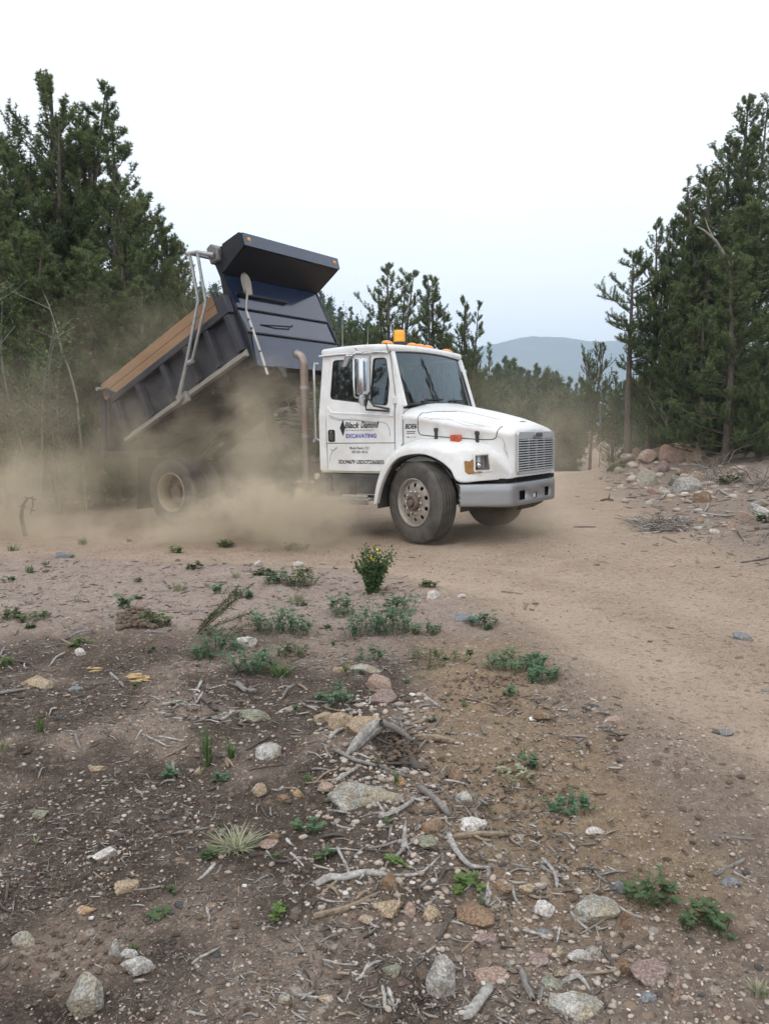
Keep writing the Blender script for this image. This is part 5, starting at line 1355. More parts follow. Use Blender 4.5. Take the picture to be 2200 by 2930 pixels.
# aspens and dead branches by the left pines
def aspen(x, y, H, seed, label, tone=.5):
    rg = np.random.default_rng(seed); root = empty('aspen_tree', (x, y, gz(x, y) - .05)); tag(root, label, 'tree', 'young aspens below the pines')
    paths = []; radii = []; NP = []
    for s_ in range(4):
        a = rg.uniform(0, 6.3); h = H * rg.uniform(.7, 1); k = 7; s = np.linspace(0, 1, k)
        T = np.stack([np.cos(a) * .35 * s * H * .4 + .05 * np.sin(s * 7), np.sin(a) * .35 * s * H * .4, s * h], 1); paths.append(T); radii.append(.025 * (1 - s) + .006)
        for b in range(16):
            t = rg.uniform(.2, 1); p0 = np.array([np.interp(t, s, T[:, i]) for i in range(3)]); a2 = rg.uniform(0, 6.3); ln = rg.uniform(.25, .8) * (1.2 - t * .6)
            q = np.linspace(0, 1, 4); B = p0 + np.stack([np.cos(a2) * ln * q, np.sin(a2) * ln * q, ln * .7 * q], 1); paths.append(B); radii.append(np.full(4, .006))
            NP.append(B[1 + rg.integers(0, 3, 14)] + rg.normal(size=(14, 3)) * .10)
    V, F = tubes_np(paths, radii, 5); t = link('trunk', np_mesh('aspen_trunk', V, F, True), M_BARKG, root)
    P = np.vstack(NP); V, F, TT = leaf_quads(P, rg, .055); link('crown', np_mesh('aspen_crown', V, F, False, {'tint': TT}), M_LEAFA, root)
def leaf_quads(P, rg, size, flat=0.):
    n = len(P); d = rg.normal(size=(n, 3)); d[:, 2] *= (1 - flat); d /= np.linalg.norm(d, axis=1)[:, None]; u = np.cross(d, rg.normal(size=(n, 3))); u /= np.linalg.norm(u, axis=1)[:, None]
    s = size * rg.uniform(.6, 1.2, n)
    V = np.stack([P, P + d * (s * .5)[:, None] + u * (s * .42)[:, None], P + d * s[:, None], P + d * (s * .5)[:, None] - u * (s * .42)[:, None]], 1).reshape(-1, 3)
    F = (np.arange(n) * 4)[:, None] + np.arange(4)[None, :]
    return V, F, np.repeat(rg.uniform(0, 1, n), 4)
for i, (sx, ty, Y, lb) in enumerate([(25, 770, 14.2, 'light green young aspen below the dark pines at the picture edge'), (95, 900, 13.8, 'smaller light green aspen shrub in front of the dark pines'), (-30, 880, 13.5, 'pale green aspen shrub cut by the picture edge'), (170, 1000, 14.2, 'low green aspen sapling in thin dust near the tailgate')]):
    x = at_px(sx, Y); H = EYE + (HORIZON - ty) / FPX * Y - gz(x, Y); aspen(x, Y, H, 40 + i, lb)
def bare_tree(pts, Y, r, label, seed, nbr=8, name='dead_tree', m=None, up=.5, lenf=.3):
    rg = np.random.default_rng(seed); P = np.array([tuple(AT(px, py, Y)) for px, py in pts]); P[:, 1] += rg.normal(size=len(P)) * .05
    P[0, 2] = gz(P[0, 0], P[0, 1]) - .05
    k = len(P); L_ = np.linalg.norm(P[-1] - P[0]); s = np.linspace(0, 1, k); paths = [P]; radii = [r * (1 - .8 * s)]
    for b in range(nbr):
        t = rg.uniform(.3, .95); p0 = np.array([np.interp(t, s, P[:, i]) for i in range(3)]); a = rg.uniform(0, 6.3); ln = L_ * lenf * rg.uniform(.4, 1.2)
        q = np.linspace(0, 1, 5); B = p0 + np.stack([np.cos(a) * ln * q + .04 * np.sin(q * 6), np.sin(a) * ln * q, ln * up * q ** 1.2], 1); paths.append(B); radii.append(r * .3 * (1 - .7 * q))
    V, F = tubes_np(paths, radii, 6); o = link(name, np_mesh(name, V, F, True), m or M_DEADW); tag(o, label, 'dead tree'); return o
bare_tree([(182, 930), (165, 860), (150, 800), (138, 760), (118, 700), (104, 655), (92, 625)], 14.8, .024, 'pale bare dead trunk leaning up through the dark pines', 1, 5)
bare_tree([(120, 990), (90, 930), (60, 880), (20, 800)], 14.5, .025, 'thin grey dead stem leaning low among the dusty pines', 2, 5)
bare_tree([(1440, 985), (1437, 940), (1440, 900), (1446, 880)], 23.0, .03, 'small pale bare sapling with forked twigs behind the rock pile', 3, 12, up=1.2, lenf=.45, m=M_DEADW)
bare_tree([(1560, 1000), (1565, 950), (1590, 900)], 21.5, .02, 'thin crooked dead stem in the shaded brush under the pines', 4, 9)
# the bowed burnt sapling in the dust
o = bare_tree([(60, 1152), (52, 1120), (50, 1095), (58, 1078), (67, 1074), (72, 1090), (68, 1112)], 11.2, .03, 'small blackened sapling bent over in the dust', 5, 5, m=mat('charred_wood', (.03, .026, .024), .9), lenf=.12)
# dead branch crossing the right pines
V, F = tubes_np([np.array([tuple(AT(a, b, y)) for a, b, y in ((1575, 575, 20.5), (1560, 545, 20.2), (1545, 520, 20.), (1520, 498, 19.8), (1505, 490, 19.7))]), np.array([tuple(AT(a, b, 20.)) for a, b in ((1540, 515), (1528, 490), (1522, 470))])], [np.linspace(.05, .015, 5), np.linspace(.02, .008, 3)], 6)
o = link('dead_branch', np_mesh('dead_branch', V, F, True), M_DEADW); tag(o, 'pale bare branch arching across the dark pine crowns', 'branch')
# far dirt track climbing through the wood
rows = []
for i in range(26):
    r_ = 56 + i * 1.5; azc = .262 + .004 * sin(r_ * .2); rows.append([(x_, r_, float(zground(x_, r_)) + .04) for x_ in (azc * r_ - 1.1, azc * r_, azc * r_ + 1.1)])
tr = MB().grid(rows).build('path', mat('far_track', (.34, .25, .19), .95, var_scale=1.5, col2=(.24, .17, .13)), None); tag(tr, kind='structure')

# ------------------------------------------------------------------ air and dust
hz = MB().box(-4700, 4700, -300, 4500, -36, 520).mesh('haze')
hm_ = bpy.data.materials.new('haze_air'); hm_.use_nodes = True; t = hm_.node_tree; t.nodes.clear()
o_ = N(t, 'ShaderNodeOutputMaterial'); pv = N(t, 'ShaderNodeVolumePrincipled'); pv.inputs['Color'].default_value = (.70, .845, 1, 1); pv.inputs['Density'].default_value = HAZE_D if 'HAZE_D' in globals() else .00042
t.links.new(pv.outputs[0], o_.inputs['Volume'])
haze = link('haze', hz, hm_); tag(haze, 'thin bluish haze filling the air over the valley', kind='stuff')

def dust():
    m = bpy.data.materials.new('tan_dust'); m.use_nodes = True; t = m.node_tree; t.nodes.clear(); L_ = t.links.new
    out = N(t, 'ShaderNodeOutputMaterial'); pv = N(t, 'ShaderNodeVolumePrincipled'); pv.inputs['Color'].default_value = (.965, .84, .65, 1); pv.inputs['Anisotropy'].default_value = .1
    tc = N(t, 'ShaderNodeTexCoord'); P = tc.outputs['Object']
    n1 = N(t, 'ShaderNodeTexNoise', Scale=.95, Detail=4., Roughness=.62); L_(P, n1.inputs['Vector'])
    off = N(t, 'ShaderNodeVectorMath', operation='MULTIPLY_ADD'); L_(n1.outputs['Color'], off.inputs[0]); off.inputs[1].default_value = (1.3, 1.3, 1.1); off.inputs[2].default_value = (-.65, -.65, -.55)
    ad = N(t, 'ShaderNodeVectorMath', operation='ADD'); L_(P, ad.inputs[0]); L_(off.outputs[0], ad.inputs[1])
    cur = None
    for (c, r_, A) in DUSTS:
        s = N(t, 'ShaderNodeVectorMath', operation='SUBTRACT'); L_(ad.outputs[0], s.inputs[0]); s.inputs[1].default_value = c
        d = N(t, 'ShaderNodeVectorMath', operation='DIVIDE'); L_(s.outputs[0], d.inputs[0]); d.inputs[1].default_value = r_
        l = N(t, 'ShaderNodeVectorMath', operation='LENGTH'); L_(d.outputs[0], l.inputs[0])
        mr = N(t, 'ShaderNodeMapRange', interpolation_type='SMOOTHSTEP'); mr.inputs['From Min'].default_value = 1.; mr.inputs['From Max'].default_value = 0.
        mr.inputs['To Max'].default_value = A; L_(l.outputs['Value'], mr.inputs['Value'])
        if cur is None: cur = mr.outputs[0]
        else:
            a = N(t, 'ShaderNodeMath', operation='ADD'); L_(cur, a.inputs[0]); L_(mr.outputs[0], a.inputs[1]); cur = a.outputs[0]
    n2 = N(t, 'ShaderNodeTexNoise', Scale=1.35, Detail=5., Roughness=.62); L_(ad.outputs[0], n2.inputs['Vector'])
    mr = N(t, 'ShaderNodeMapRange'); mr.inputs['From Min'].default_value = .42; mr.inputs['From Max'].default_value = .62; mr.inputs['To Min'].default_value = .05; mr.inputs['To Max'].default_value = 2.1
    L_(n2.outputs['Fac'], mr.inputs['Value'])
    mu = N(t, 'ShaderNodeMath', operation='MULTIPLY'); L_(cur, mu.inputs[0]); L_(mr.outputs[0], mu.inputs[1])
    L_(mu.outputs[0], pv.inputs['Density']); L_(pv.outputs[0], out.inputs['Volume'])
    o = link('dust_cloud', MB().box(-9.8, 5.2, 8.3, 19.5, -.25, 4.0).mesh('dust_cloud'), m)
    tag(o, 'billowing tan dust rolling around the rear wheels and under the raised bed', 'dust cloud', kind='stuff')
DUSTS = [((-1.3, 9.7, .35), (1.3, .95, 1.05), 3.8), ((-2.2, 10.2, .30), (1.3, .9, .75), 2.2), ((-1.6, 10.9, 1.35), (1.2, .9, 1.25), .85),
         ((-3.2, 11.8, 1.3), (1.4, 1.2, 1.1), .28), ((-5.5, 11.6, .35), (2.6, 1.8, 1.25), .78), ((-7.0, 14, 1.1), (3.2, 3.5, 2.2), .24),
         ((-3.7, 10.6, -.1), (2.0, 1.0, .62), 1.8), ((-3.2, 12.8, 1.7), (3.6, 2.6, 2.6), .13), ((1.5, 10.6, .1), (2.2, 1.6, .6), .55), ((2.8, 16, 1.2), (3.2, 4., 2.2), .10)]
dust()

# ------------------------------------------------------------------ rocks
def rock_m(name, c1, c2, c3, bump=.6):
    m = mat(name, c1, .85, var_scale=24, col2=tuple(x * .72 for x in c2), dirt=.85, dirt_col=tuple(x * 1.1 for x in c3), dirt_scale=13, bump=1., bump_scale=55, spec=.25, bump_dist=.012, detail=10)
    t = m.node_tree; b = t.nodes['Principled BSDF']; src = b.inputs['Base Color'].links[0].from_socket
    tc = N(t, 'ShaderNodeTexCoord'); oi = N(t, 'ShaderNodeObjectInfo'); ad = N(t, 'ShaderNodeVectorMath', operation='ADD'); t.links.new(tc.outputs['Object'], ad.inputs[0]); t.links.new(oi.outputs['Location'], ad.inputs[1])
    no = N(t, 'ShaderNodeTexNoise', Scale=6., Detail=10., Roughness=.72); t.links.new(ad.outputs[0], no.inputs['Vector'])
    mr = N(t, 'ShaderNodeMapRange'); mr.inputs['From Min'].default_value = .56; mr.inputs['From Max'].default_value = .66; mr.inputs['To Max'].default_value = .8; t.links.new(no.outputs['Fac'], mr.inputs['Value'])
    mx = N(t, 'ShaderNodeMix', data_type='RGBA'); t.links.new(mr.outputs[0], mx.inputs['Factor']); t.links.new(src, mx.inputs[6]); mx.inputs[7].default_value = (.60, .57, .52, 1)
    n2 = N(t, 'ShaderNodeTexNoise', Scale=160., Detail=3.); t.links.new(ad.outputs[0], n2.inputs['Vector']); r2 = N(t, 'ShaderNodeMapRange'); r2.inputs['From Min'].default_value = .4; r2.inputs['From Max'].default_value = .62; r2.inputs['To Min'].default_value = .62; r2.inputs['To Max'].default_value = 1.15
    t.links.new(n2.outputs['Fac'], r2.inputs['Value']); mu = N(t, 'ShaderNodeVectorMath', operation='SCALE'); t.links.new(mx.outputs[2], mu.inputs[0]); t.links.new(r2.outputs[0], mu.inputs['Scale']); t.links.new(mu.outputs[0], b.inputs['Base Color'])
    return m
RK = {
    'grey': rock_m('rock_grey', (.38, .37, .34), (.23, .225, .21), (.44, .35, .22)),
    'pink': rock_m('rock_pink', (.43, .29, .23), (.34, .22, .18), (.45, .36, .29)),
    'tan': rock_m('rock_tan', (.45, .35, .24), (.34, .25, .17), (.40, .30, .21)),
    'white': rock_m('rock_white_quartz', (.72, .69, .66), (.52, .49, .46), (.44, .36, .29)),
    'brown': rock_m('rock_brown', (.27, .17, .11), (.18, .12, .085), (.33, .23, .15)),
    'slate': rock_m('rock_blue_slate', (.24, .26, .29), (.16, .175, .20), (.30, .27, .24)),
    'orange': rock_m('rock_orange', (.46, .28, .14), (.34, .2, .1), (.42, .32, .22)),
    'mixed': rock_m('rock_grey_white', (.62, .60, .57), (.20, .20, .195), (.34, .28, .22)),
    'green': rock_m('rock_green_grey', (.27, .28, .22), (.18, .19, .15), (.33, .29, .2)),
    'mauve': rock_m('rock_mauve', (.32, .22, .20), (.25, .18, .165), (.36, .29, .25)),
}
_ico = {}
def ico(sub):
    if sub not in _ico:
        b = bmesh.new(); bmesh.ops.create_icosphere(b, subdivisions=sub, radius=1)
        b.verts.ensure_lookup_table(); _ico[sub] = (np.array([v.co[:] for v in b.verts]), np.array([[v.index for v in f.verts] for f in b.faces])); b.free()
    return _ico[sub]
def rock_shape(seed, sub=3, planes=16, rough=.07, soft=.02):
    rg = np.random.default_rng(seed); V, F = ico(sub)
    n = rg.normal(size=(planes, 3)); n /= np.linalg.norm(n, axis=1)[:, None]; h = rg.uniform(.62, .95, planes)
    d = V @ n.T; r = np.where(d > 1e-3, h[None, :] / np.maximum(d, 1e-3), 9.).min(1); r = np.minimum(r, 1.12)
    P = V * r[:, None]
    if rough: P += V * (rough * (noise2(P[:, 0] * 3.1 + seed, P[:, 1] * 3.1 + P[:, 2] * 2.3) + .7 * noise2(P[:, 0] * 7.1 + seed, P[:, 1] * 7.1 - P[:, 2] * 6.3) + .5 * noise2(P[:, 0] * 15 - P[:, 2] * 9, P[:, 1] * 15 + P[:, 2] * 14)))[:, None]
    return P, F
def put_rock(px, py, w, h, kind, label, seed, name='rock', rz=None, deep=None, group=None, sub=4, tall=None):
    """rock whose foot shows at (px,py) and that is w by h view pixels"""
    g = G(px, py); k = mpp(g); W = w * k; rg = random.Random(seed)
    dist = sqrt(g.x ** 2 + g.y ** 2); el = atan2(EYE - g.z, dist)
    Hh = h * k
    dep = deep if deep else W * rg.uniform(.62, .85)
    z = max(.22 * W, (Hh - dep * sin(el)) / max(cos(el), .3)) if tall is None else tall * W
    P, F = rock_shape(seed, sub)
    P = P * np.array([W / 2 * 1.1, dep / 2 * 1.1, z * 1.12])
    me = np_mesh(name, P, F, True); me.materials.append(RK[kind]); sharp(me, 17)
    o = bpy.data.objects.new(name, me); COL.objects.link(o)
    c = Vector((g.x, g.y + dep * .42, 0)); c.z = gz(c.x, c.y) + z * .25
    o.location = c; o.rotation_euler = (rg.uniform(-.15, .15), rg.uniform(-.15, .15), rz if rz is not None else rg.uniform(-.4, .4))
    if label: tag(o, label, 'rock', group)
    return o
ROCKS = [
    (777, 1748, 160, 74, 'grey', 'largest flat grey boulder with a buff edge, lying below the split stump'),
    (820, 1493, 54, 34, 'pink', 'pink granite block sitting on a darker slab above the stump'),
    (822, 1522, 60, 28, 'mauve', 'mauve slab under the pink granite block'),
    (701, 1562, 40, 27, 'tan', 'first of three tan rocks in a row by the split stump, smallest'),
    (736, 1577, 48, 40, 'tan', 'second of three tan rocks in a row by the split stump, wedge shaped'),
    (784, 1588, 76, 46, 'tan', 'biggest of three tan rocks in a row, touching the split stump'),
    (581, 1643, 62, 36, 'mixed', 'grey and white speckled rock left alone among twigs near the grass tuft'),
    (530, 1399, 48, 22, 'white', 'bright white quartz chunk beside the leafy clump'),
    (868, 1701, 26, 20, 'orange', 'small orange rock at the corner of the largest grey boulder'),
    (702, 1712, 38, 22, 'pink', 'small pink rock at the near edge of the largest grey boulder'),
    (642, 1722, 24, 16, 'orange', 'little orange stone between the pink rock and the pebbles'),
    (557, 1728, 30, 26, 'tan', 'pale pointed stone standing on the pebbly soil'),
    (1022, 1800, 62, 24, 'white', 'pale greenish white flat rock beside the brown logs'),
    (1005, 1738, 40, 26, 'mixed', 'crumbled pale rock above the white flat one'),
    (983, 1686, 34, 24, 'brown', 'rounded brown stone pressed in the loose soil by the stump'),
    (935, 1806, 44, 34, 'brown', 'pinkish brown block next to the curved grey branch'),
    (925, 1837, 56, 24, 'green', 'flat greenish grey stone under the curved branch'),
    (1081, 1773, 20, 13, 'pink', 'small pink stone lying alone on ochre soil'),
    (840, 1922, 44, 40, 'brown', 'angular reddish brown rock against the gnarled branch'),
    (1025, 2001, 96, 48, 'brown', 'large orange-brown flat rock in the foreground debris'),
    (1178, 1990, 52, 34, 'white', 'white quartz lump beside the large grey stone in the foreground'),
    (1288, 2009, 104, 52, 'grey', 'large grey stone with white streak in the foreground beside the white quartz'),
    (842, 1976, 62, 28, 'tan', 'tan wedge rock just behind the smooth brown log end'),
    (886, 1973, 26, 24, 'pink', 'small pink cube-like rock beside the tan wedge'),
    (930, 1989, 42, 32, 'tan', 'pinkish tan stone between the wedge and the large orange-brown rock'),
    (790, 1990, 32, 20, 'tan', 'pale tan knobbly stone before the brown log'),
    (850, 2111, 44, 32, 'green', 'dark greenish stone with flat top in the foreground'),
    (957, 2150, 62, 86, 'mixed', 'tall white and grey weathered rock standing in the foreground'),
    (1180, 2037, 36, 20, 'slate', 'blue-grey slate stone below the white quartz lump'),
    (1165, 2086, 50, 28, 'mauve', 'mauve-pink stone in the clustered rocks of the foreground'),
    (1049, 2058, 54, 30, 'mauve', 'reddish grey stone below the large orange-brown rock'),
    (1068, 2124, 72, 38, 'pink', 'flat pinkish rock level with the broken brown stick'),
    (1196, 2136, 54, 20, 'green', 'grey-green slab just under the broken brown stick'),
    (1416, 2121, 96, 42, 'mauve', 'broad purple-pink slab at the end of the broken brown stick'),
    (1350, 2106, 40, 34, 'brown', 'grey-brown wedge beside the purple-pink slab'),
    (1254, 2200, 110, 50, 'grey', 'large grey-brown rock with white patch at the bottom edge'),
    (1403, 2164, 36, 24, 'slate', 'small slate block under the purple-pink slab'),
    (1336, 1925, 32, 28, 'slate', 'blue-grey stone beside the low leafy herb'),
    (1582, 1917, 42, 20, 'slate', 'rounded grey stone by the short pale sticks near the picture edge'),
    (1462, 2166, 20, 46, 'pink', 'long thin pink splinter of rock'),
    (1184, 2067, 28, 20, 'pink', 'small pink stone in the clustered rocks'),
    (1208, 2072, 22, 20, 'tan', 'small tan stone squeezed among the clustered rocks'),
    (1258, 2090, 54, 24, 'mixed', 'white-patched green stone among the clustered rocks'),
    (1288, 2068, 38, 30, 'grey', 'grey stone just below the large streaked one'),
    (1142, 1933, 42, 18, 'tan', 'flat tan-grey stone under the pale stubs'),
    (1088, 1922, 36, 16, 'brown', 'low brown stone behind the flat tan-grey one'),
    (1355, 2016, 28, 36, 'brown', 'upright brown stone at the end of the bowed pale root'),
    (1285, 1803, 42, 15, 'white', 'flat bluish white chip on the ochre soil'),
    (176, 2200, 90, 92, 'grey', 'big grey-tan boulder rising from the bottom edge of the view'),
    (292, 2113, 84, 34, 'mixed', 'long pale grey rock, front one of three'),
    (275, 2074, 38, 28, 'mixed', 'speckled rock leaning behind the long pale grey one'),
    (244, 2072, 22, 36, 'mixed', 'narrow white-topped rock beside the speckled one'),
    (46, 2050, 46, 38, 'grey', 'grey rock with a white face near the dark hollow'),
    (219, 1858, 52, 26, 'white', 'whitish stone half sunk in dark soil'),
    (272, 1929, 60, 22, 'tan', 'flat tan stone below the whitish half-sunk one'),
    (184, 1971, 36, 20, 'orange', 'ochre-brown stone in the dark soil'),
    (80, 1770, 40, 15, 'green', 'flat grey-green stone in the pebbly soil'),
    (205, 1667, 38, 15, 'tan', 'yellowish flat stone in the dark soil'),
    (426, 1672, 17, 14, 'tan', 'small round tan stone near the grass tuft'),
    (577, 1836, 40, 18, 'pink', 'pale pink stone beside the dry grass clump'),
    (611, 1730, 26, 14, 'brown', 'small brown stone in line with the pointed pale one'),
    (593, 1812, 22, 13, 'brown', 'round brown stone above the pale pink one'),
    (385, 1868, 28, 14, 'brown', 'dull brown stone in dark soil under the dry grass'),
    (612, 2154, 34, 20, 'grey', 'dark grey stone in the brown foreground soil'),
    (708, 2168, 34, 20, 'tan', 'long tan stone at the bottom of the view'),
    (138, 1206, 46, 14, 'slate', 'flat grey slab on the pinkish gravel near the dust'),
    (643, 1226, 24, 14, 'white', 'small bright white stone on the pinkish gravel'),
    (558, 1222, 22, 9, 'white', 'thin white chip on the pinkish gravel'),
    (160, 1496, 30, 11, 'slate', 'pale slate chip beside the grey stick'),
    (171, 1416, 24, 13, 'white', 'white-spotted stone on dark litter'),
    (75, 1488, 66, 14, 'tan', 'long tan slab flush with the soil near the picture edge'),
    (545, 1560, 62, 26, 'green', 'half-buried brown-grey slab below the stick heap'),
    (790, 1456, 56, 22, 'grey', 'half-buried grey slab above the pink granite block'),
    (733, 1452, 32, 15, 'tan', 'tan stone beside the half-buried grey slab'),
    (617, 1412, 26, 9, 'grey', 'thin flat stone between the leafy clumps'),
    (937, 1290, 32, 14, 'white', 'white stone at the road edge below the flowering bush'),
    (999, 1298, 22, 10, 'white', 'little white stone further onto the road than the other one'),
    (841, 1274, 20, 14, 'pink', 'small stone at the foot of the flowering bush'),
    (1172, 1552, 42, 18, 'brown', 'brown-grey stone with a white scrap beside it'),
    (1611, 1384, 46, 15, 'slate', 'flat blue slate on the gravel road'),
    (1569, 1590, 38, 11, 'slate', 'smaller flat slate lower down the gravel road'),
    (1481, 1661, 20, 11, 'grey', 'pale stone in the gravel verge'),
    (1008, 1344, 62, 12, 'slate', 'long thin slate slab lying behind the leafy clump at the verge'),
    (1327, 1562, 36, 11, 'pink', 'flat pinkish stone in the verge gravel'),
    (1402, 1050, 50, 40, 'grey', 'big rounded grey boulder at the foot of the rock pile'),
    (1491, 1063, 62, 31, 'mixed', 'big whitish boulder to the front of the rock pile'),
    (1464, 1000, 60, 34, 'pink', 'large pinkish boulder on top of the rock pile'),
    (1508, 996, 48, 30, 'tan', 'tan boulder next to the pinkish one on the rock pile'),
    (1445, 990, 38, 20, 'orange', 'yellowish boulder at the crest of the rock pile'),
    (1406, 999, 42, 18, 'pink', 'flat pink rock on the crest of the rock pile'),
    (1338, 993, 28, 20, 'grey', 'grey block on the low end of the rock pile'),
    (1360, 998, 36, 16, 'mauve', 'flat rock beside the grey block on the low end of the pile'),
    (1380, 988, 30, 15, 'brown', 'dark brown rock at the foot of the bare pine trunk'),
    (1460, 1048, 28, 20, 'green', 'mossy stone wedged between the two big boulders'),
    (1434, 1022, 30, 18, 'mauve', 'mauve rock in the middle of the pile above the rounded boulder'),
    (1395, 1020, 26, 12, 'pink', 'pinkish slab in the middle of the rock pile'),
    (1478, 1030, 30, 14, 'brown', 'brown slab above the whitish boulder'),
    (1510, 1036, 34, 14, 'tan', 'tan slab beside the whitish boulder'),
    (1366, 1037, 24, 9, 'white', 'pale thin slab at the toe of the pile'),
    (1340, 1022, 24, 10, 'grey', 'thin grey slab on the road side of the pile'),
    (1411, 1068, 24, 13, 'pink', 'small pink stone just below the rounded boulder'),
    (1434, 1064, 24, 10, 'white', 'small whitish stone below the two big boulders'),
    (1520, 1086, 38, 22, 'brown', 'brown lump below the whitish boulder'),
    (1646, 1092, 32, 16, 'grey', 'pale stone at the picture edge on the rocky bank'),
    (1634, 1106, 30, 16, 'mixed', 'whitish stone by the pale one at the picture edge'),
    (1652, 1116, 36, 18, 'white', 'pale block cut by the picture edge'),
    (1613, 1124, 38, 18, 'pink', 'pinkish slab on the rocky bank near the picture edge'),
    (1584, 1144, 26, 16, 'pink', 'pale pink stone below the slab on the bank'),
    (1511, 1131, 20, 9, 'tan', 'small tan stone under the long white stick'),
    (1544, 1155, 22, 9, 'white', 'white flat chip on the bank'),
    (1531, 1139, 24, 11, 'grey', 'low grey stone below the long white stick'),
    (1403, 1090, 20, 8, 'white', 'pale chip on the bank slope under the rounded boulder'),
    (1445, 1086, 18, 8, 'tan', 'small tan chip on the bank slope'),
]
for i, (px, py, w, h, k, lb) in enumerate(ROCKS):
    put_rock(px, py, w, h, k, lb, 100 + i, name='boulder' if w > 85 or (py < 1080 and w > 45) else 'rock')
o = MB(); g = G(1152, 1548); o.add([(g.x - .015, g.y, g.z + .005), (g.x + .022, g.y - .005, g.z + .008), (g.x + .03, g.y + .015, g.z + .01), (g.x + .005, g.y + .02, g.z + .022), (g.x - .02, g.y + .015, g.z + .015)], [(0, 1, 2), (0, 2, 3), (0, 3, 4)])
tag(o.build('paper_scrap', mat('white_paper', (.75, .75, .74), .7), solid=.001), 'crumpled white scrap beside the brown-grey stone', 'paper')

# ------------------------------------------------------------------ sticks
def wood_m(name, c1, c2):
    return mat(name, c1, .85, var_scale=60, col2=c2, aniso=(1, 1, 1), bump=.5, bump_scale=120, spec=.2, dirt=.6, dirt_col=(.13, .10, .08), dirt_scale=25, bump_dist=.003)
WD = {'pale': wood_m('weathered_wood_pale', (.52, .50, .47), (.22, .205, .19)), 'grey': wood_m('weathered_wood_grey', (.30, .28, .26), (.17, .16, .15)),
      'tan': wood_m('weathered_wood_tan', (.38, .30, .22), (.22, .17, .125)), 'dark': wood_m('bark_stick_dark', (.12, .105, .095), (.07, .06, .055)), 'yellow': wood_m('fresh_split_wood', (.68, .50, .26), (.52, .36, .18))}
def stick(pts, th, kind, label=None, seed=0, name='stick', taper=.55, parent=None, lift=.35, knots=True, group=None, cat='stick'):
    rg = np.random.default_rng(seed); W = [G(px, py) for px, py in pts]; k = mpp(W[0]); r = th * k / 2 * .95
    n = max(6, len(pts) * 3); P = np.array([tuple(p) for p in bez(W, n)]); m = len(P); s = np.linspace(0, 1, m)
    L_ = np.linalg.norm(P[-1] - P[0]); P[:, 2] += r * (lift + .5) + .25 * r * np.sin(s * 4 + seed)
    side = np.cross(P[-1] - P[0], [0, 0, 1.]); side /= np.linalg.norm(side) + 1e-9
    P += side[None, :] * (L_ * .012 * noise2(s * 5 + seed, s * 0 + 3.3 + seed))[:, None]
    R = r * (1 - (1 - taper) * s) * (1 + .16 * noise2(s * 7 + seed, s * 0 + seed)) ; R[0] *= .75; R[-1] *= .6
    paths = [P]; radii = [R]
    if knots:
        for b in range(rg.integers(0, 3)):
            i = rg.integers(m // 4, m - 2); d = np.array([rg.normal(), rg.normal(), .4]); d /= np.linalg.norm(d); paths.append(np.stack([P[i], P[i] + d * r * 3, P[i] + d * r * 5.5])); radii.append(np.array([.4, .3, .15]) * r)
    NS = 11; V, F = tubes_np(paths, radii, NS)
    # flutes along the grain, ragged ends
    fl = 1 + .34 * (rg.uniform(-1, 1, NS)); C = np.repeat(np.vstack(paths), NS, 0); ang = np.tile(fl, len(C) // NS); V = C + (V - C) * ang[:, None]
    V += rg.normal(size=V.shape) * r * .045; T0 = (P[1] - P[0]) / np.linalg.norm(P[1] - P[0]); T1 = (P[-1] - P[-2]) / np.linalg.norm(P[-1] - P[-2])
    V[:NS] -= T0 * (rg.uniform(0, 1.8, NS) * r)[:, None]; V[(m - 1) * NS:m * NS] += T1 * (rg.uniform(0, 2.2, NS) * r)[:, None]
    caps = []
    o = link(name, np_mesh(name, V, F, True), WD[kind], parent)
    bm = bmesh.new(); bm.from_mesh(o.data); bmesh.ops.holes_fill(bm, edges=[e for e in bm.edges if e.is_boundary], sides=12); bm.to_mesh(o.data); bm.free()
    if label: tag(o, label, cat, group)
    return o
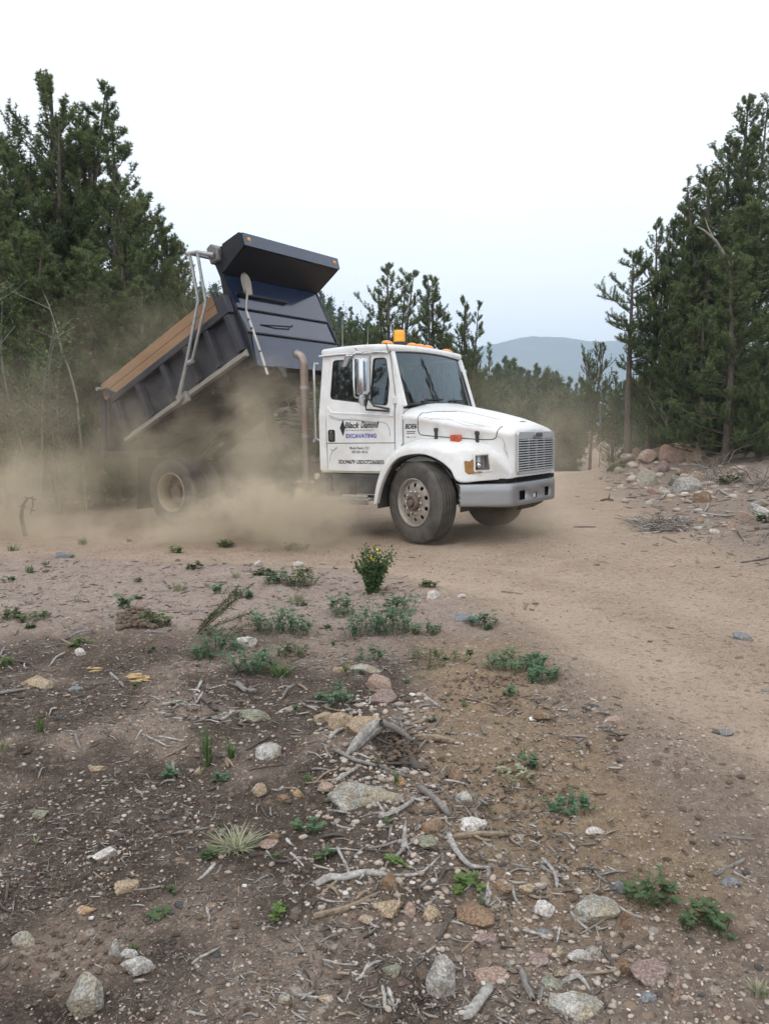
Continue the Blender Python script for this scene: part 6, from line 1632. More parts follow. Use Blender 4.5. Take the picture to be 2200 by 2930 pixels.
STICKS = [
    ([(970, 1803), (978, 1832), (992, 1858), (1015, 1874), (1045, 1887)], 17, 'pale', 'thick curved pale grey branch like an antler beside the brown log', 'branch', .4),
    ([(985, 1812), (1035, 1811), (1092, 1815)], 13, 'tan', 'straight brown-tan log touching the curved pale branch', 'log', .8),
    ([(688, 1913), (715, 1906), (740, 1901), (790, 1891), (832, 1895)], 17, 'pale', 'gnarled twisted pale branch ending at the reddish brown rock', 'branch', .8),
    ([(682, 1976), (740, 1958), (808, 1938)], 15, 'tan', 'smooth brown log lying below the gnarled branch', 'log', .75),
    ([(850, 1890), (905, 1886), (946, 1862)], 9, 'pale', 'forked pale stick leading up from the reddish brown rock', 'stick', .7),
    ([(1054, 1882), (1053, 1920), (1050, 1957)], 13, 'pale', 'short pale stick pointing at the viewer below the curved branch', 'stick', .9),
    ([(1172, 1857), (1197, 1882), (1203, 1915)], 10, 'pale', 'bent pale splinter alone on the sand beside the track marks', 'stick', .6),
    ([(1255, 1937), (1310, 1950), (1355, 1972), (1384, 1998)], 7, 'pale', 'bowed pale root arching over the streaked grey stone', 'root', .9),
    ([(960, 1880), (1010, 1878), (1066, 1880)], 6, 'dark', 'thin dark twig crossing the foot of the curved branch', 'twig', .6),
    ([(1107, 1927), (1113, 1943), (1124, 1958)], 9, 'pale', 'pale stub between the short stick and the white quartz lump', 'stick', .7),
    ([(1055, 2140), (1035, 2172), (1012, 2207)], 24, 'pale', 'split weathered wood block at the bottom edge of the view', 'wood', .9),
    ([(1123, 2101), (1190, 2107), (1260, 2110), (1327, 2103)], 9, 'tan', 'broken brown stick lying over the clustered rocks', 'stick', .6),
    ([(1222, 2118), (1248, 2127), (1271, 2143)], 13, 'pale', 'whitish wood chunk below the broken brown stick', 'wood', .5),
    ([(1128, 2112), (1136, 2135), (1148, 2156)], 16, 'grey', 'grey splintered wood piece under the broken brown stick', 'wood', .8),
    ([(1303, 2042), (1308, 2062), (1320, 2085), (1324, 2100)], 6, 'dark', 'dark crooked root curling between the stones', 'root', .7),
    ([(1546, 1884), (1575, 1876), (1605, 1868)], 10, 'grey', 'short grey log by the picture edge on the gravel', 'log', .7),
    ([(1584, 1885), (1605, 1898), (1630, 1912)], 6, 'pale', 'pale curved stick just below the short grey log', 'stick', .6),
    ([(947, 2030), (962, 2002), (982, 1975)], 9, 'dark', 'dark stick between the tan stone and the large orange-brown rock', 'stick', .6),
    ([(770, 2120), (782, 2104), (793, 2089)], 7, 'pale', 'white broken stick in the foreground soil', 'stick', .8),
    ([(792, 2092), (806, 2086), (822, 2078)], 6, 'pale', 'short white stick crossing the broken white one', 'stick', .8),
    ([(826, 2138), (830, 2158), (831, 2178)], 8, 'pale', 'stubby pale stick, first of two side by side at the bottom', 'stick', .8),
    ([(838, 2140), (846, 2160), (852, 2182)], 8, 'pale', 'stubby pale stick, second of two side by side at the bottom', 'stick', .8),
    ([(727, 1627), (765, 1642), (812, 1657)], 10, 'grey', 'thick grey-brown stick in front of the split stump', 'stick', .8),
    ([(817, 1656), (845, 1668), (875, 1677)], 10, 'grey', 'pale-tipped stick continuing towards the orange rock', 'stick', .9),
    ([(905, 1704), (935, 1735), (965, 1763)], 13, 'grey', 'thick bark-covered stick slanting away from the grey boulder', 'stick', .9),
    ([(821, 1767), (850, 1757), (878, 1745), (899, 1725)], 10, 'pale', 'forked pale driftwood below the largest grey boulder', 'stick', .9),
    ([(720, 1692), (745, 1676), (772, 1660)], 9, 'pale', 'pale cracked stick resting along the largest grey boulder', 'stick', .8),
    ([(903, 1601), (945, 1604), (985, 1603)], 15, 'tan', 'blunt tan log end sticking out of the stump mound', 'log', .75),
    ([(850, 1553), (880, 1560), (906, 1574)], 9, 'grey', 'grey stick leaning on the stump mound', 'stick', .8),
    ([(868, 1655), (892, 1658), (916, 1665)], 22, 'dark', 'rounded dark brown wood chunk under the stump mound', 'wood', .8),
    ([(804, 1763), (835, 1782), (863, 1804)], 9, 'dark', 'dark bark stick below the forked pale driftwood', 'stick', .6),
    ([(876, 1836), (874, 1815), (876, 1790)], 20, 'pale', 'pointed pale splinter standing up by the flat greenish stone', 'wood', .2),
    ([(837, 1861), (860, 1843), (887, 1831)], 9, 'grey', 'grey root piece below the pointed splinter', 'root', .6),
    ([(712, 1598), (727, 1587), (742, 1576)], 9, 'pale', 'short pale cracked stick beside the biggest tan rock', 'stick', .8),
    ([(438, 1514), (452, 1526), (466, 1538)], 13, 'dark', 'dark bark-covered log piece in the stick heap', 'log', .9),
    ([(424, 1523), (430, 1512), (437, 1502)], 9, 'pale', 'pale splinter leaning beside the dark log piece', 'stick', .7),
    ([(355, 1520), (377, 1522), (399, 1526)], 7, 'pale', 'pale straight stick just outside the stick heap', 'stick', .9),
    ([(341, 1543), (352, 1544), (363, 1545)], 10, 'pale', 'short fat pale stick end below the straight one', 'stick', .9),
    ([(434, 1557), (455, 1556), (476, 1558)], 8, 'grey', 'grey stick at the bottom of the stick heap', 'stick', .9),
    ([(478, 1558), (492, 1550), (502, 1540)], 8, 'pale', 'pale stick forming the corner of the stick heap', 'stick', .9),
    ([(445, 1541), (462, 1547), (478, 1552)], 7, 'tan', 'tan stick inside the stick heap', 'stick', .9),
    ([(0, 1500), (35, 1496), (72, 1487)], 8, 'grey', 'long grey stick reaching in from the picture edge', 'stick', .5),
    ([(515, 1489), (530, 1494), (549, 1501)], 13, 'grey', 'thick grey stick by the half-buried slab', 'stick', .8),
    ([(215, 1313), (235, 1310), (252, 1304)], 5, 'pale', 'thin pale stick by the dirt clump', 'stick', .7),
    ([(150, 1373), (172, 1368), (196, 1360)], 6, 'grey', 'grey forked stick on the litter near the dirt clump', 'stick', .7),
    ([(295, 1712), (307, 1713), (320, 1715)], 6, 'pale', 'tiny pale stick on the pebbles', 'stick', .9),
    ([(418, 2083), (440, 2068), (473, 2052)], 8, 'pale', 'split pale stick alone on the brown soil', 'stick', .7),
    ([(447, 1963), (450, 1975), (452, 1990)], 7, 'pale', 'small upright-looking pale stick in the brown soil', 'stick', .9),
    ([(1493, 1105), (1530, 1113), (1571, 1117)], 6, 'pale', 'long white stick lying across the rocky bank', 'stick', .5),
    ([(1388, 1154), (1410, 1153), (1433, 1148)], 5, 'pale', 'pale stick in front of the dry brush on the bank', 'stick', .7),
    ([(1602, 1218), (1630, 1214), (1664, 1207)], 5, 'dark', 'dark branch reaching in from the picture edge below the bank', 'branch', .6),
    ([(1300, 1083), (1310, 1082), (1322, 1083)], 6, 'dark', 'short dark stick at the road edge under the bank', 'stick', .8),
    ([(1240, 1138), (1262, 1138), (1285, 1139)], 3, 'dark', 'thin dark twig flat on the road beyond the bumper', 'twig', .8),
    ([(1085, 1281), (1105, 1282), (1124, 1284)], 5, 'tan', 'thin curved tan twig on the road below the truck', 'twig', .6),
    ([(1133, 1318), (1136, 1311), (1140, 1306)], 5, 'tan', 'small curled tan twig on the road', 'twig', .6),
    ([(1180, 1757), (1195, 1760), (1212, 1755)], 9, 'grey', 'dark and white splinter on the track marks', 'stick', .5),
    ([(1540, 1806), (1575, 1812), (1625, 1810)], 8, 'grey', 'flat grey wood sliver on the gravel near the picture edge', 'stick', .6),
]
for i, (pts, th, k, lb, cat, tp) in enumerate(STICKS):
    stick(pts, th, k, lb, 300 + i, name={'branch': 'branch', 'log': 'log', 'root': 'root', 'twig': 'twig', 'wood': 'wood_piece'}.get(cat, 'stick'), taper=tp, cat=cat)
# split stump: a fan of weathered splinters over a dark root mass
stump = empty('stump', G(815, 1625)); tag(stump, 'weathered split stump with roots, leaning over a dark hollow', 'stump')
bpy.context.view_layer.update()
def world_child(o, par):
    o.parent = par; o.matrix_parent_inverse = Matrix.Translation(-par.location)
for i in range(9):
    f = i / 8; g0 = G(748 + 22 * f, 1632 - 2 * i); gt = AT(812 + 26 * f, 1556 + 10 * f * f, g0.y + .10); k = mpp(g0)
    P = np.array([tuple(g0.lerp(gt, t) + Vector((0, 0, .012 * sin(pi * t)))) for t in np.linspace(0, 1, 9)]); R = k * (9.0 - 1.6 * abs(f - .4)) * np.array([.45, .8, .95, 1, 1, .98, .9, .75, .35])
    V, F = tubes_np([P], [R], 7); V[:, 2] += .006 * noise2(V[:, 0] * 80 + i, V[:, 1] * 80)
    o = link('splinter', np_mesh('splinter', V, F, True), WD['grey' if i % 3 else 'pale']); world_child(o, stump)
g1 = AT(824, 1560, G(760, 1630).y + .1)
for i in range(6):
    g2 = G(868 + 6 * i, 1588 + 5 * i); P = np.array([tuple(g1.lerp(g2, t) + Vector((0, .0, .02 * sin(pi * t)))) for t in np.linspace(0, 1, 8)]); V, F = tubes_np([P], [mpp(g1) * 1.5 * np.array([4, 5.5, 6, 5.5, 5, 4.5, 4, 2.5])], 7)
    V[:, 2] += .006 * noise2(V[:, 0] * 80 + i, V[:, 1] * 80); o = link('splinter', np_mesh('splinter', V, F, True), WD['grey' if i % 2 else 'dark']); world_child(o, stump)
rg = np.random.default_rng(77); ps = []; rs = []
for i in range(60):
    g2 = G(rg.uniform(805, 900), rg.uniform(1590, 1655)); a = rg.uniform(0, 6.3); L_ = rg.uniform(.03, .12); d = np.array([cos(a), sin(a), rg.uniform(-.1, .6)]); q = np.linspace(0, 1, 5)
    P = np.array(g2)[None, :] + d[None, :] * (L_ * q)[:, None] + np.stack([.01 * np.sin(q * 7 + i), .01 * np.cos(q * 5 + i), .02 * np.sin(q * 3)], 1); ps.append(P); rs.append(np.linspace(.0035, .001, 5) * rg.uniform(.6, 1.8))
V, F = tubes_np(ps, rs, 4); o = link('root_hairs', np_mesh('root_hairs', V, F), WD['dark']); o['kind'] = 'stuff'; world_child(o, stump)
# bright split chips
for j, (cx, cy, w, lb) in enumerate(((300, 1470, 34, 'heap of fresh yellow wood chips on the dark soil'), (203, 1450, 16, 'orange-yellow chip of split wood near the chip heap'))):
    g = G(cx, cy); ch = empty('wood_chips' if j == 0 else 'wood_chip', g); tag(ch, lb, 'wood chips' if j == 0 else 'wood chip'); rg = np.random.default_rng(8 + j)
    for i in range(20 if j == 0 else 3):
        q = G(cx + rg.uniform(-1, 1) * w * .6, cy + rg.uniform(-.35, .35) * w * .5); a = rg.uniform(-.6, .6); L_ = rg.uniform(.03, .08); R = .006
        P = np.array([tuple(q + Vector((cos(a) * L_ * t, sin(a) * L_ * t, .012 + .01 * i / 10))) for t in (-.5, -.2, .2, .5)]); V, F = tubes_np([P], [R * np.array([.3, 1.2, 1, .3])], 5)
        o = link('chip', np_mesh('chip', V, F), WD['yellow']); world_child(o, ch)

# ------------------------------------------------------------------ scatter
def Gn(px, py):
    """ground points for arrays of view pixels"""
    a = (px * 1.32451 - 1100) / FPX; b = (py * 1.32451 - 1465) / FPX
    dx, dy, dz = a, _cp - _sp * b, -_sp - _cp * b
    z = np.zeros_like(a)
    for _ in range(14):
        t = (EYE - z) / np.maximum(-dz, 1e-3); z = .5 * z + .5 * zground(dx * t, dy * t)
    t = (EYE - z) / np.maximum(-dz, 1e-3); X = dx * t; Y = dy * t
    return X, Y, zground(X, Y) + zmicro(X, Y)
def road_amt(X, Y): return sst(-.25, .35, X - road_left(np.clip(Y, 0, 11))) * (1 - sst(-.3, .8, X - road_right(np.clip(Y, 0, 60))))
M_PEB = tint_mat('pebble_mix', [(.16, .14, .125), (.27, .215, .18), (.37, .305, .25), (.44, .36, .305), (.46, .42, .375), (.64, .60, .56)], .85, pos=[0, .25, .45, .65, .86, 1], noise=60, spec=.2)
def pebbles(name, n, seed, pyr, pxr, rmin, rmax, label, keep=None, power=1.6, sub_v=None):
    rg = np.random.default_rng(seed); px = rg.uniform(*pxr, n); py = rg.uniform(*pyr, n); X, Y, Z = Gn(px, py)
    if keep is not None:
        k = rg.uniform(size=n) < keep(X, Y); X, Y, Z, px, py = X[k], Y[k], Z[k], px[k], py[k]
    n = len(X); mp = 1.32451 * np.maximum(Y, 1) / FPX
    r = (rmin + (rmax - rmin) * rg.uniform(0, 1, n) ** (2.2 * power)) * mp
    V, F = ico(1); m = len(V)
    jit = rg.uniform(.55, 1.25, (n, m, 1)); sc = np.stack([rg.uniform(.8, 1.35, n), rg.uniform(.7, 1.1, n), rg.uniform(.4, .75, n)], 1)
    a = rg.uniform(0, 2 * pi, n); P = V[None] * jit * sc[:, None, :] * r[:, None, None]
    x = P[..., 0] * np.cos(a)[:, None] - P[..., 1] * np.sin(a)[:, None]; y = P[..., 0] * np.sin(a)[:, None] + P[..., 1] * np.cos(a)[:, None]
    W = np.stack([x + X[:, None], y + Y[:, None], P[..., 2] + Z[:, None] + r[:, None] * .18], -1).reshape(-1, 3)
    FF = (F[None] + (np.arange(n) * m)[:, None, None]).reshape(-1, 3)
    t = np.repeat(np.clip(rg.beta(2.4, 3.0, n), 0, 1), m)
    o = link(name, np_mesh(name, W, FF, False, {'tint': t}), M_PEB); tag(o, label, 'gravel', kind='stuff'); return o
def k_soil(X, Y): return np.clip(1 - .55 * road_amt(X, Y), 0, 1) * np.clip(.55 + .9 * noise2(X * 1.6, Y * 1.6), .12, 1)
pebbles('gravel', 24000, 51, (1500, 2300), (-40, 1700), 1.0, 6.5, 'mixed pink, tan and grey pebbles covering the near soil', k_soil)
pebbles('gravel', 12000, 52, (1175, 1500), (-40, 1700), .7, 3.6, 'pinkish fine gravel spread over the middle ground', lambda X, Y: np.clip(1 - .7 * road_amt(X, Y), 0, 1) * .9)
pebbles('gravel', 1000, 53, (1050, 1260), (1180, 1700), .8, 5.0, 'loose stones scattered down the rocky bank', lambda X, Y: sst(-.8, 1.2, X - road_right(np.clip(Y, 0, 60))))
# rubble of the rock pile
def rubble(n, seed):
    rg = np.random.default_rng(seed); V, F = ico(2); m = len(V); Vs = []; Fs = []; Ts = []
    px = np.concatenate([rg.uniform(1290, 1600, n), rg.uniform(1420, 1680, n // 2)]); py = np.concatenate([rg.uniform(985, 1085, n), rg.uniform(1040, 1150, n // 2)])
    ok = py > 985 + np.abs(px - 1440) * .12
    for i, (a, b) in enumerate(zip(px[ok], py[ok])):
        g = G(a, b); k = mpp(g); r = k * (3 + 11 * rg.uniform() ** 2); P, _ = rock_shape(900 + i % 40, 2, 12, 0)
        ang = rg.uniform(0, 6.3); P = P * np.array([1.25, .9, .6]) * r; c, s = cos(ang), sin(ang); P = np.stack([P[:, 0] * c - P[:, 1] * s, P[:, 0] * s + P[:, 1] * c, P[:, 2]], 1) + np.array([g.x, g.y, g.z + r * .15])
        Vs.append(P); Fs.append(F + i * 0 + sum(len(v) for v in Vs[:-1])); Ts.append(np.full(m, np.clip(rg.normal(.6, .2), 0, 1)))
    o = link('rubble', np_mesh('rubble', np.vstack(Vs), np.vstack(Fs), False, {'tint': np.concatenate(Ts)}), M_PEB); tag(o, 'heap of broken pinkish rubble under the pines at the road edge', 'rubble', kind='stuff')
rubble(150, 61)
# broken stones in the debris windrow that runs down the middle
def windrow(n, seed):
    rg = np.random.default_rng(seed); V0, F0 = ico(2); m = len(V0); Vs = []; Fs = []; Ts = []
    line = [(800, 1500), (830, 1640), (880, 1780), (930, 1900), (1080, 2000), (1230, 2090), (1300, 2190)]; lx = np.array([p[0] for p in line]); ly = np.array([p[1] for p in line])
    for i in range(n):
        b = rg.uniform(1500, 2210); a = np.interp(b, ly, lx) + rg.normal() * (90 if b < 1850 else 190); g = G(a, b)
        if float(road_amt(g.x, g.y)) > .5: continue
        k = mpp(g); r = k * (2.2 + 7 * rg.uniform() ** 2.2); P, _ = rock_shape(900 + i % 60, 2, 12, .05); ang = rg.uniform(0, 6.3); P = P * np.array([1.25, .9, .62]) * r; c, s = cos(ang), sin(ang)
        P = np.stack([P[:, 0] * c - P[:, 1] * s, P[:, 0] * s + P[:, 1] * c, P[:, 2]], 1) + np.array([g.x, g.y, g.z + r * .12]); Vs.append(P); Fs.append(F0 + m * (len(Vs) - 1)); Ts.append(np.full(m, np.clip(rg.normal(.5, .24), 0, 1)))
    o = link('rubble', np_mesh('rubble', np.vstack(Vs), np.vstack(Fs), False, {'tint': np.concatenate(Ts)}), M_PEB); tag(o, 'broken stones mixed into the line of debris down the middle of the soil', 'rubble', kind='stuff')
windrow(1500, 62)
# stones set in the ground
rg_ = np.random.default_rng(71); cnt = 0; STM = [rock_shape(500 + i, 2, 12, .02) for i in range(10)]
kinds = ['tan', 'pink', 'brown', 'grey', 'mauve', 'white', 'tan', 'brown', 'slate', 'pink']
smeshes = []
for i, (P, F) in enumerate(STM):
    me = np_mesh('stone', P * np.array([1.2, .95, .62]), F, False); me.materials.append(RK[kinds[i]]); smeshes.append(me)
while cnt < 250:
    far_ = rg_.uniform() < .3; px = rg_.uniform(-10, 1670); py = rg_.uniform(1200, 1560) if far_ else rg_.uniform(1500, 2230)
    g = G(px, py); ra = float(road_amt(g.x, g.y))
    if rg_.uniform() < ra * .85: continue
    r = mpp(g) * rg_.uniform(4.5, 11) * (.7 if far_ else 1)
    o = bpy.data.objects.new('stone', smeshes[rg_.integers(0, 10)]); COL.objects.link(o); o.parent = ground; o.location = (g.x, g.y, g.z + r * .15); o.scale = (r, r, r * rg_.uniform(.6, 1)); o.rotation_euler = (rg_.uniform(-.2, .2), rg_.uniform(-.2, .2), rg_.uniform(0, 6.3)); cnt += 1
# flat stones worn flush into the road
for i in range(58):
    g = G(rg_.uniform(900, 1660), rg_.uniform(1110, 1900)); 
    if float(road_amt(g.x, g.y)) < .5: continue
    r = mpp(g) * rg_.uniform(4, 9); o = bpy.data.objects.new('stone', smeshes[rg_.integers(0, 10)]); COL.objects.link(o); o.parent = ground
    o.location = (g.x, g.y, g.z); o.scale = (r * 1.2, r, r * .22); o.rotation_euler = (0, 0, rg_.uniform(0, 6.3)) if i < 20 else (0, 0, rg_.uniform(0, 6.3))
# twigs
zones = [(690, 1060, 1500, 1960, 92), (330, 700, 1450, 1900, 48), (0, 350, 1350, 1700, 26), (680, 1350, 1880, 2200, 62), (0, 680, 1850, 2200, 24), (1380, 1661, 1040, 1200, 16)]
tw = 0
zl = ['by the split stump', 'among the leafy clumps and stick heap', 'on the dark litter', 'among the foreground rocks', 'on the brown foreground soil', 'on the rocky bank']
for zi, (x0, x1, y0, y1, n) in enumerate(zones):
    for i in range(n):
        px = rg_.uniform(x0, x1); py = rg_.uniform(y0, y1); L_ = rg_.uniform(20, 72) * (.6 if y1 < 1750 else 1); a = rg_.uniform(0, pi); bx = L_ / 2 * cos(a); by = L_ / 2 * sin(a) * .55; b = rg_.normal() * 1.3
        k = ['pale', 'grey', 'grey', 'dark', 'tan'][rg_.integers(0, 5)]
        stick([(px - bx, py - by), (px + b, py + b * .5), (px + bx, py + by)], rg_.uniform(3.2, 8.5) * (.8 if y1 < 1750 else 1), k, 'small broken twig lying ' + zl[zi], 1000 + tw, name='twig', taper=.6, group='broken twigs ' + zl[zi], cat='twig', knots=False); tw += 1
def litter(n, seed, zone, rr, name, label, mats_t, ll=1.):
    rg = np.random.default_rng(seed); px = rg.uniform(zone[0], zone[1], n); py = rg.uniform(zone[2], zone[3], n); X, Y, Z = Gn(px, py)
    den = np.clip(.25 + 1.3 * (noise2(X * 1.4 + 3, Y * 1.4) + .15), .05, 1) * (1 - .96 * road_amt(X, Y)); k = rg.uniform(size=n) < den; X, Y, Z = X[k], Y[k], Z[k]; n = len(X); mp = 1.32451 * np.maximum(Y, 1) / FPX
    L_ = rg.uniform(6, 34, n) * mp * ll; r = rg.uniform(.5, 1.7, n) * mp * rr; a = rg.uniform(0, pi, n); el = rg.normal(0, .12, n)
    d = np.stack([np.cos(a), np.sin(a), el], 1); u = np.stack([-np.sin(a), np.cos(a), 0 * a], 1); w = np.array([0, 0, 1.])
    C = np.stack([X, Y, Z + r * .8], 1); V = []
    bend = rg.normal(0, .08, n)
    for s, f in ((-.5, .7), (0, 1.), (.5, .4)):
        c = C + d * (L_ * s)[:, None] + u * (L_ * bend * (1 if s == 0 else 0))[:, None]
        for ang in (0, 2.1, 4.2): V.append(c + u * (np.cos(ang) * r * f)[:, None] + w * (np.sin(ang) * r * f)[:, None])
    V = np.stack(V, 1).reshape(-1, 3); F = []
    for s in (0, 3):
        for j in range(3): F.append([s + j, s + (j + 1) % 3, s + 3 + (j + 1) % 3, s + 3 + j])
    F = np.array(F); FF = (F[None] + (np.arange(n) * 9)[:, None, None]).reshape(-1, 4)
    o = link(name, np_mesh(name, V, FF, False, {'tint': np.repeat(rg.uniform(0, 1, n), 9)}), mats_t); tag(o, label, 'litter', kind='stuff')
M_LIT = tint_mat('litter_wood', [(.06, .048, .040), (.14, .115, .095), (.26, .235, .21), (.46, .43, .39)], .9, pos=[0, .35, .75, 1])
litter(12000, 81, (-30, 1250, 1420, 2260), 1., 'twig_litter', 'fine grey and brown twig litter strewn over the dark soil', M_LIT)
litter(1500, 84, (640, 1340, 1500, 2240), 2.4, 'twig_litter', 'coarse broken wood and bark mixed into the line of debris', M_LIT, 1.5)
litter(2600, 82, (-30, 900, 1190, 1450), 1., 'twig_litter', 'sparse dry twig litter on the pinkish gravel', M_LIT)
litter(1500, 83, (1250, 1690, 1040, 1230), 1., 'twig_litter', 'dry twig litter on the rocky bank', M_LIT)
def brush(px0, px1, py0, py1, n, hgt, seed, label, name='brush', k='litter', L0=.15, L1=.5):
    rg = np.random.default_rng(seed); ps = []; rs = []
    for i in range(n):
        g = G(rg.uniform(px0, px1), rg.uniform(py0, py1)); a = rg.uniform(0, 6.3); L_ = rg.uniform(L0, L1); q = np.linspace(0, 1, 5); e = rg.uniform(0, hgt)
        ps.append(np.array(g)[None] + np.stack([np.cos(a) * L_ * q, np.sin(a) * L_ * q, L_ * e * np.sin(q * 1.8)], 1) + rg.normal(size=(5, 3)) * L_ * .03 + np.array([0, 0, .01])); rs.append(np.linspace(.007, .002, 5) * rg.uniform(.6, 1.6))
    V, F = tubes_np(ps, rs, 4); o = link(name, np_mesh(name, V, F, False, {'tint': np.repeat(rg.uniform(.2, 1, n), 20)}), M_LIT); tag(o, label, 'brush', kind='stuff')
brush(1375, 1480, 1128, 1150, 240, .35, 91, 'low heap of dry twigs on the bank beside the road')
brush(1510, 1555, 1010, 1050, 60, 1.2, 92, 'tangle of pale roots and twigs beside the whitish boulder', L0=.2, L1=.8)
brush(1570, 1661, 1010, 1060, 60, .7, 93, 'dry brush in the shade under the pines', L0=.2, L1=.9)
brush(370, 540, 1500, 1565, 46, .25, 94, 'tangle of thin twigs around the stick heap', L0=.02, L1=.075)

# ------------------------------------------------------------------ plants
GREENS = {
    'lupine': tint_mat('blue_green_leaves', [(.055, .115, .060), (.090, .175, .088), (.13, .23, .11)], .6, trans=.25),
    'olive': tint_mat('olive_leaves', [(.055, .085, .035), (.10, .135, .05), (.16, .19, .08)], .7, trans=.2),
    'bright': tint_mat('bright_leaves', [(.09, .15, .045), (.14, .22, .06), (.21, .28, .09)], .6, trans=.3),
    'red': tint_mat('red_green_leaves', [(.065, .115, .05), (.09, .14, .055), (.24, .08, .06)], .6, trans=.2, pos=[0, .78, 1]),
    'dry': tint_mat('dry_grass_blades', [(.20, .22, .13), (.32, .32, .20), (.42, .40, .29)], .8, trans=.2),
    'grass': tint_mat('green_grass_blades', [(.055, .11, .035), (.09, .16, .05), (.16, .22, .08)], .7, trans=.25),
    'dark': tint_mat('dark_bough', [(.035, .05, .02), (.06, .08, .03), (.14, .12, .05)], .8),
}
def leafy(px, py, w, h, kind, label, seed, dens=1., leaf=.030, palm=5, name='plant', cat='plant', group=None):
    """clump of stems with palmate leaves; its foot spans w view pixels round (px,py)"""
    g = G(px, py); k = mpp(g); W = w * k; Hh = max(.03, h * k * .8); rg = np.random.default_rng(seed)
    root = empty(name, g); tag(root, label, cat, group)
    n = int(max(6, dens * 48 * (W / .35) ** 1.0)); ps = []; rs = []; LP = []; LD = []; LU = []; LL = []
    for i in range(n):
        a = rg.uniform(0, 6.3); rr = W / 2 * sqrt(rg.uniform(0, 1)); bx, by = g.x + cos(a) * rr, g.y + sin(a) * rr * .8
        bz = gz(bx, by) - g.z; b0 = np.array([bx - g.x, by - g.y, bz]); hh = Hh * rg.uniform(.35, 1) * (1 - .5 * (rr / (W / 2 + 1e-6)) ** 2); le = rg.normal(0, .45, 2); q = np.linspace(0, 1, 4)
        P = b0 + np.stack([le[0] * hh * q ** 1.5, le[1] * hh * q ** 1.5, hh * q], 1); ps.append(P); rs.append(np.linspace(.0022, .001, 4))
        m = palm + rg.integers(-1, 2); a0 = rg.uniform(0, 6.3); tilt = rg.normal(0, .35, 2); s = leaf * rg.uniform(.65, 1.25)
        for c_, sc in ((P[-1], 1), (P[2], .75)):
            for j in range(max(3, m)):
                t = a0 + 2 * pi * j / max(3, m); d = np.array([cos(t), sin(t), .35 + tilt[0] * cos(t) + tilt[1] * sin(t)]); d /= np.linalg.norm(d); u = np.array([-sin(t), cos(t), 0])
                LP.append(c_); LD.append(d * s * sc); LU.append(u * s * sc * .20)
    V, F = tubes_np(ps, rs, 3); link('stem', np_mesh('stem', V, F, False, {'tint': np.full(len(V), .4)}), GREENS[kind], root)['kind'] = 'stuff'
    P = np.array(LP); D = np.array(LD); U = np.array(LU) * 1.75; nn = len(P)
    V = np.stack([P, P + D * .5 + U, P + D * np.array([1, 1, .7]), P + D * .5 - U], 1).reshape(-1, 3); F = (np.arange(nn) * 4)[:, None] + np.arange(4)[None]
    link('foliage', np_mesh('foliage', V, F, False, {'tint': np.repeat(np.clip(rg.normal(.5, .22, nn), 0, 1), 4)}), GREENS[kind], root)
    return root
def grass_tuft(px, py, w, h, kind, label, seed, n=60, lean=.35, name='grass_tuft', group=None):
    g = G(px, py); k = mpp(g); W = w * k; Hh = h * k; rg = np.random.default_rng(seed)
    a = rg.uniform(0, 6.3, n); r = W * .28 * np.sqrt(rg.uniform(0, 1, n)); b = np.stack([np.cos(a) * r, np.sin(a) * r, np.zeros(n)], 1)
    H_ = Hh * rg.uniform(.45, 1.1, n); a2 = a + rg.normal(0, .6, n); ln = np.abs(rg.normal(lean, .2, n)) * H_
    out = np.stack([np.cos(a2), np.sin(a2), 0 * a], 1); u = np.stack([-np.sin(a2), np.cos(a2), 0 * a], 1) * (.0016 + .0006 * k / .002)
    V = []
    for q, ww in ((0, 1), (.4, 1), (.75, .7), (1, .1)):
        c = b + out * (ln * q ** 2)[:, None] + np.stack([0 * a, 0 * a, H_ * (q - .25 * lean * q * q)], 1); V += [c - u * ww, c + u * ww]
    V = np.stack(V, 1).reshape(-1, 3); F = np.array([[0, 1, 3, 2], [2, 3, 5, 4], [4, 5, 7, 6]]); FF = (F[None] + (np.arange(n) * 8)[:, None, None]).reshape(-1, 4)
    o = link(name, np_mesh(name, V, FF, False, {'tint': np.repeat(rg.uniform(0, 1, n), 8)}), GREENS[kind]); o.location = g - Vector((0, 0, .005)); tag(o, label, 'grass', group); return o
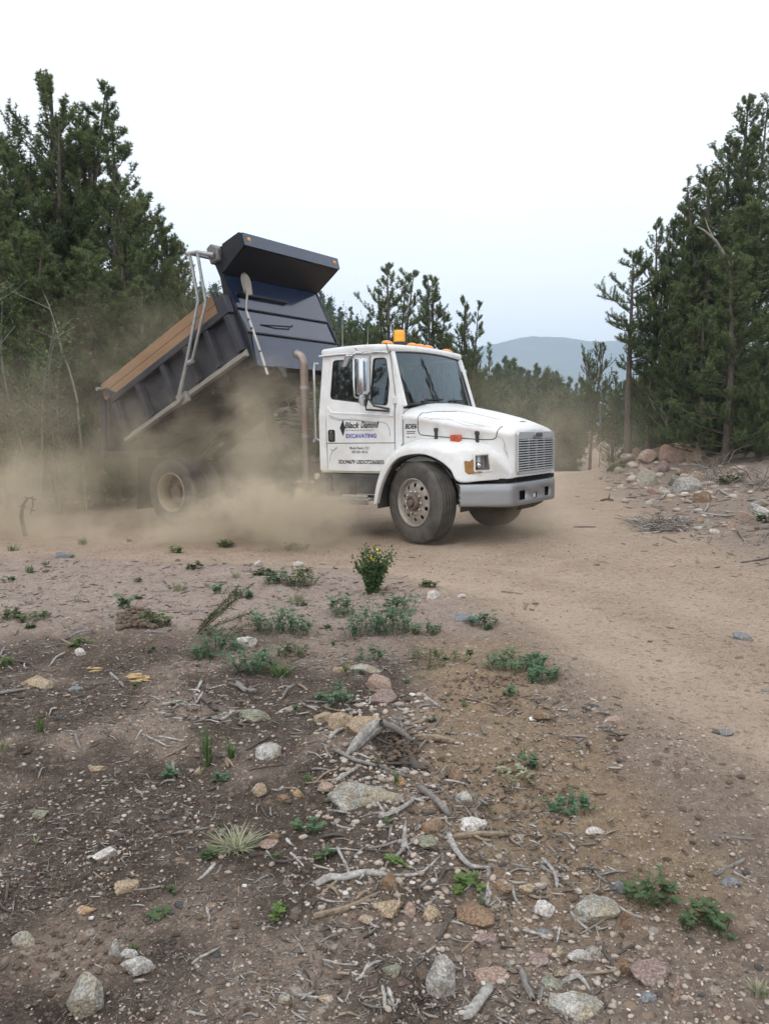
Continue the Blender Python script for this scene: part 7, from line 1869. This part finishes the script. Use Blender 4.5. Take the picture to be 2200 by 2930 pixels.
LEAFY = [
    (612, 1362, 104, 56, 'lupine', 'broad blue-green leafy clump right of the bright white quartz', 1.3),
    (818, 1362, 118, 66, 'lupine', 'largest blue-green leafy clump below the flowering bush', 1.5),
    (868, 1322, 60, 40, 'lupine', 'leafy clump on the road side of the flowering bush', 1.),
    (745, 1330, 50, 44, 'lupine', 'leafy sprig clump beside the largest blue-green one', 1.),
    (1112, 1440, 108, 44, 'lupine', 'spreading leafy clump at the verge of the road', 1.3),
    (1172, 1468, 70, 36, 'lupine', 'end of the leafy verge plants nearest to the viewer', 1.2),
    (1040, 1352, 60, 30, 'lupine', 'low leafy plant behind the thin slate slab', .9),
    (920, 1370, 50, 30, 'lupine', 'small leafy plant between the large clump and the verge', .8),
    (470, 1408, 92, 46, 'lupine', 'leafy clump left of the bright white quartz', 1.1),
    (548, 1452, 84, 56, 'lupine', 'leafy clump trailing below the bright white quartz', 1.2),
    (722, 1526, 62, 40, 'lupine', 'leafy clump above the row of tan rocks', 1.1),
    (800, 1425, 44, 30, 'lupine', 'thin leafy sprigs by the half-buried grey slab', .8),
    (1100, 1503, 24, 26, 'lupine', 'single leafy sprig on the ochre soil', 1.),
    (270, 1315, 30, 32, 'lupine', 'upright leafy sprig by the dirt clump', 1.1),
    (592, 1256, 34, 30, 'lupine', 'small upright leafy plant in the pinkish gravel', .9),
    (528, 1292, 34, 24, 'lupine', 'small leafy plant above the broad clump', .8),
    (474, 1282, 20, 26, 'lupine', 'tiny leafy sprig near the small upright plant', .8),
    (382, 1194, 18, 14, 'bright', 'tiny green rosette on gravel just below the dust', .9),
    (172, 1396, 34, 14, 'bright', 'flat green rosette beside the white-spotted stone', 1.),
    (8, 1440, 34, 20, 'bright', 'green rosette cut by the picture edge', 1.),
    (75, 1340, 60, 16, 'olive', 'low green herbs in the litter near the picture edge', .9),
    (20, 1335, 60, 22, 'olive', 'low olive herbs at the picture edge', 1.),
    (330, 1350, 64, 34, 'olive', 'olive bush behind the dirt clump', 1.5),
    (650, 1268, 54, 38, 'olive', 'grassy olive tuft plant in the pinkish gravel', 1.2),
    (640, 1188, 40, 16, 'olive', 'low plant at the foot of the dust cloud', 1.),
    (490, 1182, 34, 12, 'olive', 'flat low plant at the edge of the dust', .9),
    (420, 1230, 26, 14, 'olive', 'small rusty-green herb in the gravel', .9),
    (570, 1242, 44, 12, 'olive', 'mat of herbs in the gravel', 1.),
    (925, 1268, 30, 16, 'olive', 'small herb at the road edge near the white stone', 1.),
    (630, 1420, 60, 26, 'olive', 'thin olive herbs between the two leafy clumps', 1.),
    (950, 1428, 110, 30, 'olive', 'scattered grey-green herbs at the edge of the turned soil', .7),
    (1145, 1660, 30, 32, 'lupine', 'single leafy weed with thin stalks on the track marks', 1.2),
    (1100, 1690, 80, 26, 'dry', 'wilted grey-green weeds on the track marks', .6),
    (1232, 1756, 72, 36, 'lupine', 'low leafy weed with feathery leaves on the track marks', 1.2),
    (1396, 1935, 86, 44, 'red', 'low leafy herb with some red leaves on the gravel', 1.5),
    (1516, 2000, 98, 50, 'red', 'second and bigger reddish green herb near the bottom of the gravel', 1.5),
    (1005, 1918, 50, 32, 'bright', 'bright feathery green weed by the short pale stick', 1.1),
    (370, 1680, 26, 18, 'lupine', 'small dark green sprig near the round tan stone', 1.),
    (475, 1688, 30, 18, 'lupine', 'pale blue-green sprig on the pebbles', .9),
    (665, 1795, 44, 32, 'lupine', 'small plant with a seed stalk beside the dry grass clump', .9),
    (855, 1866, 26, 18, 'bright', 'small yellow-green sprig by the grey root', .9),
    (700, 1850, 24, 18, 'red', 'reddish sprig among the dark twigs', .9),
    (342, 1980, 34, 16, 'red', 'tiny red-leaved sprig in the brown soil', .8),
    (600, 1965, 26, 14, 'bright', 'tiny pale green weed in the brown soil', .8),
    (455, 1858, 34, 18, 'red', 'tiny weed with one red leaf beside the dry grass clump', .9),
    (1330, 1014, 34, 22, 'bright', 'bright green bush on the low end of the rock pile', 1.2),
    (1575, 1045, 50, 24, 'olive', 'olive herbs in the shade of the bank', 1.),
    (1655, 1130, 30, 24, 'lupine', 'green weed cut by the picture edge on the bank', 1.),
]
for i, (px, py, w, h, k, lb, d) in enumerate(LEAFY):
    g_ = G(px, py); leafy(px, py, w * 1.2, h * 1.35, k, lb, 600 + i, d, leaf=max(.020, min(.056, mpp(g_) * (9.5 if k == 'lupine' else 8.))))
for i, (px, py, w, h, k, lb, n, le) in enumerate([
    (450, 1652, 26, 92, 'grass', 'tall thin green grass tuft beside the speckled rock', 60, .16),
    (500, 1640, 24, 46, 'grass', 'shorter grass tuft next to the tall one', 36, .25),
    (510, 1836, 84, 46, 'dry', 'dry pale grass clump flopped over the soil', 170, 1.3),
    (745, 1450, 18, 24, 'bright', 'yellow-green grass tuft by the half-buried slab', 40, .4),
    (517, 1344, 16, 28, 'dry', 'little dry grass tuft above the leafy clump', 30, .3),
    (180, 1176, 34, 18, 'grass', 'grass tuft near the edge of the dust', 50, .4), (65, 1236, 28, 22, 'grass', 'grass tuft on the gravel towards the picture edge', 40, .4),
    (390, 1275, 50, 24, 'dry', 'dry yellowish tuft in the pinkish gravel', 60, .5), (168, 1300, 22, 18, 'dry', 'dry tuft by the thin pale stick', 30, .4),
    (605, 1460, 80, 30, 'grass', 'thin grass spreading below the trailing leafy clump', 90, .7), (1640, 2150, 44, 36, 'dry', 'yellowish grass tuft at the picture corner', 60, .5),
    (88, 1580, 24, 40, 'grass', 'thin grass tuft in the dark litter', 24, .3), (10, 1620, 30, 30, 'dry', 'dry grass at the picture edge in the dark litter', 40, .5),
    (665, 1690, 30, 30, 'grass', 'wispy grass between the boulder and the pebbles', 20, .4), (1130, 1640, 20, 46, 'grass', 'two thin stalks standing over the single weed', 5, .2),
    (640, 1300, 60, 30, 'dry', 'dry grass patch below the olive tuft', 70, .5), (510, 1250, 26, 20, 'dry', 'small dry tuft in the gravel', 34, .5), (860, 1690, 26, 40, 'grass', 'thin grass beside the orange rock', 18, .3),
    (100, 1215, 22, 14, 'grass', 'low grass beside the flat grey slab', 30, .5), (30, 1190, 40, 18, 'grass', 'dusty grass near the bowed sapling', 50, .5), (280, 1170, 24, 12, 'dry', 'dusty dry tuft at the foot of the dust', 30, .5)]):
    grass_tuft(px, py, w, h, k, lb, 800 + i, n, le)
rh = np.random.default_rng(15)
for i in range(46):
    px = rh.uniform(0, 1150); py = rh.uniform(1180, 1560) if i < 34 else rh.uniform(1560, 2150); g_ = G(px, py)
    if float(road_amt(g_.x, g_.y)) > .2: continue
    if i % 2: leafy(px, py, rh.uniform(12, 26), rh.uniform(8, 16), ['olive', 'olive', 'lupine', 'red'][i % 4], 'tiny low herb scattered on the gravel and litter', 1700 + i, .9, leaf=mpp(g_) * 7, group='tiny herbs on the gravel')
    else: grass_tuft(px, py, rh.uniform(10, 24), rh.uniform(9, 18), ['dry', 'grass'][(i // 2) % 2], 'tiny grass tuft scattered on the gravel and litter', 1700 + i, 22, .5, group='tiny grass tufts on the gravel')
# flowering bush
g = G(805, 1280); k = mpp(g); fb = empty('flower_bush', g); tag(fb, 'bushy dark green plant with small yellow flowers at the road edge', 'bush')
rg = np.random.default_rng(5); ps = []; rs = []; LPs = []; tips = []
for i in range(44):
    a = rg.uniform(0, 6.3); hh = k * rg.uniform(45, 100); le = rg.uniform(.08, .62) * hh; q = np.linspace(0, 1, 7)
    P = np.stack([cos(a) * (le * q ** 1.3 + .02), sin(a) * (le * q ** 1.3 + .02), hh * q], 1); ps.append(P); rs.append(np.linspace(.004, .0015, 7)); tips.append(P[-1])
    m = 64; t = rg.uniform(.08, 1, m); pts = np.stack([np.interp(t, q, P[:, j]) for j in range(3)], 1) + rg.normal(size=(m, 3)) * .014; LPs.append(pts)
V, F = tubes_np(ps, rs, 4); link('stem', np_mesh('stem', V, F, False, {'tint': np.full(len(V), .3)}), GREENS['olive'], fb)
V, F, T_ = leaf_quads(np.vstack(LPs), rg, .026); link('foliage', np_mesh('foliage', V, F, False, {'tint': T_}), tint_mat('bush_leaves', [(.035, .07, .025), (.065, .11, .04), (.11, .16, .06)], .7, trans=.2), fb)
M_YEL = mat('yellow_petals', (.85, .66, .02), .6)
for i, (dx, dz) in enumerate(((-10, 82), (-4, 78), (10, 96), (2, 74), (14, 88))):
    c = Vector((dx * k, -.03 - .02 * (i % 2), dz * k)); f_ = MB()
    for j in range(6):
        a = 2 * pi * j / 6; d = Vector((cos(a), -.5, sin(a))); u = Vector((-sin(a), 0, cos(a))); r = .014
        f_.add([c, c + d * r * .6 + u * r * .35, c + d * r, c + d * r * .6 - u * r * .35], [(0, 1, 2, 3)])
    f_.build('flower', M_YEL, fb)
# cut conifer bough and clod heap
g = G(425, 1372); rg = np.random.default_rng(9); nP = []; nD = []; ps = []; rs = []
for i in range(9):
    a = radians(20 + rg.uniform(-30, 45)); ln = rg.uniform(.25, .5); q = np.linspace(0, 1, 6); P = np.stack([np.cos(a) * ln * q, .12 * rg.normal() * q, ln * .75 * np.sin(a) * q + .02], 1); ps.append(P); rs.append(np.linspace(.006, .002, 6))
    t = np.linspace(.15, 1, 26); pt_ = np.stack([np.interp(t, q, P[:, j]) for j in range(3)], 1); nP.append(pt_); nD.append(np.tile((P[-1] - P[0]) / np.linalg.norm(P[-1] - P[0]), (26, 1)))
bo = empty('bough', g); tag(bo, 'cut brownish green conifer bough propped by the dirt clump', 'branch')
V, F = tubes_np(ps, rs, 5); link('branch', np_mesh('branch', V, F), WD['tan'], bo)
V, F, T_ = blades(np.vstack(nP), np.vstack(nD), np.full(26 * 9, .035), 7, rg, tint=np.full(26 * 9, .5), width=.14); link('needles', np_mesh('needles', V, F, False, {'tint': np.clip(T_, 0, 1)}), GREENS['dark'], bo)
M_CLOD = mat('red_brown_clods', (.17, .12, .09), .95, var=.5, var_scale=40, bump=.6, bump_scale=60)
def clods(px0, px1, py0, py1, n, r0, r1, seed, label, hh=.1):
    rg = np.random.default_rng(seed); Vs = []; Fs = []; b = 0; cx = (px0 + px1) / 2
    for i in range(n):
        px = rg.uniform(px0, px1); g = G(px, rg.uniform(py0, py1)); r = rg.uniform(r0, r1); P, F = rock_shape(2000 + i % 20, 2 if r1 > .02 else 1, 9, .22); lift = hh * max(0, 1 - abs(px - cx) / (px1 - px0) * 2.2) * rg.uniform(0, 1)
        Vs.append(P * np.array([1.1, 1, .8]) * r + np.array([g.x, g.y, g.z + r * .3 + lift])); Fs.append(F + b); b += len(P)
    o = link('soil_heap', np_mesh('soil_heap', np.vstack(Vs), np.vstack(Fs)), M_CLOD); tag(o, label, 'soil', kind='stuff')
clods(255, 335, 1325, 1365, 420, .005, .024, 31, 'heap of red-brown soil clods by the conifer bough', .06)
clods(815, 905, 1590, 1655, 420, .004, .014, 32, 'loose dark soil heaped around the split stump', .05)
clods(960, 1120, 1460, 1530, 300, .002, .010, 33, 'turned brown soil clods beside the verge', .01)
clods(890, 1200, 1640, 1800, 420, .002, .008, 34, 'broken soil clods along the track marks', .0)
clods(20, 330, 1880, 2130, 420, .002, .008, 35, 'dark broken soil in the corner hollow', .0)
